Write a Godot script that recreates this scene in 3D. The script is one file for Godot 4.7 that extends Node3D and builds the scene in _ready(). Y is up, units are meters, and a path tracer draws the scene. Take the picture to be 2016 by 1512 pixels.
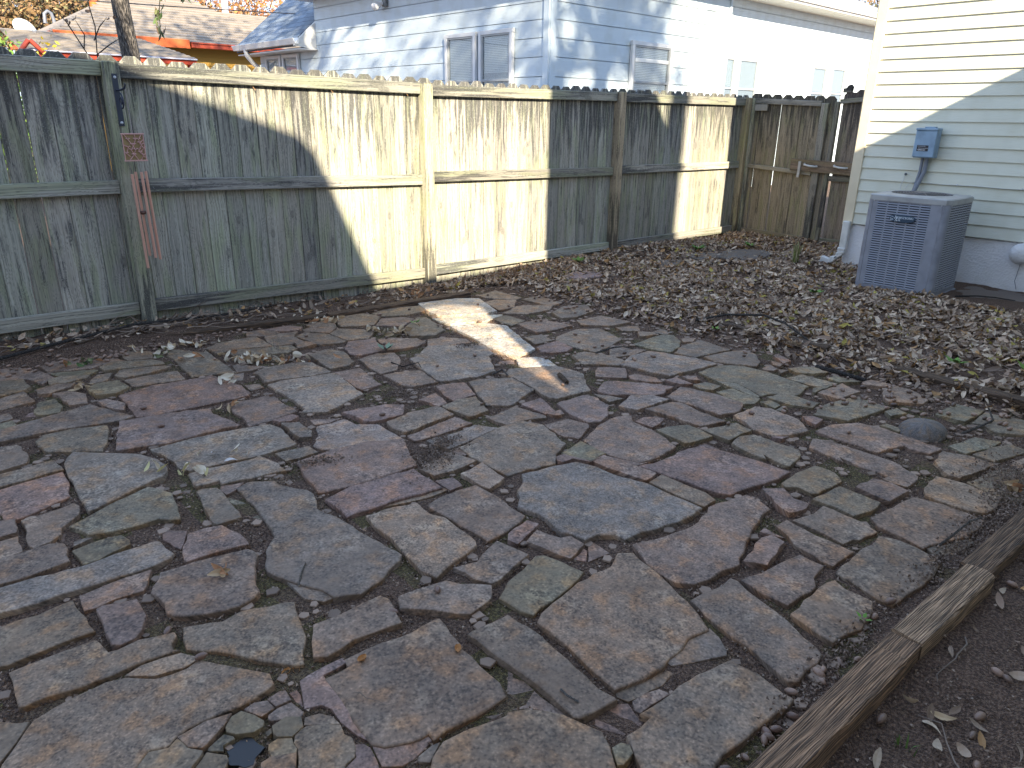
extends Node3D

const SUN := Vector3(0.48, -0.56, -1.0)      # the way the sunlight travels
var rng := RandomNumberGenerator.new()
var M := {}                                   # materials
var names := {}

# ------------------------------------------------------------------ mesh collector
class Shape:
	var v := PackedVector3Array()
	var n := PackedVector3Array()
	var t := PackedVector2Array()
	var k := PackedColorArray()
	var xf := Transform3D.IDENTITY
	var mode := 0            # 0 flat metres, 1 wood along y, 2 wood along x, 3 wood along z
	var c := Color.WHITE
	var plank := 0
	var off := 0.0
	var us := 1.0
	var flip := 1.0
	func uv_of(p: Vector3, m: Vector3) -> Vector2:
		var a := m.abs()
		if mode == 0:
			if a.x >= a.y and a.x >= a.z: return Vector2(p.z, p.y) * us + Vector2(off, off)
			if a.y >= a.z: return Vector2(p.x, p.z) * us + Vector2(off, off)
			return Vector2(p.x, p.y) * us + Vector2(off, off)
		var along := p.y
		var across := p.x if a.z > a.x else p.z
		if mode == 2:
			along = p.x
			across = p.y if a.z > a.y else p.z
			return Vector2((plank + 0.5 + clampf(across / 0.15, -0.48, 0.48)) / 16.0, along / 2.6 + 0.5 + off * 0.3)
		elif mode == 3:
			along = p.z
			across = p.y if a.x > a.y else p.x
		return Vector2((plank + 0.5 + clampf(flip * across / 0.15, -0.48, 0.48)) / 16.0, along / 1.75 + off)
	func vert(p: Vector3, m: Vector3, uv: Vector2) -> void:
		v.append(xf * p); n.append((xf.basis * m).normalized()); t.append(uv); k.append(c)
	func tri(a: Vector3, b: Vector3, d: Vector3) -> void:      # counter-clockwise from outside
		var m := (b - a).cross(d - a)
		if m.length_squared() < 1e-16: return
		m = m.normalized()
		vert(a, m, uv_of(a, m)); vert(d, m, uv_of(d, m)); vert(b, m, uv_of(b, m))
	func quad(a: Vector3, b: Vector3, d: Vector3, e: Vector3) -> void:
		tri(a, b, d); tri(a, d, e)
	func smooth(a: Vector3, b: Vector3, d: Vector3, na: Vector3, nb: Vector3, nd: Vector3, ua: Vector2, ub: Vector2, ud: Vector2) -> void:
		vert(a, na, ua); vert(d, nd, ud); vert(b, nb, ub)
	func box(o: Vector3, s: Vector3, ch := 0.0) -> void:
		var h := s * 0.5
		if ch <= 0.0:
			for ax in 3:
				for sg in [-1.0, 1.0]:
					var m := Vector3.ZERO; m[ax] = sg
					var u := Vector3.ZERO; u[(ax + 1) % 3] = sg
					var w := Vector3.ZERO; w[(ax + 2) % 3] = 1.0
					quad(o + (m - u - w) * h, o + (m + u - w) * h, o + (m + u + w) * h, o + (m - u + w) * h)
			return
		var i := h - Vector3(ch, ch, ch)
		for ax in 3:
			var bx := (ax + 1) % 3
			var cx := (ax + 2) % 3
			for sg in [-1.0, 1.0]:
				var q := []
				for e in [[-1, -1], [1, -1], [1, 1], [-1, 1]]:
					var p := Vector3.ZERO
					p[ax] = sg * h[ax]; p[bx] = e[0] * i[bx] * sg; p[cx] = e[1] * i[cx]
					q.append(o + p)
				quad(q[0], q[1], q[2], q[3])
			for s1 in [-1.0, 1.0]:
				for s2 in [-1.0, 1.0]:
					var q2 := []
					for e in [[0, -1], [1, -1], [1, 1], [0, 1]]:
						var p2 := Vector3.ZERO
						p2[ax] = e[1] * i[ax]
						p2[bx] = s1 * (h[bx] if e[0] == 0 else i[bx])
						p2[cx] = s2 * (i[cx] if e[0] == 0 else h[cx])
						q2.append(o + p2)
					if s1 * s2 > 0: quad(q2[0], q2[1], q2[2], q2[3])
					else: quad(q2[3], q2[2], q2[1], q2[0])
		for a in [-1.0, 1.0]:
			for b in [-1.0, 1.0]:
				for d in [-1.0, 1.0]:
					var sgn := Vector3(a, b, d)
					var p1 := o + sgn * Vector3(h.x, i.y, i.z)
					var p2 := o + sgn * Vector3(i.x, h.y, i.z)
					var p3 := o + sgn * Vector3(i.x, i.y, h.z)
					if a * b * d > 0: tri(p1, p2, p3)
					else: tri(p1, p3, p2)
	func prism(poly: PackedVector2Array, z0: float, z1: float, ch := 0.0) -> void:   # outline counter-clockwise in xy, thickness along z
		var turn := 0.0
		for j in poly.size(): turn += poly[j].cross(poly[(j + 1) % poly.size()])
		if turn < 0.0: poly.reverse()
		var cnt := poly.size()
		var ids := Geometry2D.triangulate_polygon(poly)
		var front := poly.duplicate()
		if ch > 0.0:
			for j in cnt:
				var d1 := (poly[j] - poly[(j + cnt - 1) % cnt]).normalized()
				var d2 := (poly[(j + 1) % cnt] - poly[j]).normalized()
				front[j] = poly[j] + Vector2(-(d1 + d2).y, (d1 + d2).x).normalized() * ch
		for j in range(0, ids.size(), 3):
			var a := front[ids[j]]; var b := front[ids[j + 1]]; var d := front[ids[j + 2]]
			if (b - a).cross(d - a) < 0:
				var s := b; b = d; d = s
			tri(Vector3(a.x, a.y, z1), Vector3(b.x, b.y, z1), Vector3(d.x, d.y, z1))
			a = poly[ids[j]]; b = poly[ids[j + 1]]; d = poly[ids[j + 2]]
			if (b - a).cross(d - a) < 0:
				var s2 := b; b = d; d = s2
			tri(Vector3(a.x, a.y, z0), Vector3(d.x, d.y, z0), Vector3(b.x, b.y, z0))
		for j in cnt:
			var p := poly[j]; var q := poly[(j + 1) % cnt]
			var f := front[j]; var g := front[(j + 1) % cnt]
			quad(Vector3(p.x, p.y, z0), Vector3(q.x, q.y, z0), Vector3(q.x, q.y, z1 - ch), Vector3(p.x, p.y, z1 - ch))
			if ch > 0.0: quad(Vector3(p.x, p.y, z1 - ch), Vector3(q.x, q.y, z1 - ch), Vector3(g.x, g.y, z1), Vector3(f.x, f.y, z1))
	func tube(pts: Array, radii: Array, sides := 8, caps := true) -> void:
		var rings := []
		var up := Vector3.UP
		var run := 0.0
		for j in pts.size():
			var d: Vector3 = (pts[mini(j + 1, pts.size() - 1)] - pts[maxi(j - 1, 0)]).normalized()
			if absf(d.dot(up)) > 0.95: up = Vector3.RIGHT
			var s := d.cross(up).normalized()
			up = s.cross(d).normalized()
			if j > 0: run += (pts[j] - pts[j - 1]).length()
			var ring := []
			for q in sides + 1:
				var a := TAU * q / sides
				var m := s * cos(a) + up * sin(a)
				ring.append([pts[j] + m * radii[j], m, Vector2(float(q) / sides, run * us)])
			rings.append(ring)
		for j in pts.size() - 1:
			for q in sides:
				var a: Array = rings[j][q]; var b: Array = rings[j][q + 1]; var d: Array = rings[j + 1][q + 1]; var e: Array = rings[j + 1][q]
				smooth(a[0], d[0], b[0], a[1], d[1], b[1], a[2], d[2], b[2])
				smooth(a[0], e[0], d[0], a[1], e[1], d[1], a[2], e[2], d[2])
		if caps:
			for q in sides:
				tri(pts[0], rings[0][q][0], rings[0][q + 1][0])
				tri(pts[-1], rings[-1][q + 1][0], rings[-1][q][0])
	func lathe(prof: Array, sides := 16) -> void:       # profile of Vector2(radius, height), turned about y
		for j in prof.size() - 1:
			var a: Vector2 = prof[j]; var b: Vector2 = prof[j + 1]
			var nn := Vector2((b - a).y, -(b - a).x).normalized()
			var n0 := nn; var n1 := nn
			if j > 0:
				var pa: Vector2 = a - prof[j - 1]
				n0 = (nn + Vector2(pa.y, -pa.x).normalized()).normalized()
			if j < prof.size() - 2:
				var pb: Vector2 = prof[j + 2] - b
				n1 = (nn + Vector2(pb.y, -pb.x).normalized()).normalized()
			for q in sides:
				var c0 := cos(TAU * q / sides); var s0 := sin(TAU * q / sides)
				var c1 := cos(TAU * (q + 1) / sides); var s1 := sin(TAU * (q + 1) / sides)
				var A := Vector3(a.x * c0, a.y, a.x * s0); var B := Vector3(a.x * c1, a.y, a.x * s1)
				var D := Vector3(b.x * c1, b.y, b.x * s1); var E := Vector3(b.x * c0, b.y, b.x * s0)
				var nA := Vector3(n0.x * c0, n0.y, n0.x * s0); var nB := Vector3(n0.x * c1, n0.y, n0.x * s1)
				var nD := Vector3(n1.x * c1, n1.y, n1.x * s1); var nE := Vector3(n1.x * c0, n1.y, n1.x * s0)
				var u0 := float(q) / sides; var u1 := float(q + 1) / sides
				smooth(A, D, B, nA, nD, nB, Vector2(u0, a.y), Vector2(u1, b.y), Vector2(u1, a.y))
				smooth(A, E, D, nA, nE, nD, Vector2(u0, a.y), Vector2(u0, b.y), Vector2(u1, b.y))
	func done() -> ArrayMesh:
		var arr := []
		arr.resize(Mesh.ARRAY_MAX)
		arr[Mesh.ARRAY_VERTEX] = v; arr[Mesh.ARRAY_NORMAL] = n; arr[Mesh.ARRAY_TEX_UV] = t; arr[Mesh.ARRAY_COLOR] = k
		var m := ArrayMesh.new()
		m.add_surface_from_arrays(Mesh.PRIMITIVE_TRIANGLES, arr)
		return m

func shape(mode := 0, c := Color.WHITE) -> Shape:
	var s := Shape.new(); s.mode = mode; s.c = c
	return s

# ------------------------------------------------------------------ scene tree helpers
func put(called: String, mesh: Mesh, mat: Material, parent: Node = null) -> MeshInstance3D:
	var o := MeshInstance3D.new()
	o.name = numbered(called, parent)
	o.mesh = mesh; o.material_override = mat
	(parent if parent else self).add_child(o, true)
	return o
func numbered(called: String, parent: Node = null) -> String:
	var key := str((parent if parent else self).get_instance_id()) + called
	var i: int = names.get(key, 0)
	names[key] = i + 1
	return called if i == 0 else "%s_%03d" % [called, i]
func thing(called: String, label: String, category: String, at := Vector3.ZERO, group := "") -> Node3D:
	var o := Node3D.new()
	o.name = numbered(called); o.position = at
	add_child(o, true)
	tag(o, label, category, group)
	return o
func tag(o: Node, label: String, category := "", group := "", kind := "") -> void:
	o.set_meta("label", label)
	if category: o.set_meta("category", category)
	if group: o.set_meta("group", group)
	if kind: o.set_meta("kind", kind)
func setting(o: Node, label: String) -> void:
	o.set_meta("label", label); o.set_meta("kind", "structure")
func scatter(called: String, mesh: Mesh, mat: Material, xs: Array, cols: Array, parent: Node = null) -> MultiMeshInstance3D:
	mesh.surface_set_material(0, mat)
	var mm := MultiMesh.new()
	mm.transform_format = MultiMesh.TRANSFORM_3D; mm.use_colors = true
	mm.mesh = mesh; mm.instance_count = xs.size()
	for i in xs.size():
		mm.set_instance_transform(i, xs[i]); mm.set_instance_color(i, cols[i])
	var o := MultiMeshInstance3D.new()
	o.name = numbered(called, parent); o.multimesh = mm; o.material_override = mat
	(parent if parent else self).add_child(o, true)
	o.set_meta("kind", "stuff")
	return o
func rf(a: float, b: float) -> float: return rng.randf_range(a, b)
func lin(r: float, g: float, b: float) -> Color: return Color(r, g, b).linear_to_srgb()
func mix3(a: Color, b: Color, f: float) -> Color: return a.lerp(b, f)
func spin(yaw: float, pitch := 0.0, roll := 0.0) -> Basis: return Basis.from_euler(Vector3(pitch, yaw, roll))

# ------------------------------------------------------------------ textures
func noise(kind: int, freq: float, oct := 4, sd := 1) -> FastNoiseLite:
	var f := FastNoiseLite.new()
	f.noise_type = kind as FastNoiseLite.NoiseType; f.frequency = freq; f.seed = sd
	f.fractal_type = FastNoiseLite.FRACTAL_FBM if oct > 1 else FastNoiseLite.FRACTAL_NONE
	f.fractal_octaves = oct
	return f
func grey(f: FastNoiseLite, w: int, h: int) -> PackedByteArray:
	return f.get_seamless_image(w, h).get_data()
func tex(w: int, h: int, data: PackedByteArray, fmt := Image.FORMAT_RGB8) -> ImageTexture:
	var im := Image.create_from_data(w, h, false, fmt, data)
	return ImageTexture.create_from_image(im)
func sr(x: float) -> int:                     # linear 0..1 to an sRGB byte
	return clampi(int(pow(clampf(x, 0.0, 1.0), 0.4545) * 255.0), 0, 255)

func make_stone_textures() -> void:
	var S := 1024
	var a := grey(noise(FastNoiseLite.TYPE_SIMPLEX, 0.006, 5, 3), S, S)
	var b := grey(noise(FastNoiseLite.TYPE_SIMPLEX, 0.03, 4, 8), S, S)
	var d := grey(noise(FastNoiseLite.TYPE_VALUE, 0.28, 3, 5), S, S)
	var e := grey(noise(FastNoiseLite.TYPE_SIMPLEX, 0.011, 4, 21), S, S)
	var f := grey(noise(FastNoiseLite.TYPE_SIMPLEX, 0.0045, 4, 40), S, S)
	var lut := PackedByteArray(); lut.resize(1025)
	for i in 1025: lut[i] = sr(i / 1024.0)
	var col := PackedByteArray(); col.resize(S * S * 3)
	var hgt := PackedByteArray(); hgt.resize(S * S)
	for i in S * S:
		var A := a[i] / 255.0; var B := b[i] / 255.0; var D := d[i] / 255.0; var E := e[i] / 255.0; var F := f[i] / 255.0
		var l := 0.38 + 0.24 * (A - 0.5) + 0.17 * (B - 0.5) + 0.44 * (D - 0.5)
		var r := 1.0; var g := 1.0; var bl := 1.0
		var tan_ := clampf((E - 0.56) * 4.0, 0.0, 1.0) * 0.6
		r += 0.42 * tan_; g += 0.1 * tan_; bl -= 0.26 * tan_
		var blue := clampf((0.45 - E) * 4.0, 0.0, 1.0) * 0.4
		r -= 0.24 * blue; g -= 0.1 * blue; bl += 0.05 * blue
		if F > 0.62:                                # pale lichen crust
			var q := clampf((F - 0.62) * 9.0, 0.0, 1.0) * clampf((D * 0.6 + B * 0.7 - 0.55) * 5.0, 0.0, 1.0)
			l += 0.15 * q; r *= 1.0 - 0.04 * q
		if D < 0.3: l *= 0.82                       # pits
		if D > 0.74: l += 0.10
		col[i * 3] = lut[clampi(int(l * r * 1024.0), 0, 1024)]
		col[i * 3 + 1] = lut[clampi(int(l * g * 1024.0), 0, 1024)]
		col[i * 3 + 2] = lut[clampi(int(l * bl * 1024.0), 0, 1024)]
		var ter := (F * 7.0 + A * 3.0)
		var st := floorf(ter) + clampf((ter - floorf(ter) - 0.86) * 7.0, 0.0, 1.0)
		hgt[i] = clampi(int(255.0 * (0.05 * st + 0.34 * B + 0.13 * D + 0.05)), 0, 255)
	M.stone_c = tex(S, S, col); M.stone_h = tex(S, S, hgt, Image.FORMAT_L8)

func make_wood_textures() -> void:
	var PW := 64
	var W := PW * 16
	var H := 1024
	var gr := noise(FastNoiseLite.TYPE_SIMPLEX, 1.0, 3, 11)
	var lo := noise(FastNoiseLite.TYPE_SIMPLEX, 1.0, 3, 12)
	var sp := noise(FastNoiseLite.TYPE_VALUE, 1.0, 2, 13)
	var col := PackedByteArray(); col.resize(W * H * 3)
	var hgt := PackedByteArray(); hgt.resize(W * H)
	var lut := PackedByteArray(); lut.resize(1025)
	for i in 1025: lut[i] = sr(i / 1024.0)
	var r2 := RandomNumberGenerator.new(); r2.seed = 77
	for p in 16:
		var kn := []
		for q in [1, 0, 2, 1, 0, 1, 3, 1, 0, 2, 1, 1, 0, 2, 1, 0][p]:
			kn.append([r2.randf_range(0.02, 0.125), r2.randf_range(0.08, 1.65), r2.randf_range(0.006, 0.021)])
		var mild := r2.randf_range(0.22, 0.5) if p < 8 else r2.randf_range(0.65, 1.0)
		for y in H:
			var Y := 1.75 * y / H
			for x in PW:
				var X := 0.15 * x / PW
				var g := X + 0.012 * lo.get_noise_2d(p * 9.0 + X * 5.0, Y * 1.7)
				var core := 0.0; var rim := 0.0; var halo := 0.0; var ring := 0.0
				for kk in kn:
					var dx: float = X - kk[0]
					var dy: float = (Y - kk[1]) / 1.75
					var d2 := dx * dx + dy * dy
					var R: float = kk[2]
					if d2 < R * R * 30.0:
						var d := sqrt(d2)
						g += signf(dx) * R * 1.3 * exp(-d / (R * 1.6))
						core = maxf(core, clampf((R - d) / R * 4.0, 0.0, 1.0))
						rim = maxf(rim, exp(-absf(d - R) / (R * 0.16)))
						halo = maxf(halo, exp(-d / (R * 1.5)) * (0.4 + 0.6 * float(p > 7)))
						ring = sin(d * 1500.0 + 2.0 * lo.get_noise_2d(X * 90.0, Y * 40.0))
				var n1 := gr.get_noise_2d(g * 210.0 + p * 50.0, Y * 0.9)
				var n2 := gr.get_noise_2d(g * 70.0 + p * 31.0, Y * 0.45 + 40.0)
				var n3 := lo.get_noise_2d(X * 20.0 + p * 20.0, Y * 1.7 + 7.0)
				var sk := sp.get_noise_2d(X * 420.0 + p * 90.0, Y * 300.0)
				var l := 0.43 + 0.13 * n1 + 0.13 * n2
				if core > 0.0: l = lerpf(l, 0.25 + 0.07 * n1 + 0.06 * ring, core * 0.75)
				l *= 1.0 - 0.55 * rim * (0.6 + 0.4 * n2)
				if n1 < -0.5: l *= 0.6
				var alg := clampf(lo.get_noise_2d(X * 7.0 + p * 11.0, Y * 1.3 + 90.0) * 2.2 + (Y - 0.9) * 0.3, 0.0, 1.0)
				var r := l * (1.0 - 0.10 * alg); var gg := l * (0.955 - 0.03 * alg); var b := l * (0.80 - 0.15 * alg)
				# mildew streaks that hang from the top edge and gather at the foot
				var top := clampf(1.0 - Y / 0.75, 0.0, 1.0)
				var m := clampf((n3 * 0.75 + n1 * 0.5 + n2 * 0.35 + mild * 0.55 + top * 1.0 - 0.74 + 0.25 * clampf((Y - 1.45) * 4.0, 0.0, 1.0)) * 2.5, 0.0, 0.86)
				m = clampf(m + halo * (0.55 + n3) * (1.0 - core), 0.0, 0.9)
				r = lerpf(r, 0.05, m); gg = lerpf(gg, 0.05, m); b = lerpf(b, 0.052, m)
				if sk > 0.46 and m > 0.12:
					r = lerpf(r, 0.48, 0.55); gg = lerpf(gg, 0.5, 0.55); b = lerpf(b, 0.46, 0.55)
				var i := y * W + p * PW + x
				col[i * 3] = lut[clampi(int(r * 1024.0), 0, 1024)]
				col[i * 3 + 1] = lut[clampi(int(gg * 1024.0), 0, 1024)]
				col[i * 3 + 2] = lut[clampi(int(b * 1024.0), 0, 1024)]
				hgt[i] = clampi(int(255.0 * (0.5 + 0.3 * n1 + 0.2 * n2 - 0.25 * rim)), 0, 255)
	M.wood_c = tex(W, H, col); M.wood_h = tex(W, H, hgt, Image.FORMAT_L8)

func ramp_tex(f: FastNoiseLite, size: int, offs: Array, cols: Array) -> ImageTexture:   # grey noise through a colour ramp
	var g := grey(f, size, size)
	var lut := []
	for i in 256:
		var x := i / 255.0
		var c: Color = cols[-1]
		for j in offs.size() - 1:
			if x <= offs[j + 1]:
				c = cols[j].lerp(cols[j + 1], clampf((x - offs[j]) / (offs[j + 1] - offs[j]), 0.0, 1.0)); break
		lut.append([sr(c.r), sr(c.g), sr(c.b)])
	var out := PackedByteArray(); out.resize(size * size * 3)
	for i in size * size:
		var q: Array = lut[g[i]]
		out[i * 3] = q[0]; out[i * 3 + 1] = q[1]; out[i * 3 + 2] = q[2]
	return tex(size, size, out)
func stretched(f: FastNoiseLite, w: int, h: int, sx: float, sy: float, lo: float, hi: float) -> ImageTexture:   # streaky grey
	var out := PackedByteArray(); out.resize(w * h * 3)
	for y in h:
		for x in w:
			var q := clampi(int(lerpf(lo, hi, clampf(0.5 + f.get_noise_2d(x * sx, y * sy) * 0.9, 0.0, 1.0)) * 255.0), 0, 255)
			var i := (y * w + x) * 3
			out[i] = q; out[i + 1] = q; out[i + 2] = q
	return tex(w, h, out)

func mat(c: Color, rough := 0.8, metal := 0.0) -> StandardMaterial3D:      # c is sRGB
	var m := StandardMaterial3D.new()
	m.albedo_color = c; m.roughness = rough; m.metallic = metal
	return m
func vmat(rough := 0.85) -> StandardMaterial3D:
	var m := mat(Color.WHITE, rough)
	m.vertex_color_use_as_albedo = true
	return m
func bump(m: StandardMaterial3D, t: Texture2D, cm: float) -> StandardMaterial3D:
	m.heightmap_enabled = true; m.heightmap_texture = t; m.heightmap_scale = cm
	return m

func make_materials() -> void:
	make_stone_textures(); make_wood_textures()
	M.stone = vmat(0.72); M.stone.albedo_texture = M.stone_c; bump(M.stone, M.stone_h, 0.55)
	M.wood = vmat(0.85); M.wood.albedo_texture = M.wood_c; bump(M.wood, M.wood_h, 0.25)
	var soil := ramp_tex(noise(FastNoiseLite.TYPE_SIMPLEX, 0.05, 6, 61), 1024, [0.0, 0.35, 0.55, 0.75, 1.0], [Color(0.045, 0.023, 0.013), Color(0.09, 0.048, 0.028), Color(0.145, 0.082, 0.049), Color(0.205, 0.123, 0.077), Color(0.29, 0.19, 0.125)])
	M.soil = vmat(0.95); M.soil.albedo_texture = soil
	var sh := grey(noise(FastNoiseLite.TYPE_SIMPLEX, 0.10, 4, 62), 1024, 1024)
	bump(M.soil, tex(1024, 1024, sh, Image.FORMAT_L8), 1.2)
	M.leaf = vmat(0.8); M.leaf.cull_mode = BaseMaterial3D.CULL_DISABLED; M.leaf.backlight_enabled = true; M.leaf.backlight = Color(0.25, 0.25, 0.25)
	M.plain = vmat(0.8)
	M.gloss = vmat(0.45)
	# painted siding: brushed emboss as fine relief
	var em := stretched(noise(FastNoiseLite.TYPE_SIMPLEX, 1.0, 3, 71), 512, 256, 0.012, 0.22, 0.0, 1.0)
	M.yellow = vmat(0.55); bump(M.yellow, em, 0.05)
	M.white = vmat(0.6)
	var dirt := ramp_tex(noise(FastNoiseLite.TYPE_SIMPLEX, 0.005, 3, 72), 512, [0.0, 0.4, 0.6, 1.0], [Color(0.92, 0.91, 0.88), Color(0.97, 0.97, 0.965), Color(1, 1, 1), Color(1, 1, 1)])
	M.white.albedo_texture = dirt; M.yellow.albedo_texture = dirt
	var stc := grey(noise(FastNoiseLite.TYPE_CELLULAR, 0.10, 3, 73), 512, 512)
	M.stucco = vmat(0.9); bump(M.stucco, tex(512, 512, stc, Image.FORMAT_L8), 0.4); M.stucco.albedo_texture = dirt
	var shg := ramp_tex(noise(FastNoiseLite.TYPE_VALUE, 0.3, 3, 74), 512, [0.0, 0.5, 1.0], [Color(0.5, 0.5, 0.5), Color(0.8, 0.8, 0.8), Color(1, 1, 1)])
	M.shingle = vmat(0.9); M.shingle.albedo_texture = shg
	var brk := stretched(noise(FastNoiseLite.TYPE_SIMPLEX, 1.0, 4, 75), 256, 512, 0.11, 0.028, 0.0, 1.0)
	M.bark = vmat(0.95); M.bark.albedo_texture = stretched(noise(FastNoiseLite.TYPE_SIMPLEX, 1.0, 4, 75), 256, 512, 0.11, 0.028, 0.35, 1.0); bump(M.bark, brk, 2.5)
	M.metal = vmat(0.42); M.metal.albedo_texture = ramp_tex(noise(FastNoiseLite.TYPE_SIMPLEX, 0.01, 5, 76), 512, [0.0, 0.4, 0.7, 1.0], [Color(0.7, 0.7, 0.7), Color(0.86, 0.86, 0.86), Color(0.95, 0.95, 0.95), Color(1, 1, 1)])
	M.copper = vmat(0.38); M.copper.metallic = 0.3
	M.pane = mat(Color(0.75, 0.85, 0.9, 0.1), 0.02); M.pane.transparency = BaseMaterial3D.TRANSPARENCY_ALPHA;
	M.pane.metallic_specular = 0.9
	M.water = mat(Color(0.12, 0.105, 0.095), 0.38)
	var tg := stretched(noise(FastNoiseLite.TYPE_SIMPLEX, 1.0, 5, 91), 2048, 1024, 0.30, 0.010, 0.35, 1.0)
	M.timber = vmat(0.9); M.timber.albedo_texture = tg; bump(M.timber, tg, 0.5)

# ------------------------------------------------------------------ ground
func post_ground(x: float) -> float:
	var xs := [-3.0, 1.5, 3.85, 6.3, 8.7, 12.0]
	var ys := [0.05, 0.05, -0.05, 0.03, -0.02, -0.02]
	for i in 5:
		if x <= xs[i + 1]: return lerpf(ys[i], ys[i + 1], clampf((x - xs[i]) / (xs[i + 1] - xs[i]), 0.0, 1.0))
	return -0.02
func ground_y(x: float, z: float) -> float:
	var far := clampf((absf(x - 3.0) - 8.0) / 4.0, 0.0, 1.0)
	var y := 0.018 * gn.get_noise_2d(x * 0.7, z * 0.7) + 0.012 * gn.get_noise_2d(x * 4.0, z * 4.0) + 0.005 * gn.get_noise_2d(x * 17.0, z * 17.0)
	y = lerpf(y, -0.05, far)
	y += post_ground(x) * exp(-absf(z) / 0.35) * (1.0 - far)
	if x > -2.0 and x < 4.35 and z > 0.25 and z < 4.75:
		var inside := minf(minf(x + 2.0, 4.35 - x), minf(z - 0.25, 4.75 - z))
		y = lerpf(y, -0.019 + 0.009 * gn.get_noise_2d(x * 6.0, z * 6.0) + 0.004 * gn.get_noise_2d(x * 25.0, z * 25.0), clampf(inside / 0.12, 0.0, 1.0))
	if x > 4.2 and z < 4.6 and z > 0.1 and x < 7.6: y += 0.02 * clampf((x - 4.3) * 3.0, 0.0, 1.0)
	return y
var gn: FastNoiseLite

func build_ground() -> void:
	var xs := [-220.0, -110.0, -55.0, -28.0, -14.0, -7.0, -4.0]
	var zs := [-220.0, -120.0, -60.0, -35.0, -22.0, -14.0, -9.0, -5.5, -3.0, -1.5, -0.6]
	var q := -2.4
	while q < 9.6: xs.append(q); q += 0.07
	xs.append_array([10.5, 12.0, 15.0, 20.0, 30.0, 55.0, 110.0, 220.0])
	q = -0.24
	while q < 5.6: zs.append(q); q += 0.07
	zs.append_array([6.5, 8.0, 12.0, 20.0, 40.0, 80.0, 160.0, 220.0])
	var s := shape(0)
	var P := []
	for z in zs:
		var row := []
		for x in xs: row.append(Vector3(x, ground_y(x, z), z))
		P.append(row)
	var nrm := func(i: int, j: int) -> Vector3:
		var a: Vector3 = P[mini(j + 1, zs.size() - 1)][i] - P[maxi(j - 1, 0)][i]
		var b: Vector3 = P[j][mini(i + 1, xs.size() - 1)] - P[j][maxi(i - 1, 0)]
		return a.cross(b).normalized()
	var N := []
	for j in zs.size():
		var row := []
		for i in xs.size(): row.append(nrm.call(i, j))
		N.append(row)
	for j in zs.size() - 1:
		for i in xs.size() - 1:
			var a: Vector3 = P[j][i]; var b: Vector3 = P[j][i + 1]; var d: Vector3 = P[j + 1][i + 1]; var e: Vector3 = P[j + 1][i]
			var moss := clampf((gn.get_noise_2d(a.x * 2.1 + 40.0, a.z * 2.1) - 0.22) * 4.0, 0.0, 0.8) if (a.x < 4.3 and a.z > 0.4 and a.z < 4.6 and a.x > -1.0) else 0.0
			moss = maxf(moss, 0.85 * exp(-Vector2(a.x - 0.35, a.z - 3.55).length_squared() / 0.09) * float(a.x > -1.0))
			s.c = Color(1, 1, 1).lerp(Color(0.75, 1.25, 0.45), moss)
			s.smooth(a, d, b, N[j][i], N[j + 1][i + 1], N[j][i + 1], Vector2(a.x, a.z) * 1.3, Vector2(d.x, d.z) * 1.3, Vector2(b.x, b.z) * 1.3)
			s.smooth(a, e, d, N[j][i], N[j + 1][i], N[j + 1][i + 1], Vector2(a.x, a.z) * 1.3, Vector2(e.x, e.z) * 1.3, Vector2(d.x, d.z) * 1.3)
	setting(put("ground", s.done(), M.soil), "dark bare soil of the yard between the stones and under the leaves")

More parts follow.
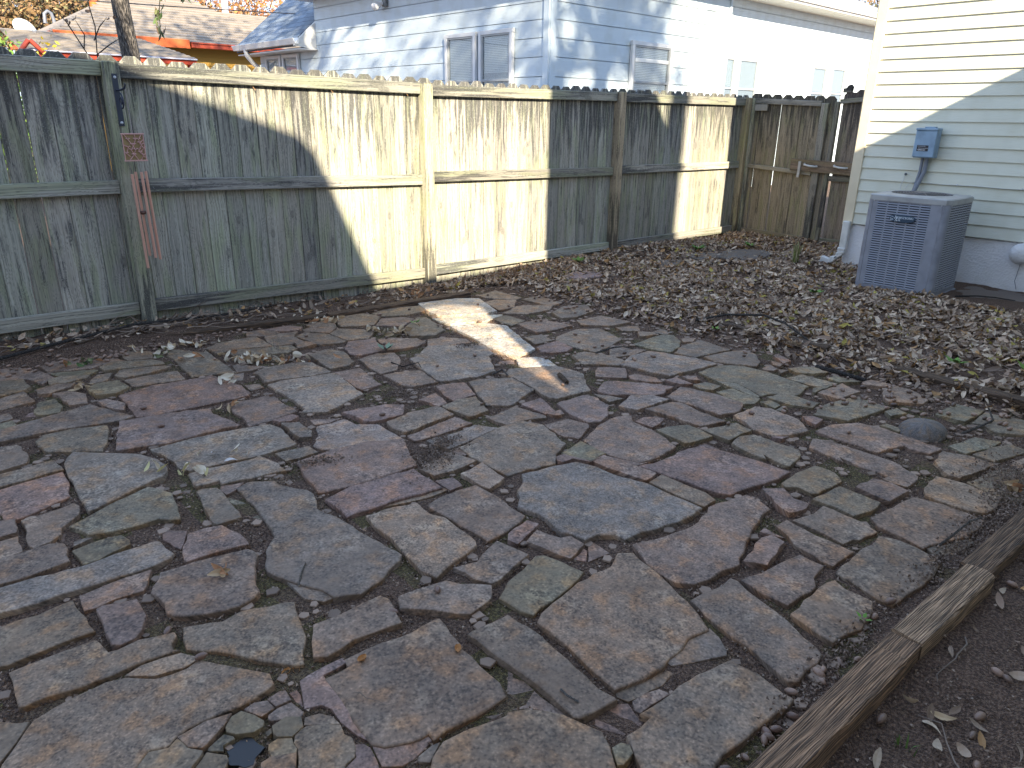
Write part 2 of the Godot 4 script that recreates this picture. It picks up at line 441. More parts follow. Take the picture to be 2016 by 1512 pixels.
# ------------------------------------------------------------------ flagstones
var patio: Node3D
var stone_grid := {}         # 2 cm cell -> height of the stone that covers it
var stone_at := []          # [outline, top] of each stone, for things that lie on them
const TONES := {"n": Color(0.535, 0.355, 0.232), "p": Color(0.55, 0.345, 0.245), "g": Color(0.505, 0.345, 0.228), "t": Color(0.63, 0.415, 0.268), "m": Color(0.49, 0.355, 0.212), "w": Color(0.615, 0.445, 0.315), "o": Color(0.50, 0.375, 0.228), "l": Color(0.98, 0.82, 0.64)}  # l: pale stones under the sun wedge, extra sunlight put into their colour
func stone(kind: String, mm: Array) -> void:
	var low := kind.length() > 1
	var base: Color = TONES[kind[0]]
	var vary := rf(0.88, 1.1)
	var c := Color(base.r * vary * rf(0.95, 1.05), base.g * vary, base.b * vary * rf(0.94, 1.06))
	var raw := PackedVector2Array()
	for i in range(0, mm.size(), 2): raw.append(Vector2(mm[i], mm[i + 1]) * 0.001)
	var mid := Vector2.ZERO
	for p in raw: mid += p / raw.size()
	var poly := PackedVector2Array()
	var cnt := raw.size()
	for i in cnt:
		var a := raw[i]; var b := raw[(i + 1) % cnt]
		var len := a.distance_to(b)
		var seg := maxi(1, int(len / 0.035))
		var side := (b - a).orthogonal().normalized()
		for k in seg:
			var p := a.lerp(b, float(k) / seg)
			var amp := 0.0035 if k > 0 else 0.0015
			p += side * amp * (gn.get_noise_2d(p.x * 90.0, p.y * 90.0) * 1.6 + rf(-0.5, 0.5)) + side * 0.004 * gn.get_noise_2d(p.x * 20.0, p.y * 20.0) * (1.0 if k > 0 else 0.0)
			poly.append(p)
	cnt = poly.size()
	var area := 0.0
	for i in cnt: area += poly[i].cross(poly[(i + 1) % cnt]) * 0.5
	if area < 0.0: poly.reverse(); area = -area
	var top := (-0.014 if low else 0.0) + rf(-0.006, 0.005)
	var tilt := Vector2(rf(-0.007, 0.007), rf(-0.007, 0.007))
	var inset := clampf(sqrt(area) * 0.02, 0.002, 0.0055)
	var inner := PackedVector2Array()
	for i in cnt:
		var d1 := (poly[i] - poly[(i + cnt - 1) % cnt]).normalized()
		var d2 := (poly[(i + 1) % cnt] - poly[i]).normalized()
		var m := Vector2(-(d1 + d2).y, (d1 + d2).x).normalized()
		inner.append(poly[i] + m * inset * rf(0.5, 1.5))
	var ids := Geometry2D.triangulate_polygon(inner)
	if ids.is_empty():
		inner = poly.duplicate()
		ids = Geometry2D.triangulate_polygon(inner)
	if ids.is_empty(): return
	var s := shape(0, c)
	var rot := rf(0.0, TAU)
	var sh := Vector2(rf(0, 5), rf(0, 5))
	var sc := rf(0.52, 0.7)
	var uvf := func(p: Vector2) -> Vector2: return p.rotated(rot) * sc + sh
	var yf := func(p: Vector2) -> float: return top + tilt.dot(p - mid)
	var up := Vector3(-tilt.x, 1.0, -tilt.y).normalized()
	for j in range(0, ids.size(), 3):
		var a := inner[ids[j]]; var b := inner[ids[j + 1]]; var d := inner[ids[j + 2]]
		if (b - a).cross(d - a) > 0.0:
			var w := b; b = d; d = w
		s.smooth(Vector3(a.x, yf.call(a), a.y), Vector3(b.x, yf.call(b), b.y), Vector3(d.x, yf.call(d), d.y), up, up, up, uvf.call(a), uvf.call(b), uvf.call(d))
	for i in cnt:
		var k := (i + 1) % cnt
		var p := poly[i]; var q := poly[k]; var pi := inner[i]; var qi := inner[k]
		var d1 := (p - poly[(i + cnt - 1) % cnt]).normalized(); var d2 := (q - p).normalized(); var d3 := (poly[(i + 2) % cnt] - q).normalized()
		var o1 := Vector2((d1 + d2).y, -(d1 + d2).x).normalized(); var o2 := Vector2((d2 + d3).y, -(d2 + d3).x).normalized()
		var drop := inset * 0.75
		var A := Vector3(p.x, yf.call(p) - drop, p.y); var B := Vector3(q.x, yf.call(q) - drop, q.y)
		var D := Vector3(qi.x, yf.call(qi), qi.y); var E := Vector3(pi.x, yf.call(pi), pi.y)
		var nA := Vector3(o1.x, 0.45, o1.y).normalized(); var nB := Vector3(o2.x, 0.45, o2.y).normalized()
		var nD := Vector3(o2.x * 0.15, 1.0, o2.y * 0.15).normalized(); var nE := Vector3(o1.x * 0.15, 1.0, o1.y * 0.15).normalized()
		var up0: Vector2 = uvf.call(p); var uq: Vector2 = uvf.call(q); var upi: Vector2 = uvf.call(pi); var uqi: Vector2 = uvf.call(qi)
		s.smooth(A, E, D, nA, nE, nD, up0, upi, uqi)
		s.smooth(A, D, B, nA, nD, nB, up0, uqi, uq)
		var F := Vector3(p.x + o1.x * 0.004, -0.09, p.y + o1.y * 0.004); var G := Vector3(q.x + o2.x * 0.004, -0.09, q.y + o2.y * 0.004)
		var h1 := Vector3(o1.x, 0.0, o1.y); var h2 := Vector3(o2.x, 0.0, o2.y)
		var dn := Vector2(0.03, 0.05)
		s.smooth(A, B, G, h1, h2, h2, up0, uq, uq + dn)
		s.smooth(A, G, F, h1, h2, h1, up0, uq + dn, up0 + dn)
	put("flagstone", s.done(), M.stone, patio)
	stone_at.append([poly, top])
	var lo := poly[0]; var hi := poly[0]
	for p in poly:
		lo = lo.min(p); hi = hi.max(p)
	for gx in range(int(floor(lo.x / 0.02)), int(hi.x / 0.02) + 1):
		for gz in range(int(floor(lo.y / 0.02)), int(hi.y / 0.02) + 1):
			if Geometry2D.is_point_in_polygon(Vector2(gx + 0.5, gz + 0.5) * 0.02, poly): stone_grid[Vector2i(gx, gz)] = top
func on_stone(x: float, z: float) -> bool:
	return stone_grid.has(Vector2i(int(floor(x / 0.02)), int(floor(z / 0.02))))

func build_patio() -> void:
	patio = Node3D.new(); patio.name = "patio_paving"; add_child(patio, true)
	setting(patio, "patio of irregular grey, purple and tan flagstones with dark soil joints")
	stone("n", [81, 2928, 100, 2920, 192, 2929, 287, 2917, 288, 2998, 291, 3069, 297, 3118, 248, 3112, 156, 3113, 86, 3116, 54, 3101])
	stone("p", [324, 3022, 347, 3018, 429, 3053, 426, 3150, 394, 3212, 370, 3236, 330, 3239, 313, 3221, 316, 3150, 322, 3089])
	stone("g", [82, 3156, 177, 3155, 287, 3163, 292, 3192, 299, 3238, 322, 3246, 376, 3238, 461, 3274, 460, 3291, 438, 3321, 436, 3346, 446, 3362, 375, 3346, 320, 3342, 207, 3339, 102, 3318, 88, 3319, 77, 3309, 77, 3247, 82, 3193])
	stone("t", [304, 3365, 348, 3354, 446, 3372, 475, 3421, 465, 3429, 430, 3436, 362, 3417])
	stone("g", [489, 3265, 584, 3312, 637, 3304, 676, 3316, 757, 3347, 783, 3365, 749, 3472, 731, 3537, 697, 3583, 677, 3632, 656, 3620, 622, 3580, 583, 3526, 560, 3483, 490, 3400, 462, 3363, 470, 3314])
	stone("n", [95, 3384, 189, 3364, 259, 3362, 303, 3379, 360, 3433, 433, 3445, 473, 3435, 499, 3481, 555, 3559, 590, 3609, 580, 3652, 547, 3664, 519, 3668, 480, 3670, 403, 3660, 362, 3658, 331, 3663, 308, 3680, 269, 3664, 232, 3696, 215, 3738, -13, 3535, 14, 3484, 48, 3443, 75, 3408])
	stone("g", [20, 3323, 64, 3367, 85, 3381, 50, 3431, 11, 3476, -3, 3473])
	stone("t", [333, 3667, 402, 3662, 457, 3679, 432, 3704, 375, 3734, 364, 3739, 342, 3714, 337, 3688])
	stone("m", [268, 3668, 307, 3684, 332, 3669, 337, 3696, 341, 3716, 362, 3744, 351, 3760, 326, 3774, 313, 3795, 222, 3714, 235, 3696])
	stone("m", [353, 3762, 369, 3748, 401, 3786, 399, 3803, 382, 3824, 371, 3846, 317, 3798, 328, 3777])
	stone("m", [454, 3687, 481, 3684, 497, 3717, 509, 3751, 500, 3767, 474, 3768, 441, 3748, 426, 3725, 430, 3708])
	stone("m", [378, 3742, 420, 3725, 433, 3746, 434, 3757, 407, 3758, 399, 3774, 372, 3749])
	stone("g", [488, 3679, 516, 3674, 544, 3689, 548, 3724, 510, 3731, 500, 3709])
	stone("p", [547, 3690, 580, 3681, 595, 3689, 589, 3732, 552, 3725])
	stone("g", [525, 3734, 553, 3729, 588, 3734, 594, 3784, 583, 3796, 552, 3774, 523, 3759, 518, 3749])
	stone("m", [515, 3781, 552, 3776, 581, 3800, 570, 3832, 537, 3841, 510, 3819, 507, 3805])
	stone("m", [496, 3782, 513, 3779, 508, 3797, 495, 3798])
	stone("m", [486, 3823, 509, 3821, 534, 3841, 530, 3862, 531, 3878, 523, 3889, 474, 3863, 476, 3838])
	stone("n", [448, 3866, 472, 3863, 522, 3891, 500, 3929, 486, 3949, 432, 3901])
	stone("g", [531, 3858, 547, 3832, 579, 3830, 612, 3856, 641, 3882, 633, 3914, 641, 3936, 633, 3963, 617, 3987, 591, 3992, 569, 4023, 489, 3952, 530, 3881])
	stone("n", [576, 3824, 589, 3801, 621, 3814, 640, 3842, 644, 3877, 608, 3850])
	stone("pL", [639, 3675, 665, 3670, 766, 3672, 768, 3697, 696, 3697, 692, 3760, 687, 3825, 671, 3964, 658, 3933, 651, 3869, 653, 3817, 642, 3787, 602, 3771, 628, 3710])
	stone("pL", [603, 3687, 622, 3692, 623, 3717, 606, 3759, 599, 3724])
	stone("n", [689, 3712, 762, 3713, 764, 3683, 832, 3682, 966, 3708, 1051, 3708, 1067, 3713, 1049, 3788, 1042, 3857, 1033, 3860, 1027, 3948, 1027, 4029, 1007, 4077, 958, 4079, 868, 4070, 783, 4067, 785, 4044, 765, 4041, 739, 4033, 687, 4004, 677, 3988, 666, 3978, 668, 3930, 679, 3848, 688, 3777])
	stone("pL", [668, 3979, 694, 3993, 745, 4023, 784, 4040, 788, 4058, 723, 4074, 690, 4072, 653, 4045, 660, 4013])
	stone("p", [635, 3956, 653, 3966, 660, 3987, 648, 4034, 630, 4077, 578, 4031, 587, 3998, 619, 3989])
	stone("n", [794, 4087, 860, 4100, 958, 4126, 969, 4122, 1012, 4144, 1046, 4185, 1079, 4257, 1099, 4317, 1078, 4359, 1042, 4411, 1025, 4429, 709, 4148, 726, 4130, 748, 4109])
	stone("tL", [732, 4077, 775, 4072, 793, 4078, 739, 4111, 721, 4087])
	stone("n", [772, 3500, 835, 3510, 925, 3510, 994, 3513, 1002, 3545, 969, 3662, 881, 3648, 827, 3636, 756, 3649, 733, 3649, 705, 3624, 731, 3565])
	stone("g", [1076, 3834, 1112, 3830, 1213, 3843, 1221, 3842, 1227, 3923, 1223, 4014, 1215, 4094, 1208, 4165, 1199, 4217, 1204, 4263, 1205, 4275, 1089, 4256, 1077, 4242, 1088, 4148, 1087, 4094, 1084, 3995, 1079, 3907, 1079, 3865])
	stone("pL", [1081, 4000, 1083, 4089, 1080, 4162, 1085, 4227, 1059, 4174, 1025, 4131, 983, 4107, 938, 4103, 920, 4076, 962, 4074, 1011, 4072])
	stone("t", [1265, 3920, 1305, 3901, 1365, 3889, 1498, 3869, 1646, 3879, 1722, 3842, 1764, 3879, 1740, 3956, 1728, 4016, 1710, 4074, 1679, 4157, 1658, 4203, 1637, 4244, 1617, 4274, 1541, 4258, 1492, 4271, 1429, 4270, 1391, 4282, 1325, 4274, 1265, 4255, 1229, 4247, 1234, 4212, 1240, 4149, 1259, 4052, 1261, 3976])
	stone("gL", [1631, 4267, 1617, 4310, 1587, 4354, 1566, 4366, 1475, 4322, 1420, 4287, 1418, 4272, 1443, 4264, 1509, 4265, 1561, 4250])
	stone("nL", [1277, 4248, 1393, 4282, 1455, 4311, 1392, 4307, 1344, 4314, 1235, 4288, 1224, 4260, 1236, 4242])
	stone("n", [1545, 4386, 1558, 4465, 1554, 4478, 1543, 4546, 1543, 4576, 1465, 4571, 1402, 4565, 1375, 4562, 1217, 4559, 1175, 4566, 1067, 4471, 1083, 4448, 1131, 4366, 1219, 4368, 1208, 4345, 1320, 4354, 1363, 4351, 1435, 4359])
	stone("pL", [1200, 4268, 1232, 4291, 1213, 4330, 1208, 4358, 1142, 4352, 1121, 4307, 1114, 4280, 1142, 4256, 1194, 4269])
	stone("pL", [1243, 4295, 1329, 4313, 1336, 4336, 1335, 4344, 1224, 4334, 1224, 4318])
	stone("m", [1077, 4367, 1103, 4372, 1113, 4390, 1100, 4412, 1058, 4417, 1049, 4409])
	stone("g", [1689, 4157, 1758, 4163, 1831, 4179, 1887, 4174, 1891, 4201, 1871, 4245, 1857, 4303, 1845, 4360, 1826, 4412, 1796, 4474, 1766, 4542, 1720, 4549, 1618, 4550, 1592, 4531, 1608, 4496, 1622, 4438, 1631, 4415, 1638, 4344, 1652, 4268])
	stone("n", [1861, 4397, 1999, 4395, 2096, 4395, 2127, 4408, 2106, 4449, 2109, 4497, 2104, 4535, 2058, 4554, 2035, 4560, 1946, 4568, 1858, 4543, 1826, 4541, 1837, 4480, 1856, 4402])
	stone("n", [302, 1534, 386, 1565, 399, 1710, 378, 1793, 325, 1801, 280, 1807, 253, 1813])
	stone("n", [276, 1833, 470, 1825, 480, 1950, 376, 1955, 256, 1957, 232, 1950, 251, 1826])
	stone("p", [254, 1969, 374, 1962, 473, 1959, 469, 2058, 444, 2207, 353, 2237, 271, 2269, 219, 2258, 223, 2185, 201, 2154, 230, 1962])
	stone("w", [510, 1845, 548, 1788, 668, 1903, 761, 2002, 775, 2047, 796, 2099, 800, 2211, 763, 2276, 666, 2312, 553, 2360, 474, 2391, 461, 2374, 463, 2270, 471, 2171, 478, 2037, 486, 1940])
	stone("n", [265, 2292, 358, 2291, 437, 2272, 450, 2309, 433, 2380, 361, 2445, 351, 2491, 310, 2520, 259, 2537, 251, 2499, 252, 2437, 264, 2393])
	stone("m", [382, 2458, 470, 2412, 597, 2360, 688, 2332, 718, 2385, 740, 2444, 727, 2524, 691, 2664, 635, 2609, 567, 2608, 460, 2581, 417, 2560, 406, 2507])
	stone("n", [208, 2254, 252, 2276, 236, 2380, 188, 2381, 167, 2373, 186, 2247])
	stone("t", [185, 2399, 236, 2401, 229, 2521, 164, 2528, 143, 2525, 164, 2392])
	stone("g", [162, 2536, 248, 2537, 307, 2538, 342, 2568, 331, 2698, 236, 2708, 136, 2700, 116, 2700, 141, 2541])
	stone("m", [351, 2627, 419, 2615, 503, 2629, 517, 2679, 509, 2714, 444, 2728, 401, 2745, 354, 2742, 354, 2679])
	stone("g", [368, 2586, 404, 2581, 423, 2597, 361, 2616])
	stone("pL", [343, 2498, 360, 2458, 415, 2528, 414, 2548, 355, 2550])
	stone("w", [134, 2715, 233, 2724, 348, 2751, 448, 2742, 582, 2747, 592, 2766, 602, 2867, 580, 2887, 517, 2899, 392, 2890, 303, 2881, 203, 2876, 111, 2857, 92, 2856, 114, 2715])
	stone("p", [306, 2909, 390, 2897, 515, 2907, 478, 2983, 460, 3010, 378, 2997, 334, 3006, 299, 2996, 303, 2939])
	stone("pL", [615, 2703, 639, 2684, 690, 2735, 666, 2779, 631, 2843, 607, 2739])
	stone("p", [623, 2875, 680, 2768, 738, 2767, 793, 2787, 819, 2878, 815, 2971, 744, 2951, 680, 2940, 615, 2938, 613, 2926])
	stone("g", [471, 3045, 527, 2954, 587, 2961, 667, 2973, 792, 3003, 805, 3029, 808, 3057, 776, 3107, 743, 3180, 725, 3252, 692, 3281, 644, 3287, 595, 3276, 558, 3258, 510, 3231, 483, 3204, 473, 3176, 483, 3130, 479, 3082])
	stone("g", [815, 2482, 839, 2476, 887, 2504, 889, 2574, 879, 2657, 869, 2783, 832, 2781, 779, 2775, 773, 2746, 790, 2654, 801, 2576])
	stone("w", [847, 2312, 903, 2307, 1110, 2345, 1140, 2330, 1156, 2393, 1168, 2451, 1165, 2539, 1033, 2517, 934, 2489, 914, 2486, 918, 2453, 870, 2447, 834, 2437, 832, 2401])
	stone("w", [811, 1958, 990, 1956, 1038, 1968, 1215, 1997, 1329, 2031, 1343, 2107, 1321, 2320, 1206, 2332, 1075, 2319, 986, 2306, 1040, 2309, 862, 2280, 843, 2248, 844, 2140])
	stone("p", [910, 2496, 987, 2521, 931, 2569, 896, 2580, 890, 2521])
	stone("g", [943, 2552, 998, 2530, 1022, 2543, 1086, 2589, 1083, 2639, 1148, 2744, 1152, 2788, 1133, 2852, 1105, 2904, 1127, 2996, 1135, 3062, 1148, 3219, 1169, 3373, 1141, 3398, 1088, 3419, 1040, 3449, 949, 3470, 881, 3430, 871, 3371, 810, 3239, 787, 3164, 835, 3050, 903, 2983, 907, 2954, 917, 2884, 926, 2821, 941, 2723, 938, 2669])
	stone("mL", [905, 2554, 939, 2569, 943, 2710, 931, 2829, 909, 2792, 881, 2750])
	stone("p", [1229, 2496, 1394, 2481, 1569, 2509, 1705, 2589, 1657, 2708, 1596, 2852, 1539, 2850, 1438, 2853, 1306, 2839, 1187, 2812, 1169, 2796, 1187, 2722, 1197, 2629])
	stone("p", [1159, 2868, 1276, 2841, 1424, 2856, 1567, 2874, 1565, 2992, 1557, 3085, 1473, 3074, 1345, 3048, 1237, 3043, 1155, 3038, 1163, 2979, 1162, 2915])
	stone("t", [1211, 3075, 1323, 3081, 1411, 3119, 1403, 3212, 1428, 3270, 1413, 3462, 1396, 3489, 1309, 3515, 1246, 3528, 1175, 3554, 1165, 3486, 1180, 3342, 1200, 3265, 1195, 3161])
	stone("n", [1435, 3152, 1489, 3135, 1596, 3133, 1676, 3146, 1681, 3247, 1671, 3344, 1664, 3358, 1663, 3450, 1628, 3468, 1540, 3489, 1498, 3492, 1438, 3494, 1442, 3421, 1435, 3276, 1425, 3181])
	stone("p", [1573, 3014, 1648, 3034, 1632, 3115, 1570, 3117])
	stone("t", [1689, 3032, 1820, 3014, 1800, 3181, 1690, 3214, 1683, 3137, 1691, 3071])
	stone("t", [1717, 2859, 1785, 2835, 1816, 2984, 1815, 2986, 1691, 2996, 1593, 2979, 1583, 2888])
	stone("tL", [1228, 3039, 1358, 3027, 1567, 3072, 1583, 3100, 1486, 3098, 1337, 3059])
	stone("tL", [1177, 3044, 1213, 3045, 1210, 3085, 1170, 3142, 1163, 3102])
	stone("g", [1251, 3542, 1332, 3566, 1410, 3533, 1467, 3514, 1476, 3559, 1477, 3565, 1490, 3649, 1369, 3679, 1327, 3692, 1288, 3694, 1260, 3634, 1264, 3591])
	stone("g", [1026, 3558, 1093, 3566, 1186, 3592, 1209, 3633, 1279, 3704, 1233, 3757, 1138, 3770, 1105, 3740, 1071, 3687, 997, 3610])
	stone("gL", [814, 3238, 830, 3266, 876, 3359, 892, 3424, 851, 3420, 814, 3363, 815, 3304])
	stone("m", [1257, 3761, 1334, 3717, 1376, 3708, 1505, 3667, 1530, 3684, 1548, 3749, 1559, 3836, 1516, 3853, 1414, 3874, 1280, 3891, 1265, 3850, 1261, 3798])
	stone("g", [1542, 3585, 1621, 3554, 1649, 3646, 1685, 3661, 1682, 3729, 1581, 3758, 1566, 3720, 1557, 3651])
	stone("p", [1531, 3499, 1645, 3477, 1661, 3526, 1579, 3552, 1506, 3575, 1503, 3530])
	stone("pL", [1703, 3728, 1726, 3737, 1717, 3814, 1622, 3801])
	stone("pL", [1595, 3757, 1666, 3738, 1670, 3752, 1616, 3796])
	stone("w", [1757, 3300, 1827, 3262, 1868, 3210, 1984, 3234, 2124, 3276, 2153, 3365, 2162, 3494, 2196, 3596, 2195, 3721, 2198, 3860, 2079, 3861, 1948, 3840, 1880, 3814, 1804, 3808, 1799, 3766, 1749, 3722, 1694, 3718, 1688, 3658, 1667, 3628, 1698, 3481, 1672, 3396, 1732, 3345])
	stone("p", [2186, 3314, 2271, 3304, 2279, 3369, 2293, 3461, 2306, 3566, 2218, 3579, 2198, 3450, 2186, 3378])
	stone("n", [2217, 3593, 2311, 3586, 2308, 3700, 2314, 3797, 2292, 3858, 2212, 3859, 2207, 3771, 2211, 3666])
	stone("p", [2303, 3470, 2374, 3492, 2620, 3501, 2725, 3526, 2717, 3605, 2741, 3742, 2748, 3792, 2747, 3922, 2651, 3924, 2550, 3905, 2477, 3883, 2376, 3871, 2350, 3814, 2339, 3727, 2320, 3585])
	stone("p", [1801, 3843, 1927, 3883, 2063, 3911, 2182, 3890, 2223, 3869, 2274, 3875, 2421, 3916, 2408, 3987, 2387, 4034, 2323, 4036, 2240, 4060, 2106, 4099, 1973, 4156, 1897, 4137, 1824, 4138, 1765, 4121, 1728, 4075, 1731, 4024, 1743, 3954])
	stone("p", [1994, 4155, 2122, 4124, 2178, 4119, 2222, 4134, 2212, 4187, 2118, 4207, 2034, 4221, 2018, 4185])
	stone("p", [2211, 4090, 2250, 4088, 2237, 4176, 2222, 4134])
	stone("p", [1904, 4203, 1978, 4222, 1991, 4227, 2092, 4236, 2186, 4256, 2185, 4343, 2097, 4353, 2054, 4381, 1895, 4369, 1895, 4317, 1889, 4285])
	stone("p", [2510, 3929, 2582, 3984, 2533, 4054, 2540, 4115, 2490, 4124, 2414, 4096, 2424, 4054])
	stone("n", [2303, 4105, 2371, 4109, 2359, 4196, 2352, 4281, 2344, 4368, 2328, 4370, 2205, 4365, 2205, 4324, 2234, 4212, 2273, 4167])
	stone("n", [2389, 4125, 2494, 4153, 2578, 4148, 2576, 4225, 2569, 4306, 2544, 4368, 2440, 4353, 2419, 4334, 2369, 4325, 2376, 4280, 2386, 4207])
	stone("o", [2585, 4100, 2776, 4123, 2771, 4219, 2766, 4291, 2673, 4296, 2577, 4264, 2593, 4187])
	stone("m", [2627, 3949, 2764, 3945, 2888, 3963, 2886, 4050, 2829, 4109, 2658, 4093, 2634, 4073, 2647, 4011, 2607, 3977])
	stone("g", [2813, 3602, 2906, 3586, 2973, 3620, 2972, 3846, 2931, 3879, 2888, 3886, 2787, 3900, 2781, 3853, 2813, 3761, 2776, 3799, 2778, 3720])
	stone("m", [2886, 3893, 2877, 3899, 2984, 3904, 3016, 3888, 3022, 3971, 3020, 4106, 3006, 4177, 2948, 4174, 2863, 4131, 2852, 4098, 2875, 4049, 2899, 3963])
	stone("t", [2986, 4207, 3031, 4215, 3024, 4308, 2985, 4305, 2972, 4248])
	stone("n", [2813, 4170, 2941, 4183, 2960, 4253, 2943, 4326, 2790, 4311, 2798, 4243])
	stone("g", [3054, 3854, 3160, 3816, 3194, 3875, 3196, 4071, 3196, 4135, 3197, 4170, 3133, 4295, 3091, 4306, 3038, 4305, 3029, 4205, 3036, 4090, 3060, 3991, 3023, 4027])
	stone("g", [3304, 4128, 3340, 4195, 3334, 4268, 3303, 4283, 3306, 4281, 3165, 4299, 3200, 4223, 3213, 4158, 3210, 4161])
	stone("t", [3325, 4288, 3459, 4276, 3497, 4367, 3483, 4478, 3464, 4477, 3218, 4423, 3217, 4383, 3267, 4331, 3319, 4292])
	stone("o", [3229, 4448, 3511, 4508, 3501, 4582, 3498, 4627, 3235, 4678, 3188, 4637, 3185, 4579, 3204, 4509])
	stone("t", [3038, 4350, 3181, 4345, 3202, 4447, 3173, 4582, 3141, 4596, 3070, 4602, 2989, 4577, 2967, 4539, 2961, 4440, 2971, 4379])
	stone("n", [2629, 4309, 2740, 4321, 2924, 4352, 2946, 4454, 2945, 4546, 2925, 4604, 2756, 4600, 2642, 4557, 2550, 4521, 2575, 4442, 2584, 4356])
	stone("nL", [2574, 4524, 2770, 4594, 2744, 4628, 2621, 4608, 2561, 4587, 2552, 4569])
	stone("n", [2173, 4386, 2388, 4380, 2445, 4396, 2511, 4386, 2537, 4443, 2536, 4509, 2506, 4599, 2405, 4609, 2274, 4597, 2142, 4582, 2139, 4540, 2166, 4447])
	stone("o", [3546, 4373, 3691, 4402, 3805, 4447, 3787, 4515, 3747, 4525, 3530, 4465])
	stone("o", [3555, 4270, 3758, 4313, 3795, 4416, 3671, 4400, 3517, 4348])
	stone("t", [3563, 4520, 3687, 4544, 3559, 4584, 3502, 4587, 3558, 4515])
	stone("g", [527, 282, 630, 369, 686, 486, 722, 650, 646, 736, 620, 651, 594, 586, 482, 556, 455, 554, 501, 260])
	stone("m", [481, 565, 583, 598, 591, 752, 551, 797, 440, 819, 419, 783, 455, 554])
	stone("n", [437, 836, 547, 794, 562, 998, 497, 997, 424, 1023, 384, 1007, 412, 833])
	stone("m", [570, 1023, 643, 1020, 648, 1162, 621, 1244, 567, 1232, 532, 1218, 522, 1159])
	stone("pL", [468, 1119, 541, 1024, 537, 1178, 465, 1249])
	stone("n", [373, 1082, 392, 1115, 429, 1114, 431, 1199, 376, 1216, 355, 1197])
	stone("m", [375, 1222, 424, 1217, 430, 1286, 360, 1311, 338, 1307, 351, 1218])
	stone("g", [358, 1324, 441, 1303, 615, 1272, 758, 1229, 823, 1416, 874, 1527, 808, 1553, 686, 1520, 567, 1488, 449, 1477, 334, 1472, 314, 1461, 336, 1320])
	stone("g", [454, 1553, 492, 1499, 605, 1505, 744, 1562, 734, 1631, 682, 1792, 648, 1859, 472, 1713, 462, 1685])
	stone("p", [797, 1560, 869, 1573, 1022, 1603, 1156, 1657, 1189, 1676, 1171, 1747, 1218, 1968, 1045, 1951, 899, 1964, 689, 1900, 735, 1751])
	stone("p", [901, 1172, 987, 1147, 1080, 1124, 1340, 1173, 1391, 1160, 1447, 1435, 1438, 1570, 1411, 1606, 1179, 1596, 1125, 1586, 966, 1572, 881, 1533, 887, 1419, 898, 1265])
	stone("g", [995, 946, 1095, 943, 1272, 968, 1254, 1144, 1085, 1108, 1004, 1091])
	stone("g", [973, 840, 1019, 767, 1134, 781, 1252, 845, 1268, 882, 1134, 921, 1013, 918])
	stone("g", [949, 637, 1027, 583, 1220, 683, 1255, 750, 1254, 823, 1060, 755, 953, 722])
	stone("g", [1105, 433, 1179, 402, 1275, 509, 1242, 651, 1110, 603])
	stone("g", [698, 403, 870, 352, 1056, 477, 1098, 606, 970, 596, 909, 628, 714, 544])
	stone("m", [715, 567, 920, 648, 939, 676, 877, 737, 734, 639])
	stone("g", [681, 681, 751, 653, 877, 737, 850, 781, 739, 794, 672, 769])
	stone("n", [858, 831, 906, 762, 983, 782, 920, 904, 833, 894])
	stone("n", [601, 820, 699, 802, 776, 846, 744, 901, 643, 934, 589, 908])
	stone("g", [647, 937, 724, 944, 779, 1050, 753, 1197, 674, 1166, 667, 993])
	stone("m", [799, 988, 865, 922, 969, 946, 980, 1101, 901, 1153, 811, 1115])
	stone("p", [791, 1211, 837, 1213, 889, 1331, 857, 1427, 805, 1331])
	stone("g", [1313, 646, 1390, 523, 1512, 721, 1541, 677, 1524, 1001, 1515, 1208, 1353, 1139, 1291, 1132, 1312, 919, 1327, 709])
	stone("g", [1545, 667, 1639, 605, 1902, 615, 1897, 747, 1887, 883, 1806, 843, 1642, 788, 1567, 833])
	stone("n", [1892, 466, 2027, 481, 2066, 611, 1998, 649, 1907, 604, 1857, 562])
	stone("g", [1958, 615, 1978, 617, 2171, 666, 2094, 760, 2095, 911, 1985, 907, 1892, 887, 1912, 729])
	stone("g", [1642, 788, 1801, 853, 1994, 929, 1993, 1027, 1902, 1060, 1615, 899])
	stone("n", [2025, 897, 2094, 926, 2122, 1021, 1983, 1033])
	stone("g", [2099, 764, 2190, 714, 2301, 854, 2310, 1061, 2267, 1084, 2122, 1021])
	stone("g", [2307, 843, 2412, 767, 2541, 908, 2554, 1015, 2445, 1113, 2316, 1051])
	stone("p", [2000, 492, 2177, 506, 2244, 595, 2188, 647, 2072, 600])
	stone("n", [2203, 660, 2315, 620, 2413, 751, 2313, 847, 2196, 703])
	stone("g", [1972, 1185, 2122, 1163, 2167, 1282, 2121, 1477, 2059, 1524, 1937, 1517, 1967, 1246])
	stone("p", [1937, 1564, 2094, 1589, 2037, 1871, 2045, 1899, 1910, 1910, 1902, 1841])
	stone("g", [2170, 1442, 2319, 1409, 2416, 1463, 2364, 1606, 2244, 1752, 2124, 1756, 2133, 1635])
	stone("p", [2199, 1227, 2303, 1085, 2476, 1138, 2380, 1406, 2210, 1398, 2174, 1341])
	stone("n", [2473, 1167, 2558, 1192, 2636, 1272, 2692, 1319, 2681, 1429, 2587, 1467, 2514, 1449, 2394, 1418])
	stone("g", [2119, 1785, 2195, 1793, 2260, 1817, 2334, 1851, 2292, 2076, 2137, 2051, 2112, 1977])
	stone("w", [1554, 1526, 1633, 1508, 1740, 1533, 1928, 1579, 1928, 1647, 1886, 1869, 1874, 1980, 1765, 2021, 1604, 2082, 1503, 2005, 1536, 1972, 1551, 1858, 1551, 1666])
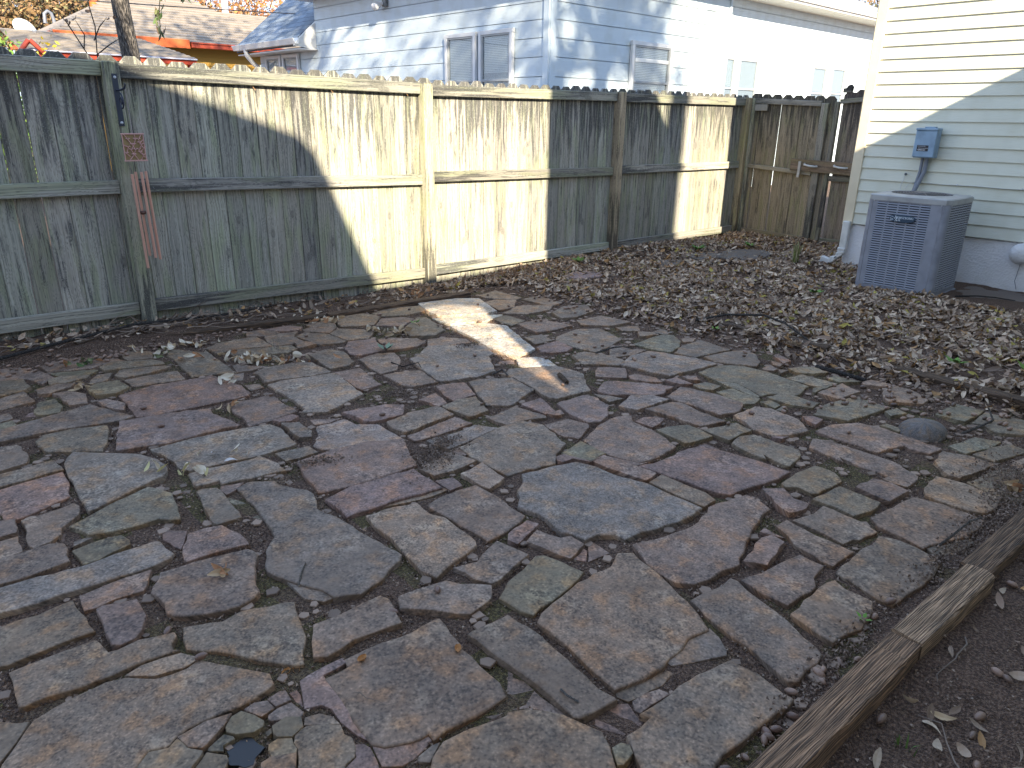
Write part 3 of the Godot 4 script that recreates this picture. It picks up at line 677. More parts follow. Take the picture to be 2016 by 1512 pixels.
	stone("g", [1570, 1300, 1663, 1239, 1866, 1288, 1920, 1334, 1928, 1556, 1816, 1553, 1640, 1492, 1556, 1485, 1584, 1334])
	stone("g", [1528, 1149, 1549, 1071, 1697, 1219, 1595, 1229, 1515, 1208])
	stone("nL", [1467, 1423, 1540, 1453, 1537, 1523, 1460, 1530])
	stone("gL", [1431, 1153, 1566, 1197, 1504, 1326, 1468, 1317])
	stone("p", [1278, 1644, 1513, 1673, 1503, 1798, 1504, 1962, 1332, 2002, 1241, 2004, 1261, 1891, 1257, 1769])
	stone("p", [1350, 2017, 1458, 2009, 1468, 2052, 1410, 2084, 1365, 2062])
	stone("g", [1368, 2065, 1436, 2115, 1434, 2247, 1401, 2309, 1357, 2279, 1357, 2181])
	stone("pL", [1506, 2090, 1634, 2166, 1554, 2180, 1491, 2159])
	stone("w", [1483, 2195, 1555, 2209, 1628, 2205, 1640, 2297, 1720, 2366, 1717, 2474, 1712, 2605, 1592, 2574, 1490, 2529, 1395, 2502, 1404, 2461, 1375, 2450, 1365, 2379, 1439, 2296])
	stone("g", [1200, 2354, 1349, 2380, 1349, 2462, 1261, 2466, 1202, 2454])
	stone("p", [1654, 2142, 1746, 2151, 1871, 2186, 1941, 2263, 1865, 2357, 1708, 2340, 1676, 2312, 1671, 2208])
	stone("n", [1756, 2380, 1878, 2368, 1886, 2357, 2063, 2385, 2059, 2522, 1912, 2530, 1756, 2546, 1743, 2527, 1731, 2470])
	stone("n", [1746, 2568, 1897, 2550, 2051, 2533, 2070, 2649, 1894, 2656, 1735, 2639])
	stone("w", [1776, 2675, 1930, 2687, 2062, 2674, 2122, 2774, 1901, 2811, 1793, 2810])
	stone("g", [1850, 2817, 2118, 2771, 2258, 2768, 2286, 2809, 2316, 2884, 2242, 3105, 2126, 3158, 2065, 3212, 2065, 3217, 1892, 3177, 1829, 3169, 1825, 3081, 1831, 2958, 1828, 2929])
	stone("pL", [1805, 2795, 1862, 2802, 1837, 2897, 1807, 2885])
	stone("g", [2163, 2645, 2226, 2648, 2372, 2622, 2400, 2813, 2385, 2835, 2299, 2796, 2175, 2779, 2163, 2712])
	stone("g", [2417, 2193, 2478, 2190, 2646, 2298, 2617, 2509, 2379, 2600, 2341, 2595, 2263, 2520, 2308, 2426, 2361, 2313])
	stone("p", [2238, 2126, 2287, 2125, 2400, 2178, 2326, 2364, 2257, 2364, 2178, 2363, 2182, 2280])
	stone("p", [2043, 2239, 2173, 2213, 2128, 2368, 2075, 2378])
	stone("g", [2083, 2384, 2194, 2367, 2298, 2398, 2222, 2592, 2138, 2598, 2095, 2588, 2084, 2474])
	stone("w", [2399, 1647, 2477, 1621, 2591, 1527, 2642, 1499, 2950, 1684, 2871, 1885, 2813, 1904, 2657, 2147, 2505, 2157, 2307, 2089, 2301, 2051, 2345, 1837])
	stone("n", [2743, 1361, 2859, 1396, 2945, 1514, 2912, 1607, 2746, 1543, 2649, 1490])
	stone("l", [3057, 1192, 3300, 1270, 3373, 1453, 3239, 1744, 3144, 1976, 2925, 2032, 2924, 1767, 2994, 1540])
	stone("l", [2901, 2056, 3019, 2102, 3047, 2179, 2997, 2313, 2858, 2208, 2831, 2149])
	stone("g", [2644, 2206, 2740, 2170, 2845, 2222, 2991, 2320, 3007, 2419, 3008, 2513, 2883, 2651, 2832, 2733, 2704, 2704, 2600, 2694, 2590, 2607, 2617, 2509, 2654, 2316])
	stone("pL", [2805, 1997, 2891, 2030, 2859, 2093, 2778, 2037])
	stone("p", [3163, 1962, 3365, 1955, 3334, 2120, 3242, 2155, 3146, 2115, 3115, 2048])
	stone("g", [3264, 1732, 3409, 1758, 3364, 1909, 3212, 1902])
	stone("g", [3454, 1858, 3684, 1820, 3824, 1903, 3809, 2024, 3739, 2189, 3551, 2243, 3397, 2270, 3356, 2109, 3380, 1921])
	stone("g", [3220, 2218, 3333, 2217, 3402, 2371, 3396, 2497, 3296, 2540, 3257, 2495, 3201, 2435, 3136, 2381])
	stone("g", [3534, 2258, 3621, 2287, 3625, 2391, 3668, 2455, 3519, 2468, 3400, 2422, 3387, 2384])
	stone("p", [3098, 2519, 3167, 2481, 3228, 2520, 3280, 2600, 3217, 2666, 3151, 2713, 3082, 2644, 3035, 2582])
	stone("p", [2853, 2751, 2993, 2680, 3030, 2689, 3162, 2834, 3211, 2929, 3240, 2975, 3107, 3006, 3032, 2983, 2947, 2901, 2859, 2835])
	stone("n", [2800, 2776, 2845, 2843, 2870, 2923, 2774, 2908, 2790, 2855])
	stone("p", [2559, 2734, 2753, 2746, 2777, 2825, 2733, 2938, 2626, 3024, 2546, 3048, 2493, 3011, 2499, 2898])
	stone("p", [2420, 2616, 2556, 2618, 2533, 2694, 2483, 2815, 2418, 2795])
	stone("p", [2416, 2811, 2505, 2816, 2481, 2866, 2436, 2861])
	stone("p", [2315, 2891, 2455, 2912, 2487, 3022, 2463, 3050, 2319, 3112, 2291, 3042, 2286, 3008])
	stone("p", [2325, 3131, 2489, 3072, 2596, 3049, 2655, 3049, 2726, 3092, 2673, 3148, 2666, 3263, 2635, 3368, 2598, 3454, 2443, 3472, 2336, 3452, 2310, 3384, 2295, 3317, 2295, 3249])
	stone("o", [2142, 3173, 2301, 3140, 2290, 3300, 2186, 3316, 2148, 3257])
	stone("p", [2096, 3187, 2138, 3189, 2176, 3314, 2239, 3318, 2173, 3318, 2138, 3248, 2083, 3241, 2075, 3218])
	stone("p", [2200, 3322, 2281, 3319, 2300, 3382, 2331, 3456, 2407, 3487, 2301, 3461, 2284, 3365])
	stone("o", [3704, 2312, 3935, 2290, 4060, 2298, 4093, 2358, 4009, 2476, 3883, 2549, 3747, 2577, 3715, 2467])
	stone("g", [3936, 2535, 4139, 2538, 4103, 2791, 3777, 2738, 3758, 2600])
	stone("w", [3308, 2538, 3483, 2465, 3655, 2473, 3710, 2574, 3719, 2636, 3769, 2758, 3767, 2911, 3596, 2891, 3363, 2858, 3323, 2708])
	stone("g", [3960, 2149, 4016, 2228, 3997, 2294, 3872, 2237])
	stone("g", [4005, 2219, 4144, 2201, 4156, 2312, 4071, 2307])
	stone("n", [4049, 2447, 4138, 2506, 4051, 2542, 3990, 2505])
	stone("g", [3821, 2775, 4011, 2812, 4149, 2858, 4126, 2950, 4006, 3061, 3907, 3092, 3828, 2962, 3778, 2882])
	stone("o", [3565, 2912, 3763, 2920, 3868, 3021, 3877, 3175, 3819, 3465, 3655, 3492, 3606, 3471, 3551, 3384, 3481, 3364, 3566, 3165, 3517, 3079])
	stone("o", [3515, 2987, 3502, 3088, 3544, 3178, 3463, 3368, 3441, 3369, 3465, 3208])
	stone("o", [3351, 3173, 3468, 3200, 3446, 3384, 3348, 3406, 3303, 3368, 3307, 3276])
	stone("g", [3081, 3045, 3253, 3006, 3311, 3199, 3294, 3284, 3299, 3365, 3191, 3419, 3061, 3378, 3073, 3246, 3061, 3105])
	stone("p", [3284, 2882, 3375, 2891, 3350, 3025, 3293, 2977])
	stone("p", [3402, 2914, 3471, 2962, 3423, 3022, 3385, 2967])
	stone("o", [3336, 3034, 3435, 3053, 3442, 3146, 3352, 3153, 3316, 3081])
	stone("p", [3194, 2693, 3246, 2702, 3286, 2816, 3254, 2890, 3189, 2834, 3157, 2730])
	stone("w", [2771, 2971, 2945, 2909, 3032, 2983, 3051, 3087, 2960, 3076, 2803, 3070])
	stone("p", [2846, 3080, 3035, 3111, 3061, 3181, 3030, 3299, 3020, 3445, 2956, 3424, 2868, 3397, 2866, 3246])
	stone("p", [2677, 3151, 2751, 3148, 2817, 3221, 2750, 3247, 2684, 3255])
	stone("o", [2666, 3287, 2775, 3317, 2834, 3352, 2808, 3509, 2637, 3473, 2654, 3354])
	stone("o", [2837, 3434, 3035, 3491, 3012, 3592, 2899, 3580, 2825, 3584, 2827, 3502])
	stone("t", [3115, 3425, 3309, 3429, 3347, 3498, 3318, 3666, 3224, 3766, 3107, 3735, 3029, 3676, 3028, 3582, 3080, 3513])
	stone("o", [3388, 3412, 3453, 3438, 3426, 3510, 3363, 3512])
	stone("m", [3354, 3522, 3441, 3514, 3415, 3556, 3377, 3560])
	stone("m", [3478, 3401, 3618, 3430, 3596, 3598, 3612, 3630, 3511, 3641, 3467, 3545])
	stone("o", [3846, 3312, 3986, 3338, 3984, 3405, 3990, 3550, 3866, 3512, 3838, 3477, 3850, 3372])
	stone("n", [3888, 3136, 4004, 3123, 3962, 3199, 3904, 3198])
	stone("p", [4177, 3047, 4236, 3055, 4160, 3177, 4075, 3170])
	stone("n", [4073, 3091, 4066, 3175, 4007, 3187, 4009, 3140])
	stone("n", [3945, 3208, 3978, 3261, 3890, 3257])
	stone("o", [4009, 3238, 4105, 3271, 4149, 3322, 4127, 3429, 4028, 3382, 3976, 3306])
	stone("o", [4018, 3481, 4096, 3476, 4109, 3627, 4003, 3549])
	stone("t", [4114, 3631, 4192, 3651, 4207, 3756, 4139, 3754, 4083, 3651])
	stone("o", [3429, 3682, 3596, 3655, 3804, 3693, 3860, 3741, 3812, 3897, 3596, 3861, 3485, 3837, 3469, 3770])
	stone("t", [3746, 3550, 3869, 3559, 4000, 3569, 3959, 3635, 3941, 3695, 3737, 3667])
	stone("o", [3797, 3498, 3889, 3531, 3964, 3550, 3747, 3541, 3734, 3529])
	stone("t", [4114, 3744, 4221, 3790, 4195, 3900, 4118, 3981, 4034, 3990, 3921, 3853, 3968, 3812])
	stone("o", [3922, 4085, 4159, 4096, 4166, 4237, 4037, 4237, 3931, 4218])
	stone("o", [3944, 4247, 4149, 4242, 4176, 4357, 4185, 4418, 3979, 4479, 3898, 4360, 3962, 4297])
	stone("n", [3257, 3778, 3387, 3788, 3521, 3868, 3547, 3993, 3502, 4262, 3404, 4243, 3387, 4155, 3412, 4132, 3234, 4083, 3247, 3850])
	stone("p", [3361, 3660, 3408, 3692, 3401, 3747, 3311, 3757, 3324, 3705])
	stone("o", [3754, 3904, 3845, 3926, 3811, 3990, 3709, 3948])
	stone("o", [3551, 3962, 3601, 3971, 3591, 4064, 3541, 4054, 3561, 3988])
	stone("p", [3013, 3685, 3078, 3741, 3022, 3731])
	stone("n", [2824, 552, 3014, 499, 3283, 610, 3158, 758, 2996, 761, 2808, 672])
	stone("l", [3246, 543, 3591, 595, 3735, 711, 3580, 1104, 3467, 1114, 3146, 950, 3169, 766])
	stone("n", [3798, 602, 4047, 549, 4044, 882, 3960, 910, 3821, 742])
	stone("n", [3685, 826, 3815, 815, 3939, 932, 3758, 1108, 3609, 1092])
	stone("n", [4001, 928, 4201, 928, 4170, 1221, 4021, 1250])
	stone("t", [3576, 1169, 3807, 1075, 4073, 1218, 3931, 1321, 3702, 1307])
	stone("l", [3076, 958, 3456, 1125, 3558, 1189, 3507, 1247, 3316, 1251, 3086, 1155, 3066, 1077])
	stone("g", [3420, 1208, 3561, 1225, 3569, 1428, 3393, 1469])
	stone("g", [3454, 1458, 3666, 1476, 3731, 1749, 3517, 1750, 3401, 1712])
	stone("g", [3864, 1406, 4065, 1323, 4248, 1398, 4154, 1574, 3913, 1614, 3804, 1557])
	stone("g", [3858, 1666, 4094, 1697, 4129, 1954, 3946, 1926, 3788, 1765])
	stone("g", [3929, 1973, 4092, 2048, 3991, 2143, 3896, 2064])
	stone("g", [2723, 1092, 2987, 885, 3061, 913, 2955, 1284, 2821, 1342, 2683, 1254])
	stone("n", [2537, 514, 2760, 533, 2818, 680, 2648, 854, 2446, 746])
	stone("p", [2791, 723, 2947, 786, 2978, 877, 2809, 987, 2658, 862])
	stone("n", [2281, 551, 2515, 527, 2427, 731, 2289, 687])
	# the paving goes on to the left of what the photograph shows
	var z := 0.5
	while z < 4.45:
		var h := rf(0.25, 0.42)
		var xb := 0.50 - 0.155 * (z + h * 0.5 - 0.25) if z + h * 0.5 < 3.45 else (z - 3.5) * 1.1
		while xb > -1.1:
			var w := rf(0.28, 0.46)
			var q := []
			for e in [[0.0, 0.0], [0.5, -0.02], [1.0, 0.0], [1.02, 0.5], [1.0, 1.0], [0.5, 1.02], [0.0, 1.0], [-0.02, 0.5]]:
				q.append(int((xb - 0.03 - e[0] * (w - 0.035) + rf(-0.015, 0.015)) * 1000)); q.append(int((z + e[1] * (h - 0.03) + rf(-0.015, 0.015)) * 1000))
			var clear := true
			for i in range(0, 16, 2):
				if on_stone(q[i] * 0.001, q[i + 1] * 0.001): clear = false
			if clear:
				stone("npgwt"[rng.randi() % 5], q)
				xb -= w
			else: xb -= 0.06
		z += h

# ------------------------------------------------------------------ wooden fence
func wood(plank_pick: int, c: Color, mode: int) -> Shape:
	var s := shape(mode, c); s.plank = plank_pick; s.off = rf(-0.12, 0.02)
	return s
func picket(parent: Node, at: Vector3, yaw: float, w: float, h: float, c: Color, lean := 0.0, stained := false) -> void:
	var s := wood(rng.randi() % 8 + (8 if stained else 0), c, 1)
	s.off = rf(-0.04, 0.0)
	s.flip = -1.0 if rng.randi() % 2 else 1.0
	var cut := w * 0.27 + rf(-0.004, 0.004)
	var hh := w * 0.5
	s.xf = Transform3D(Basis(Vector3.UP, yaw) * Basis(Vector3.BACK, lean), Vector3.ZERO)
	# texture v runs down from the top, so the shape hangs from y = 0
	var poly := PackedVector2Array([Vector2(-hh, -h), Vector2(hh, -h), Vector2(hh, -cut), Vector2(hh - cut, 0), Vector2(-hh + cut, 0), Vector2(-hh, -cut)])
	if rng.randi() % 14 == 0: poly = PackedVector2Array([Vector2(-hh, -h), Vector2(hh, -h), Vector2(hh, -0.004), Vector2(-hh + cut, 0), Vector2(-hh, -cut)])
	s.prism(poly, -0.009, 0.008, 0.004)
	for i in s.t.size(): s.t[i].y = -s.t[i].y
	var o := put("picket", s.done(), M.wood, parent)
	o.position = at
func rail(parent: Node, called: String, a: Vector3, b: Vector3, hgt: float, thick: float, c: Color) -> void:   # runs from a to b (centre line)
	var s := wood(rng.randi() % 16, c, 2)
	s.box(Vector3.ZERO, Vector3(a.distance_to(b), hgt, thick), 0.004)
	var o := put(called, s.done(), M.wood, parent)
	var x := (b - a).normalized()
	var z := x.cross(Vector3.UP).normalized()
	o.transform = Transform3D(Basis(x, z.cross(x), z), (a + b) * 0.5)
func upright(parent: Node, called: String, at: Vector3, w: float, d: float, h: float, c: Color) -> void:   # stands on at
	var s := wood(rng.randi() % 16, c, 1)
	s.box(Vector3(0, h * 0.5, 0), Vector3(w, h, d), 0.005)
	var o := put(called, s.done(), M.wood, parent)
	o.position = at
func wood_tone(x: float) -> Color:
	# darker over the left run and a stretch right of the middle
	var d := 0.85
	if x < 1.5: d = 0.82
	elif x > 5.0 and x < 7.2: d = 0.8
	d *= rf(0.72, 1.2)
	return Color(d * rf(0.97, 1.03), d, d * rf(0.96, 1.04))

func build_fence() -> void:
	var f := thing("wooden_fence", "long weathered grey board fence with dog-eared pickets along the patio", "fence")
	var px := [-0.95, 1.4466, 3.797, 6.2575, 8.70]
	var pb := [0.05, 0.053, -0.063, 0.036, -0.025]
	var pt := [1.668, 1.665, 1.636, 1.640, 1.648]
	var top := [[1.645, 1.624], [1.614, 1.589], [1.577, 1.592], [1.588, 1.598]]
	var mid := [[0.94, 0.93], [0.932, 0.877], [0.894, 0.859], [0.87, 0.858]]
	var low := [[0.165, 0.14], [0.145, 0.085], [0.096, 0.075], [0.072, 0.054]]
	for i in 5: upright(f, "post", Vector3(px[i], pb[i] - 0.12, -0.045), 0.089, 0.089, pt[i] - pb[i] + 0.12, [Color(0.8, 0.8, 0.75), Color(0.82, 0.82, 0.72), Color(0.98, 0.95, 0.84), Color(0.95, 0.79, 0.62), Color(0.95, 0.8, 0.58)][i])
	var x: float = px[0] - 0.045
	for i in 4:
		var a: float = px[i] + 0.046
		var b: float = px[i + 1] - 0.046
		for r in [top, mid, low]:
			rail(f, "rail", Vector3(a, r[i][0], -0.064), Vector3(b, r[i][1], -0.064), 0.085, 0.038, wood_tone((a + b) * 0.5) * 0.95)
		while x < px[i + 1] - (0.02 if i == 3 else 0.0):
			var w := rf(0.134, 0.139)
			var u: float = (x - px[i]) / (px[i + 1] - px[i])
			var ty: float = lerpf(top[i][0], top[i][1], u) + 0.083 + rf(-0.008, 0.008)
			var gap := rf(0.002, 0.0045) if i > 0 else rf(0.001, 0.006)
			var by := post_ground(x) - 0.03
			picket(f, Vector3(x + w * 0.5, ty, -0.094 - rf(0, 0.004)), rf(-0.012, 0.012), w, ty - by, wood_tone(x), rf(-0.0015, 0.0015), rng.randf() < (0.8 if x < 1.5 or (x > 5.0 and x < 7.3) else 0.3))
			x += w + gap
	# nail heads where the pickets meet the rails are too small to see; the hooks under the top rail are not
	for hx in [2.35, 2.95, 3.62, 3.98, 4.6]:
		var s := shape(0, Color(0.35, 0.2, 0.1)); s.tube([Vector3(hx, 1.56, -0.075), Vector3(hx + 0.004, 1.545, -0.06), Vector3(hx + 0.012, 1.53, -0.058), Vector3(hx + 0.018, 1.54, -0.066)], [0.0022, 0.0022, 0.0022, 0.0015], 5)
		put("hook", s.done(), M.plain, f)

func build_gate() -> void:
	# all in the plane x = 8.74, seen from the patio side (-x); local x runs from the fence towards the house
	var g := thing("wooden_gate", "closed weathered wooden gate between the fence post and the yellow house", "gate", Vector3(8.77, 0, -0.035))
	g.rotation.y = -PI / 2
	var dk := Color(0.66, 0.62, 0.6)
	var y0 := 0.03
	upright(g, "stile", Vector3(0.045, 0.0, 0.03), 0.06, 0.04, 1.64, Color(0.85, 0.82, 0.72))
	upright(g, "stile", Vector3(0.965, 0.0, 0.03), 0.085, 0.04, 1.585, dk)
	rail(g, "rail", Vector3(0.08, 1.612, 0.03), Vector3(0.92, 1.578, 0.03), 0.06, 0.036, dk)
	rail(g, "rail", Vector3(0.08, 0.85, 0.03), Vector3(0.92, 0.80, 0.03), 0.045, 0.06, Color(0.8, 0.72, 0.62))
	rail(g, "rail", Vector3(0.08, 0.045, 0.03), Vector3(0.92, 0.03, 0.03), 0.06, 0.036, Color(0.62, 0.52, 0.4))
	var sb := wood(3, dk, 2); sb.box(Vector3(0.16, 1.535, 0.03), Vector3(0.17, 0.075, 0.03), 0.004); put("block", sb.done(), M.wood, g)
	var x := 0.0
	var tops := [1.70, 1.69, 1.685, 1.68, 1.672, 1.668, 1.665, 1.66]
	var i := 0
	while x < 0.96:
		var w := 0.131
		picket(g, Vector3(x + 0.063, tops[mini(i, 7)], 0.0), 0.0, w, tops[mini(i, 7)] - y0, Color(0.9, 0.76, 0.61) * rf(0.66, 0.86), [0.0, 0.006, -0.004, 0.002, 0.0, 0.003, 0.0, 0.0][mini(i, 7)], i % 3 == 1)
		x += w + [0.003, 0.007, 0.008, 0.003, 0.002, 0.003, 0.002, 0.002][mini(i, 7)]
		i += 1
	var p := thing("side_fence_panel", "narrow dark fixed fence panel between the gate and the house wall", "fence panel", Vector3(8.775, 0, 1.04))
	p.rotation.y = -PI / 2
	upright(p, "stile", Vector3(0.03, 0.0, 0.03), 0.05, 0.05, 1.6, dk * 0.75)
	rail(p, "rail", Vector3(0.06, 1.6, 0.03), Vector3(0.85, 1.66, 0.03), 0.05, 0.036, dk * 0.85)
	rail(p, "rail", Vector3(0.06, 0.76, 0.03), Vector3(0.85, 0.77, 0.03), 0.06, 0.036, dk * 0.7)
	rail(p, "rail", Vector3(0.06, 0.04, 0.03), Vector3(0.85, 0.05, 0.03), 0.06, 0.036, dk * 0.7)
	x = 0.075
	i = 0
	while x < 0.82:
		picket(p, Vector3(x + 0.066, [1.70, 1.725, 1.70, 1.7, 1.7, 1.7][i], 0.0), 0.0, 0.13, 1.66, Color(0.66, 0.54, 0.48) * rf(0.65, 0.95), [0.003, 0.0, 0.004, 0, 0, 0][i], true)
		x += [0.132, 0.133, 0.134, 0.134, 0.134, 0.134][i]
		i += 1
	# chewed knob of wood on top of the panel
	var kb := wood(1, dk * 0.55, 1)
	kb.prism(PackedVector2Array([Vector2(-0.05, 0), Vector2(0.05, 0), Vector2(0.055, 0.06), Vector2(0.03, 0.085), Vector2(0.0, 0.075), Vector2(-0.015, 0.05), Vector2(-0.05, 0.045)]), -0.02, 0.02, 0.006)
	var ko := put("broken_picket_end", kb.done(), M.wood, p); ko.position = Vector3(0.11, 1.695, 0.0)
	var bar := thing("latch_board", "short horizontal brown board barring the gate with two pull handles", "board", Vector3(8.70, 0.89, 0.63))
	bar.rotation.y = -PI / 2
	rail(bar, "board", Vector3(0, 0.008, 0), Vector3(0.82, -0.015, 0), 0.135, 0.04, Color(0.60, 0.44, 0.34))
	for hx in [0.26, 0.62]:
		var s := shape(0, Color(0.62, 0.6, 0.56))
		s.tube([Vector3(hx - 0.08, 0.02, 0.02), Vector3(hx - 0.07, 0.012, 0.05), Vector3(hx, 0.0, 0.058), Vector3(hx + 0.06, -0.004, 0.05), Vector3(hx + 0.075, -0.002, 0.02)], [0.012, 0.012, 0.013, 0.012, 0.012], 8)
		put("handle", s.done(), M.metal, bar)
	for hx in [0.12, 0.775]:
		var s := shape(0, Color(0.55, 0.52, 0.47))
		s.box(Vector3(hx, -0.03, 0.024), Vector3(0.035, 0.15, 0.008), 0.002); s.box(Vector3(hx, -0.12, 0.03), Vector3(0.03, 0.035, 0.02), 0.003); s.box(Vector3(hx + 0.012, -0.03, 0.03), Vector3(0.01, 0.15, 0.01), 0.002)
		put("bracket", s.done(), M.metal, bar)

# ------------------------------------------------------------------ wind chime
func build_chime() -> void:
	var b := thing("chime_bracket", "black metal hanging bracket screwed to the fence post above the chime", "bracket", Vector3(1.447, 1.5, 0.0))
	var s := shape(0, Color(0.035, 0.04, 0.06))
	s.box(Vector3(0.008, -0.055, 0.004), Vector3(0.032, 0.30, 0.006), 0.002)
	put("back_plate", s.done(), M.gloss, b)
	s = shape(0, Color(0.03, 0.035, 0.055))
	s.tube([Vector3(0.008, 0.0, 0.006), Vector3(0.012, 0.002, 0.08), Vector3(0.018, 0.012, 0.13), Vector3(0.02, 0.03, 0.145), Vector3(0.02, 0.035, 0.135)], [0.006, 0.006, 0.006, 0.005, 0.004], 6)
	put("hook_arm", s.done(), M.gloss, b)
	var curl := []
	for i in 22:
		var a := 0.45 * i
		var r := 0.05 - 0.0018 * i
		curl.append(Vector3(0.009, -0.065 + r * cos(a), 0.06 + r * sin(a) * 0.9))
	s = shape(0, Color(0.03, 0.035, 0.055))
	var rad := []
	for i in 22: rad.append(0.0045)
	s.tube(curl, rad, 5)
	put("scroll", s.done(), M.gloss, b)
	for y in [0.075, -0.185]:
		s = shape(0, Color(0.6, 0.62, 0.65)); s.xf = Transform3D(Basis(Vector3.RIGHT, PI / 2), Vector3(0.008, y, 0.006)); s.lathe([Vector2(0.0085, 0), Vector2(0.0085, 0.003), Vector2(0.004, 0.005), Vector2(0, 0.005)], 10)
		put("screw", s.done(), M.metal, b)
	var w := thing("wind_chime", "copper wind chime with a pierced square plaque and hanging tubes on the fence post", "wind chime", Vector3(1.47, 1.52, 0.125))
	var cu := Color(0.66, 0.37, 0.28)
	s = shape(0, Color(0.5, 0.42, 0.4)); s.tube([Vector3(0, 0.0, 0), Vector3(0.002, -0.265, 0)], [0.0014, 0.0014], 4)
	put("string", s.done(), M.plain, w)
	# plaque: a frame with a tracery of stems and leaves before a dull gold sheet
	s = shape(0, Color(0.30, 0.2, 0.09)); s.box(Vector3(0, -0.345, -0.004), Vector3(0.118, 0.155, 0.003))
	put("backing", s.done(), M.gloss, w)
	s = shape(0, Color(0.62, 0.36, 0.32))
	for e in [[0.0, -0.267, 0.135, 0.008], [0.0, -0.423, 0.135, 0.008]]: s.box(Vector3(e[0], e[1], 0), Vector3(e[2], e[3], 0.008), 0.001)
	for e in [-0.060, 0.060]: s.box(Vector3(e, -0.345, 0), Vector3(0.005, 0.152, 0.006), 0.001)
	put("frame", s.done(), M.copper, w)
	var tr := [[[-0.05, -0.27], [-0.03, -0.30], [-0.01, -0.33], [0.005, -0.36], [-0.01, -0.39], [-0.035, -0.42]], [[0.01, -0.27], [0.012, -0.30], [0.0, -0.33], [-0.02, -0.36], [-0.005, -0.39], [0.015, -0.42]], [[0.05, -0.27], [0.03, -0.30], [0.045, -0.33], [0.025, -0.36], [0.05, -0.39], [0.03, -0.42]], [[-0.058, -0.33], [-0.035, -0.345], [-0.05, -0.38], [-0.03, -0.40]], [[0.058, -0.30], [0.035, -0.32], [0.055, -0.35], [0.03, -0.375], [0.055, -0.405]]]
	for l in tr:
		s = shape(0, Color(0.62, 0.36, 0.32))
		var pts := []; var rr := []
		for e in l: pts.append(Vector3(e[0], e[1], 0.001)); rr.append(0.0028)
		s.tube(pts, rr, 5)
		for j in range(1, l.size() - 1):
			var o := Vector3(l[j][0], l[j][1], 0.002)
			for sg in [-1.0, 1.0]: s.tube([o, o + Vector3(0.008 * sg, 0.008, 0.001), o + Vector3(0.015 * sg, 0.004, 0)], [0.002, 0.0042, 0.0005], 5)
		put("tracery", s.done(), M.copper, w)
	for e in [[-0.045, -0.50, 0.58, 0.028], [-0.012, -0.49, 0.52, -0.01], [0.01, -0.49, 0.53, 0.03], [0.045, -0.488, 0.55, 0.0]]:
		s = shape(0, cu); s.tube([Vector3(e[0], e[1], e[3]), Vector3(e[0] + 0.01, e[1] - e[2], e[3])], [0.0085, 0.0085], 12)
		var tb := put("tube", s.done(), M.copper, w)
		s = shape(0, Color(0.2, 0.15, 0.14)); s.tube([Vector3(e[0], -0.425, e[3] * 0.3), Vector3(e[0], e[1], e[3])], [0.001, 0.001], 4)
		put("cord", s.done(), M.plain, tb)
	s = shape(0, Color(0.12, 0.06, 0.045)); s.xf = Transform3D(Basis.IDENTITY, Vector3(-0.01, -0.735, 0.01)); s.lathe([Vector2(0.0, -0.01), Vector2(0.017, -0.01), Vector2(0.019, 0), Vector2(0.017, 0.01), Vector2(0, 0.01)], 12)
	put("striker", s.done(), M.gloss, w)

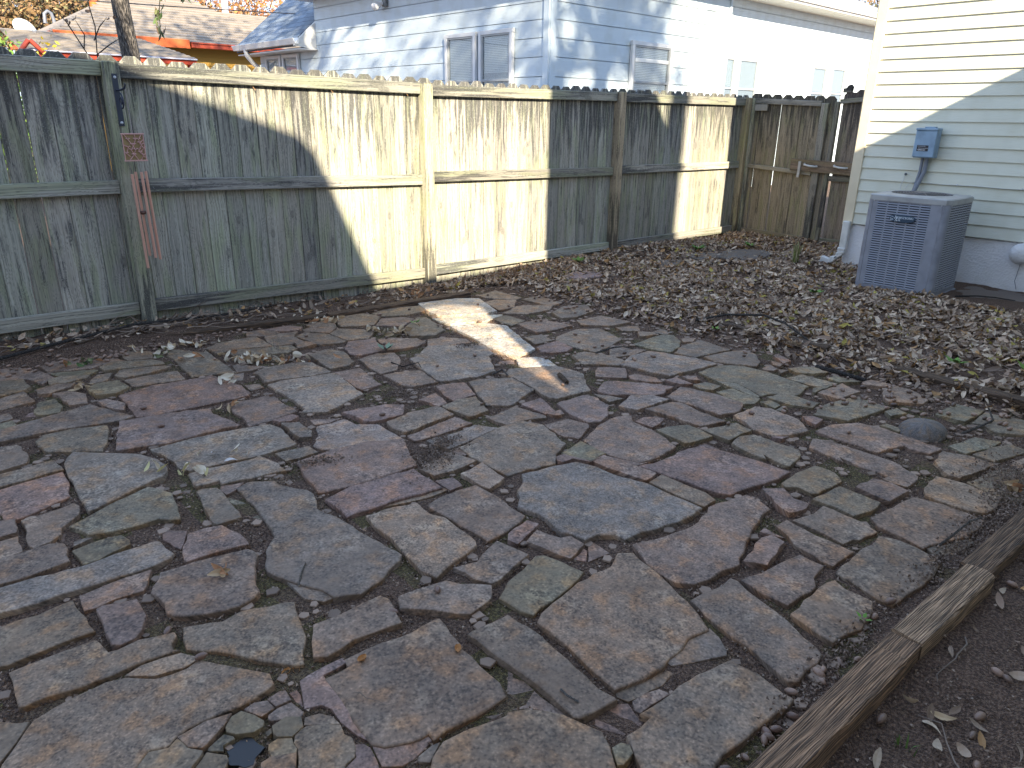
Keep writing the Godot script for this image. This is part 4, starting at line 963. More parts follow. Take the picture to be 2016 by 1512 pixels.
# ------------------------------------------------------------------ yellow house wing on the right
func build_yellow_house() -> void:
	var h := thing("yellow_house_wing", "house wing with pale yellow lap siding on a white stucco base", "house")
	var y := 0.435
	var X := 7.5
	var s: Shape
	var zc := 1.99
	while y < 3.15:          # lap boards, each leaning out over the one below
		s = shape(0, Color(0.70, 0.69, 0.56) * rf(0.97, 1.03)); s.off = rf(0, 3)
		var e := 0.1068
		s.prism(PackedVector2Array([Vector2(0.0, 0.0), Vector2(-0.016, 0.0), Vector2(-0.018, 0.004), Vector2(-0.003, e + 0.01), Vector2(0.0, e + 0.01)]), 0.0, 3.8)
		var o := put("siding_board", s.done(), M.yellow, h)
		o.position = Vector3(X + 0.012, y, zc)
		y += e
	s = shape(0, Color(0.7, 0.66, 0.52)); s.box(Vector3(9.75, 1.8, 3.86), Vector3(4.44, 2.9, 3.78)); put("wall", s.done(), M.white, h)
	s = shape(0, Color(0.78, 0.66, 0.46)); s.box(Vector3(X - 0.006, 1.79, 1.945), Vector3(0.024, 2.74, 0.09), 0.003); s.box(Vector3(X + 0.045, 1.79, 1.903), Vector3(0.11, 2.74, 0.022), 0.003)
	put("corner_board", s.done(), M.white, h)
	s = shape(0, Color(0.80, 0.78, 0.76)); s.box(Vector3(9.75, 0.1, 3.86), Vector3(4.46, 0.66, 3.86), 0.01)
	put("foundation", s.done(), M.stucco, h)
	s = shape(0, Color(0.3, 0.3, 0.32))
	s.prism(PackedVector2Array([Vector2(7.25, 3.15), Vector2(12.2, 3.15), Vector2(12.2, 3.3), Vector2(9.7, 3.95), Vector2(7.25, 3.3)]), 1.7, 8.0)
	put("roof", s.done(), M.shingle, h)
	var d := thing("downspout", "beige rain downspout at the house corner with a ribbed white elbow", "downspout")
	s = shape(0, Color(0.80, 0.78, 0.70)); s.box(Vector3(7.455, 0.32, 1.955), Vector3(0.05, 0.28, 0.07), 0.008); put("pipe", s.done(), M.metal, d)
	s = shape(0, Color(0.78, 0.76, 0.70))
	for k in 9:             # elbow of ribbed segments, swinging out towards the fence
		var a := 1.25 * k / 8.0
		s.xf = Transform3D(Basis(Vector3.RIGHT, -a), Vector3(7.455, 0.185 - 0.13 * sin(a), 1.95 - 0.14 * (1.0 - cos(a))))
		s.box(Vector3.ZERO, Vector3(0.062 if k % 2 == 0 else 0.056, 0.028, 0.078 if k % 2 == 0 else 0.072), 0.006)
	put("elbow", s.done(), M.metal, d)
	s = shape(0, Color(0.74, 0.72, 0.67)); s.xf = Transform3D(Basis(Vector3.RIGHT, -1.3), Vector3(7.455, 0.045, 1.80)); s.box(Vector3.ZERO, Vector3(0.06, 0.10, 0.072), 0.006)
	for e in [-0.02, 0.0, 0.02]: s.box(Vector3(e, 0, -0.037), Vector3(0.008, 0.1, 0.006))
	put("outlet", s.done(), M.metal, d)
	# disconnect box and conduits
	var b := thing("disconnect_box", "blue-grey electrical disconnect box on yellow siding above the air conditioner", "electrical box", Vector3(7.42, 1.215, 2.565))
	s = shape(0, Color(0.26, 0.37, 0.49)); s.box(Vector3(0.005, 0, 0), Vector3(0.11, 0.25, 0.17), 0.006); put("case", s.done(), M.metal, b)
	s = shape(0, Color(0.28, 0.40, 0.52)); s.box(Vector3(-0.056, -0.006, 0.0), Vector3(0.014, 0.225, 0.178), 0.005); s.box(Vector3(-0.01, 0.118, 0.0), Vector3(0.122, 0.022, 0.182), 0.005); s.box(Vector3(-0.01, 0.134, 0.012), Vector3(0.05, 0.012, 0.09), 0.003)
	put("cover", s.done(), M.metal, b)
	s = shape(0, Color(0.02, 0.022, 0.03)); s.box(Vector3(-0.064, -0.042, -0.01), Vector3(0.003, 0.05, 0.096)); var lb := put("label", s.done(), M.gloss, b)
	s = shape(0, Color(0.75, 0.75, 0.75))
	for e in [[-0.025, -0.03, 0.04], [-0.025, 0.022, 0.045], [-0.0415, -0.012, 0.08], [-0.053, -0.035, 0.03], [-0.053, 0.012, 0.05], [-0.06, -0.01, 0.06]]:
		var q: float = -0.04
		while q < e[2] - 0.04:          # worn rows of small print
			s.box(Vector3(-0.0662, e[0], e[1] * 0.3 + q), Vector3(0.001, 0.004, 0.003)); q += 0.0055
	put("print", s.done(), M.plain, lb)
	var c := thing("conduit", "two grey conduits running from the electrical box down behind the air conditioner", "conduit", Vector3(7.45, 1.09, 2.565))
	for e in [[-0.025, 0.014, 0.02], [0.012, 0.019, 0.05]]:
		s = shape(0, Color(0.20, 0.22, 0.26)); s.tube([Vector3(0, 0.01, e[0]), Vector3(0, -0.12, e[0]), Vector3(-0.02, -0.3, e[0] - e[2]), Vector3(-0.08, -0.5, e[0] - e[2] * 1.4), Vector3(-0.25, -0.62, e[0] - e[2])], [e[1], e[1], e[1], e[1], e[1]], 10)
		put("pipe", s.done(), M.gloss, c)
	# thin cables
	var k := thing("wall_cable", "thin white cable stapled along the yellow siding beside the air conditioner", "cable", Vector3(7.477, 0, 0))
	var cab := func(l: Array, r: float, cc: Color) -> void:
		var sh := shape(0, cc)
		var pts := []; var rr := []
		for e in l: pts.append(Vector3(0, e[0], e[1])); rr.append(r)
		sh.tube(pts, rr, 5); put("wire", sh.done(), M.plain, k)
	cab.call([[0.80, 2.43], [0.84, 2.445], [0.866, 2.47], [0.872, 2.6], [0.866, 2.75], [0.868, 2.86], [0.872, 3.0], [0.866, 3.2], [0.868, 3.36], [0.872, 3.6]], 0.003, Color(0.6, 0.6, 0.55))
	cab.call([[0.80, 2.385], [0.86, 2.39], [0.885, 2.405], [0.905, 2.402], [0.93, 2.412]], 0.003, Color(0.6, 0.6, 0.58))
	for e in [[2.412, 0.936, 0.012], [2.86, 0.872, 0.008], [3.36, 0.872, 0.008]]:
		s = shape(0, Color(0.12, 0.13, 0.14) if e[2] > 0.01 else Color(0.75, 0.75, 0.72)); s.xf = Transform3D(Basis(Vector3.BACK, PI / 2), Vector3(0, e[1], e[0])); s.lathe([Vector2(0, -0.005), Vector2(e[2], -0.003), Vector2(e[2], 0.006), Vector2(e[2] * 0.5, 0.011), Vector2(0, 0.012)], 8)
		put("clip", s.done(), M.plain, k)
	# insulated faucet cover
	var fc := thing("faucet_cover", "round white foam faucet cover on the stucco foundation", "faucet cover", Vector3(7.5, 0.345, 3.475))
	s = shape(0, Color(0.78, 0.76, 0.74)); s.xf = Transform3D(Basis(Vector3.BACK, PI / 2), Vector3.ZERO)
	s.lathe([Vector2(0.082, -0.02), Vector2(0.088, 0.01), Vector2(0.088, 0.05), Vector2(0.08, 0.085), Vector2(0.06, 0.112), Vector2(0.03, 0.127), Vector2(0, 0.13)], 24)
	put("dome", s.done(), M.stucco, fc)
	s = shape(0, Color(0.10, 0.10, 0.11)); s.tube([Vector3(-0.005, 0.09, -0.02), Vector3(-0.004, 0.06, -0.022)], [0.006, 0.006], 6); s.tube([Vector3(-0.006, -0.075, 0.005), Vector3(-0.008, -0.17, 0.0), Vector3(-0.006, -0.24, -0.006), Vector3(-0.01, -0.31, 0.02)], [0.0022, 0.0022, 0.0022, 0.0022], 5)
	put("cord", s.done(), M.plain, fc)
	# concrete pad under the unit
	s = shape(0, Color(0.16, 0.125, 0.10)); s.box(Vector3(6.98, -0.02, 3.1), Vector3(1.02, 0.07, 1.5), 0.012)
	tag(put("concrete_pad", s.done(), M.stucco), "brown stained concrete pad under the air conditioner", "pad")

# ------------------------------------------------------------------ air conditioner
func build_ac() -> void:
	var u := thing("air_conditioner", "grey outdoor air conditioner with louvred sides in front of yellow siding", "air conditioner", Vector3(6.57, 0.015, 2.48))
	var c := Color(0.285, 0.297, 0.335)
	var D := 0.58
	var W := 0.64
	var H := 0.80
	var s := shape(0, Color(0.03, 0.033, 0.04)); s.box(Vector3(D * 0.5, H * 0.5, W * 0.5), Vector3(D - 0.06, H - 0.1, W - 0.06)); put("dark_interior", s.done(), M.plain, u)  # black box stands in for the shade inside the cabinet
	# rounded corner posts
	for e in [[0.0, 0.0, 1.0, 1.0], [0.0, W, 1.0, -1.0], [D, 0.0, -1.0, 1.0], [D, W, -1.0, -1.0]]:
		s = shape(0, c)
		var r := 0.045
		var o := Vector3(e[0] + e[2] * r, 0, e[1] + e[3] * r)
		for k in 8:
			var a0 := PI / 2 * k / 8.0; var a1 := PI / 2 * (k + 1) / 8.0
			var d0 := Vector3(-e[2] * cos(a0), 0, -e[3] * sin(a0)); var d1 := Vector3(-e[2] * cos(a1), 0, -e[3] * sin(a1))
			var b0 := o + d0 * r; var b1 := o + d1 * r
			var t0 := b0 + Vector3(0, H - 0.04, 0); var t1 := b1 + Vector3(0, H - 0.04, 0)
			if e[2] * e[3] > 0:
				var sw := b0; b0 = b1; b1 = sw
				sw = t0; t0 = t1; t1 = sw
				sw = d0; d0 = d1; d1 = sw
			s.smooth(b0, b1, t1, d0, d1, d1, Vector2(k * 0.01, 0), Vector2(k * 0.01, 0), Vector2(k * 0.01, 0.8))
			s.smooth(b0, t1, t0, d0, d1, d0, Vector2(k * 0.01, 0), Vector2(k * 0.01, 0.8), Vector2(k * 0.01, 0.8))
		s.box(Vector3(o.x, (H - 0.04) * 0.5, e[1] + e[3] * 0.003), Vector3(0.01, H - 0.04, 0.006))
		put("corner_post", s.done(), M.metal, u)
	# each louvred side is drawn in its own plane: t across, y up, out = outward
	var sides := [[Vector3(0, 0, 0), Vector3(0, 0, 1), Vector3(-1, 0, 0), W, 0.0865, 0.0755, 0.0105, 5], [Vector3(0, 0, W), Vector3(1, 0, 0), Vector3(0, 0, 1), D, 0.06, 0.083, 0.0105, 5], [Vector3(D, 0, W), Vector3(0, 0, -1), Vector3(1, 0, 0), W, 0.0865, 0.0755, 0.0105, 5], [Vector3(D, 0, 0), Vector3(-1, 0, 0), Vector3(0, 0, -1), D, 0.06, 0.083, 0.0105, 5]]
	for q in sides:
		var t: Vector3 = q[1]
		var out: Vector3 = q[2]
		var B := Basis(t, Vector3.UP, t.cross(Vector3.UP))
		if B.z.dot(out) < 0: B = Basis(-t, Vector3.UP, out)
		var org: Vector3 = q[0]
		if B.x.dot(t) < 0: org = org + t * float(q[3])
		var L: float = q[3]
		var xf := Transform3D(B, org)
		s = shape(0, c); s.xf = xf
		var y0 := 0.045; var y1 := 0.745
		var x0: float = q[4]; var cw: float = q[5]; var gw: float = q[6]
		s.box(Vector3(L * 0.5, 0.0225, -0.004), Vector3(L - 0.09, 0.045, 0.008))
		s.box(Vector3(L * 0.5, (y1 + H - 0.04) * 0.5, -0.004), Vector3(L - 0.09, H - 0.04 - y1, 0.008))
		var xe: float = x0 + 5 * cw + 4 * gw
		s.box(Vector3((0.047 + x0) * 0.5, (y0 + y1) * 0.5, -0.004), Vector3(x0 - 0.047, y1 - y0, 0.008))
		s.box(Vector3((xe + L - 0.047) * 0.5, (y0 + y1) * 0.5, -0.004), Vector3(L - 0.047 - xe, y1 - y0, 0.008))
		for k in 4: s.box(Vector3(x0 + (k + 1) * cw + (k + 0.5) * gw, (y0 + y1) * 0.5, -0.004), Vector3(gw, y1 - y0, 0.008))
		put("side_panel", s.done(), M.metal, u)
		for k in 5:
			s = shape(0, c)
			var xm := x0 + k * (cw + gw) + cw * 0.5
			for r in 36:
				var yy := y0 + (r + 0.5) * (y1 - y0) / 36.0
				s.xf = xf * Transform3D(Basis(Vector3.RIGHT, -0.55), Vector3(xm, yy, -0.001))
				s.box(Vector3.ZERO, Vector3(cw, 0.0122, 0.0022))
			put("louver_column", s.done(), M.metal, u)
		for yy in [0.012, H - 0.05]:
			for xx in [0.055, L - 0.055]:
				s = shape(0, Color(0.55, 0.56, 0.58)); s.xf = xf * Transform3D(Basis(Vector3.RIGHT, PI / 2), Vector3(xx, yy, 0.0)); s.lathe([Vector2(0.006, 0), Vector2(0.006, 0.003), Vector2(0, 0.005)], 8); put("screw", s.done(), M.metal, u)
	# base and lid
	s = shape(0, c * 0.9); s.box(Vector3(D * 0.5, 0.0, W * 0.5), Vector3(D + 0.012, 0.03, W + 0.012), 0.006); put("base_pan", s.done(), M.metal, u)
	s = shape(0, Color(0.40, 0.40, 0.39))
	var n := 40
	var R := 0.235
	var mid := Vector3(D * 0.5, 0, W * 0.5)
	var outer := []
	for k in n:
		var a := TAU * k / n
		var dv := Vector2(cos(a), sin(a))
		var m := minf((D * 0.5 + 0.006) / maxf(absf(dv.x), 1e-4), (W * 0.5 + 0.006) / maxf(absf(dv.y), 1e-4))
		var p := dv * m
		var over := Vector2(absf(p.x) - (D * 0.5 - 0.04), absf(p.y) - (W * 0.5 - 0.04))
		if over.x > 0 and over.y > 0: p = Vector2(signf(p.x) * (D * 0.5 - 0.04), signf(p.y) * (W * 0.5 - 0.04)) + Vector2(signf(p.x) * over.x, signf(p.y) * over.y).normalized() * 0.046
		outer.append(p)
	for k in n:
		var k2 := (k + 1) % n
		var A := Vector3(outer[k].x, 0, outer[k].y) + mid; var Bq := Vector3(outer[k2].x, 0, outer[k2].y) + mid
		var a0 := TAU * k / n; var a1 := TAU * (k + 1) / n
		var I := Vector3(cos(a0), 0, sin(a0)) * R + mid; var J := Vector3(cos(a1), 0, sin(a1)) * R + mid
		var h0 := Vector3(0, H - 0.045, 0); var h1 := Vector3(0, H - 0.006, 0); var h2 := Vector3(0, H + 0.012, 0)
		var nA := (A - mid).normalized(); var nB := (Bq - mid).normalized()
		s.quad(Bq + h0, A + h0, A + h1, Bq + h1)
		var A2 := A - nA * 0.012; var B2 := Bq - nB * 0.012
		s.quad(Bq + h1, A + h1, A2 + h1 + Vector3(0, 0.008, 0), B2 + h1 + Vector3(0, 0.008, 0))
		s.quad(B2 + h1 + Vector3(0, 0.008, 0), A2 + h1 + Vector3(0, 0.008, 0), I + h2, J + h2)
		s.quad(J + h2, I + h2, I + h0, J + h0)
	put("lid", s.done(), M.metal, u)
	s = shape(0, Color(0.05, 0.05, 0.055)); s.xf = Transform3D(Basis.IDENTITY, mid + Vector3(0, H - 0.05, 0)); s.lathe([Vector2(R, 0), Vector2(0, 0)], 24); put("fan_well", s.done(), M.plain, u)
	s = shape(0, Color(0.17, 0.16, 0.155)); s.xf = Transform3D(Basis.IDENTITY, mid + Vector3(0, H, 0))
	for k in 9:
		var r := 0.06 + k * 0.0215
		var pts := []; var rr := []
		for j in 33:
			pts.append(Vector3(cos(TAU * j / 32), 0, sin(TAU * j / 32)) * r + Vector3(0, 0.022 - 0.02 * pow(r / R, 2.0), 0)); rr.append(0.0022)
		s.tube(pts, rr, 5, false)
	for k in 12:
		var dv := Vector3(cos(TAU * k / 12), 0, sin(TAU * k / 12))
		s.tube([dv * 0.05 + Vector3(0, 0.021, 0), dv * 0.14 + Vector3(0, 0.015, 0), dv * (R + 0.004) + Vector3(0, 0.004, 0)], [0.0028, 0.0028, 0.0028], 5)
	put("fan_grille", s.done(), M.metal, u)
	s = shape(0, Color(0.2, 0.19, 0.18)); s.xf = Transform3D(Basis.IDENTITY, mid + Vector3(0, H + 0.014, 0)); s.lathe([Vector2(0.062, 0), Vector2(0.06, 0.008), Vector2(0, 0.012)], 20); put("motor_cap", s.done(), M.metal, u)
	# name badge
	var bd := Vector3(-0.012, 0.622, 0.309)
	s = shape(0, Color(0.022, 0.05, 0.085))
	var oval := PackedVector2Array()
	for k in 28:
		var a := TAU * k / 28
		oval.append(Vector2(signf(cos(a)) * pow(absf(cos(a)), 0.75) * 0.102, signf(sin(a)) * pow(absf(sin(a)), 0.8) * 0.031))
	s.xf = Transform3D(Basis(Vector3.UP, -PI / 2), bd)
	s.prism(oval, -0.006, 0.004, 0.002)
	var badge := put("badge", s.done(), M.gloss, u)
	var font := SystemFont.new(); font.font_names = PackedStringArray(["Droid Serif"])
	var white := mat(Color(0.86, 0.9, 0.93), 0.5)
	for e in [["A", 0.034, -0.052, 0.009], ["RMSTRONG", 0.024, 0.022, 0.007], ["A", 0.03, -0.046, -0.0125], ["IR", 0.021, -0.022, -0.0135]]:
		var tm := TextMesh.new(); tm.text = e[0]; tm.font = font; tm.font_size = 64; tm.pixel_size = e[1] / 64.0; tm.depth = 0.001
		var o := put("lettering", tm, white, badge)
		o.transform = Transform3D(Basis(Vector3.UP, -PI / 2), bd + Vector3(-0.0048, e[3], e[2]))
	s = shape(0, Color(0.7, 0.75, 0.8)); s.xf = Transform3D(Basis(Vector3.UP, -PI / 2), bd + Vector3(-0.0048, -0.001, -0.077))
	for e in [[[-0.018, 0.0], [0.0, 0.014]], [[0.0, 0.014], [0.012, 0.005]], [[-0.013, 0.001], [-0.013, -0.015]], [[-0.013, -0.015], [0.011, -0.013]], [[-0.008, -0.004], [0.006, -0.002]], [[-0.008, -0.009], [0.006, -0.007]]]:
		s.tube([Vector3(e[0][0], e[0][1], 0), Vector3(e[1][0], e[1][1], 0)], [0.0011, 0.0011], 5)
	put("house_emblem", s.done(), white, badge)

# ------------------------------------------------------------------ white house
func window(parent: Node, at: Vector3, turn: float, w: float, h: float, blind_drop := 1.0, open_sash := false, bl := 0.3) -> void:   # at = top left corner seen from outside; turned about y
	var f := Node3D.new(); f.name = numbered("window", parent); parent.add_child(f, true)
	f.position = at; f.rotation.y = turn
	var wh := Color(0.70, 0.71, 0.72)
	var s := shape(0, wh)
	var t := 0.055
	s.box(Vector3(w * 0.5, 0.02, 0.02), Vector3(w + 2 * t + 0.02, t, 0.05), 0.004)
	s.box(Vector3(w * 0.5, -h - 0.02, 0.025), Vector3(w + 2 * t + 0.04, 0.04, 0.06), 0.004)
	for x in [-t * 0.5, w + t * 0.5]: s.box(Vector3(x, -h * 0.5, 0.02), Vector3(t, h, 0.05), 0.004)
	put("casing", s.done(), M.white, f)
	s = shape(0, Color(0.36, 0.38, 0.39))
	var r := 0.03
	var mid := -h * 0.52
	s.box(Vector3(w * 0.5, -r * 0.5, 0.022), Vector3(w, r, 0.03), 0.003)
	s.box(Vector3(w * 0.5, mid, 0.026), Vector3(w, r * 1.1, 0.036), 0.003)
	s.box(Vector3(w * 0.5, -h + r * 0.5, 0.022), Vector3(w, r, 0.03), 0.003)
	for x in [r * 0.5, w - r * 0.5]: s.box(Vector3(x, -h * 0.5, 0.022), Vector3(r, h, 0.028), 0.003)
	put("sash", s.done(), M.white, f)
	s = shape(0, Color(0.045, 0.05, 0.055)); s.box(Vector3(w * 0.5, -h * 0.5, 0.004), Vector3(w, h, 0.003)); put("dark_room", s.done(), M.plain, f)
	var y := -r - 0.01
	s = shape(0, Color(bl, bl * 1.08, bl * 1.05))  # slat colour allows for light: darker in sunlit windows, paler in shaded ones
	while y > -h * blind_drop + 0.02:
		s.box(Vector3(w * 0.5, y, 0.008), Vector3(w - 2 * r - 0.02, 0.017, 0.0012)); y -= 0.0225
	put("blind", s.done(), M.plain, f)
	for e in [[-r, mid + r * 0.5], [mid - r * 0.5, -h + r]]:
		s = shape(0); s.box(Vector3(w * 0.5, (e[0] + e[1]) * 0.5, 0.0165), Vector3(w - 2 * r, e[0] - e[1], 0.003)); put("pane", s.done(), M.pane, f)
	if open_sash:
		s = shape(0, Color(0.78, 0.79, 0.78)); s.box(Vector3(w * 0.5, -0.2, 0.024), Vector3(w - 2 * r, 0.05, 0.012), 0.002); s.box(Vector3(w * 0.5, -h + 0.13, 0.024), Vector3(w - 2 * r, 0.04, 0.012), 0.002); put("screen_bar", s.done(), M.white, f)

func lap_wall(parent: Node, a: Vector3, b: Vector3, ys: Array, c: Color, lap := 0.014) -> void:   # boards from a to b (outside on the left hand of a>b), bottom heights ys
	var d := b - a
	var L := Vector2(d.x, d.z).length()
	var xf := Transform3D(Basis(d.normalized(), Vector3.UP, d.normalized().cross(Vector3.UP)), a)
	for i in ys.size() - 1:
		var s := shape(0, c * rf(0.97, 1.02)); s.off = rf(0, 4)
		var y0: float = ys[i]
		var y1: float = ys[i + 1] + 0.008
		var poly := PackedVector2Array([Vector2(0.0, y0), Vector2(-lap, y0), Vector2(-lap - 0.002, y0 + 0.006), Vector2(-0.003, y1), Vector2(0.0, y1)])
		s.prism(poly, 0.0, L)
		var o := put("siding_board", s.done(), M.white, parent)
		o.transform = xf * Transform3D(Basis(Vector3(0, 0, -1), Vector3.UP, Vector3(1, 0, 0)), Vector3.ZERO)

func build_white_house() -> void:
	var h := thing("white_house", "white lap-sided house with paired windows behind the fence", "house")
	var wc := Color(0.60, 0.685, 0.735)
	var X := 7.348
	var Z := -2.2
	var ys := [0.3, 0.55, 0.8, 1.04, 1.28, 1.47, 1.66, 1.886, 2.126, 2.354, 2.571, 2.781, 2.985, 3.18, 3.37]
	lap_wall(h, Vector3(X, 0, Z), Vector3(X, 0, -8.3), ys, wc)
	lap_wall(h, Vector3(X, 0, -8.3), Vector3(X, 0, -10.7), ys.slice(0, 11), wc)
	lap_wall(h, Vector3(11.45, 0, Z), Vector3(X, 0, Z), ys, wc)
	var ys2 := [0.3, 0.55, 0.8, 1.05, 1.29, 1.52, 1.76, 2.03, 2.31, 2.565, 2.79, 3.03, 3.30, 3.52, 3.7]
	lap_wall(h, Vector3(21.05, 0, -3.97), Vector3(11.45, 0, -3.97), ys2, wc)
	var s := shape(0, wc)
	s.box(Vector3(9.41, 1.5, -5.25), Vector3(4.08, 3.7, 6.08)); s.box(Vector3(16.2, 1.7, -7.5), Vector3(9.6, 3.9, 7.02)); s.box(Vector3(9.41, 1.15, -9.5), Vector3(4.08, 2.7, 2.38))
	put("wall", s.done(), M.white, h)
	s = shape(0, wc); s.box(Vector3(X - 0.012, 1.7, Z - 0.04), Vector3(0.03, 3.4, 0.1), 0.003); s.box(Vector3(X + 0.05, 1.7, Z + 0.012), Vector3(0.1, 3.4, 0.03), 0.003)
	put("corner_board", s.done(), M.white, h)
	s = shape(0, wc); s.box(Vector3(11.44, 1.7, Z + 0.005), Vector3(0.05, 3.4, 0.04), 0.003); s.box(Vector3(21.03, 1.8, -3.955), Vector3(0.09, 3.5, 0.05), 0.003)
	put("end_board", s.done(), M.white, h)
	# windows on the wall that faces the left of the yard
	for z in [-2.885, -3.665]: window(h, Vector3(X - 0.016, 2.46, z - 0.62), -PI / 2, 0.60, 1.15, 1.0 if z < -3.5 else 0.46)
	for z in [-8.97, -9.72]: window(h, Vector3(X - 0.016, 2.42, z - 0.60), -PI / 2, 0.56, 1.0, 1.0)
	# the wall that runs along the fence
	window(h, Vector3(9.03, 2.385, Z + 0.016), 0.0, 0.85, 0.95, 1.0, true)
	window(h, Vector3(13.80, 2.58, -3.955), 0.0, 0.68, 1.1, 0.5, false, 0.12); window(h, Vector3(14.68, 2.58, -3.955), 0.0, 0.70, 1.1, 0.55, false, 0.12)
	window(h, Vector3(17.86, 2.59, -3.955), 0.0, 0.66, 1.1, 0.5, false, 0.12); window(h, Vector3(18.86, 2.61, -3.955), 0.0, 0.66, 1.1, 0.5, false, 0.12)
	# eaves and roofs
	s = shape(0, Color(0.78, 0.77, 0.74)); s.box(Vector3(9.4, 3.335, -5.15), Vector3(4.95, 0.03, 6.75)); put("soffit", s.done(), M.white, h)
	s = shape(0, Color(0.82, 0.82, 0.82)); s.box(Vector3(6.93, 3.42, -5.15), Vector3(0.03, 0.2, 6.8), 0.003); s.box(Vector3(9.4, 3.42, -1.78), Vector3(4.95, 0.2, 0.03), 0.003); s.box(Vector3(9.4, 3.42, -8.54), Vector3(4.95, 0.2, 0.03), 0.003); put("fascia", s.done(), M.white, h)
	s = shape(0, Color(0.20, 0.23, 0.27))
	var rf_main := [Vector3(6.9, 3.53, -1.75), Vector3(11.9, 3.53, -1.75), Vector3(11.9, 3.53, -8.57), Vector3(6.9, 3.53, -8.57), Vector3(9.4, 4.7, -4.2), Vector3(9.4, 4.7, -6.2)]
	for q in [[0, 1, 4], [1, 2, 5], [1, 5, 4], [2, 3, 5], [3, 0, 4], [3, 4, 5]]: s.tri(rf_main[q[0]], rf_main[q[1]], rf_main[q[2]])
	put("roof", s.done(), M.shingle, h)
	# low rear roof: sheathing, then rows of shingles
	var low := Node3D.new(); low.name = "rear_roof"; h.add_child(low, true)
	s = shape(0, Color(0.12, 0.14, 0.17)); s.xf = Transform3D(Basis.IDENTITY, Vector3.ZERO)
	s.prism(PackedVector2Array([Vector2(6.98, 2.66), Vector2(11.4, 6.3), Vector2(11.4, 6.18), Vector2(6.98, 2.54)]), -10.98, -8.34)
	put("deck", s.done(), M.shingle, low)
	var slope := Vector3(0.77, 0.634, 0).normalized()
	var nrm := Vector3(-slope.y, slope.x, 0)
	for r in 17:
		var z := -10.98 - (0.15 if r % 2 else 0.0)
		while z < -8.34:
			var z0 := maxf(z + 0.004, -10.98); var z1 := minf(z + 0.30, -8.34)
			if z1 - z0 > 0.03:
				s = shape(0, Color(0.23, 0.275, 0.33) * rf(0.78, 1.16)); s.off = rf(0, 4)
				s.xf = Transform3D(Basis(slope, nrm, Vector3(0, 0, 1)) * Basis(Vector3.BACK, -0.025), Vector3(6.98, 2.662, 0) + slope * (r * 0.135) + nrm * 0.008)
				s.box(Vector3(0.075, 0.0, (z0 + z1) * 0.5), Vector3(0.155, 0.007, z1 - z0))
				put("shingle", s.done(), M.shingle, low)
			z += 0.304
	s = shape(0, Color(0.80, 0.80, 0.78)); s.prism(PackedVector2Array([Vector2(6.9, 2.55), Vector2(7.36, 2.50), Vector2(7.36, 2.98), Vector2(6.95, 2.63)]), -8.33, -8.29); put("eave_return", s.done(), M.white, low)
	s = shape(0, Color(0.74, 0.74, 0.72)); s.box(Vector3(7.17, 2.50, -9.6), Vector3(0.36, 0.02, 2.7)); put("eave_soffit", s.done(), M.white, low)
	var gut := func(called: String, a: Vector3, b: Vector3, par: Node) -> void:
		var d := (b - a).normalized()
		var sh := shape(0, Color(0.80, 0.80, 0.79))
		sh.xf = Transform3D(Basis(d.cross(Vector3.UP), Vector3.UP, -d), a)
		var L := a.distance_to(b)
		sh.prism(PackedVector2Array([Vector2(0, 0), Vector2(0.07, 0), Vector2(0.095, 0.05), Vector2(0.115, 0.09), Vector2(0.105, 0.095), Vector2(0.085, 0.055), Vector2(0.062, 0.01), Vector2(0.0, 0.01)]), -L, 0.0)
		sh.box(Vector3(-0.004, 0.05, -L * 0.5), Vector3(0.006, 0.11, L))
		put(called, sh.done(), M.white, par)
	gut.call("gutter", Vector3(6.97, 2.575, -10.95), Vector3(6.97, 2.575, -8.25), low)
	gut.call("gutter", Vector3(14.0, 3.73, -3.42), Vector3(22.0, 3.73, -3.42), h)
	s = shape(0, Color(0.78, 0.78, 0.77)); s.tube([Vector3(6.93, 2.58, -10.45), Vector3(6.95, 2.47, -10.45), Vector3(7.1, 2.33, -10.5), Vector3(7.28, 2.22, -10.55), Vector3(7.29, 2.0, -10.55), Vector3(7.29, 0.3, -10.55)], [0.045, 0.045, 0.045, 0.045, 0.045, 0.045], 8); put("rain_pipe", s.done(), M.white, h)
	# recessed wing: soffit, fascia, hipped roof
	s = shape(0, Color(0.78, 0.74, 0.66)); s.box(Vector3(17.9, 3.70, -3.70), Vector3(7.7, 0.03, 0.60)); put("wing_soffit", s.done(), M.white, h)
	s = shape(0, Color(0.82, 0.82, 0.80)); s.box(Vector3(17.9, 3.78, -3.41), Vector3(7.9, 0.16, 0.03), 0.003); put("wing_fascia", s.done(), M.white, h)
	s = shape(0, Color(0.30, 0.32, 0.34))
	var rw := [Vector3(13.6, 3.84, -3.38), Vector3(22.1, 3.84, -3.38), Vector3(22.1, 3.84, -11.0), Vector3(13.6, 3.84, -11.0), Vector3(15.0, 5.5, -7.2), Vector3(18.6, 5.5, -7.2)]
	for q in [[0, 1, 5], [0, 5, 4], [1, 2, 5], [2, 3, 4], [2, 4, 5], [3, 0, 4]]: s.tri(rw[q[0]], rw[q[1]], rw[q[2]])
	put("wing_roof", s.done(), M.shingle, h)
	# twin floodlight (not lit)
	var l := thing("floodlight", "unlit white twin floodlight under the eave of the white house", "floodlight", Vector3(7.33, 3.06, -5.93))
	s = shape(0, Color(0.16, 0.17, 0.18)); s.box(Vector3(-0.02, 0.02, 0.02), Vector3(0.05, 0.13, 0.1), 0.006); put("base", s.done(), M.gloss, l)
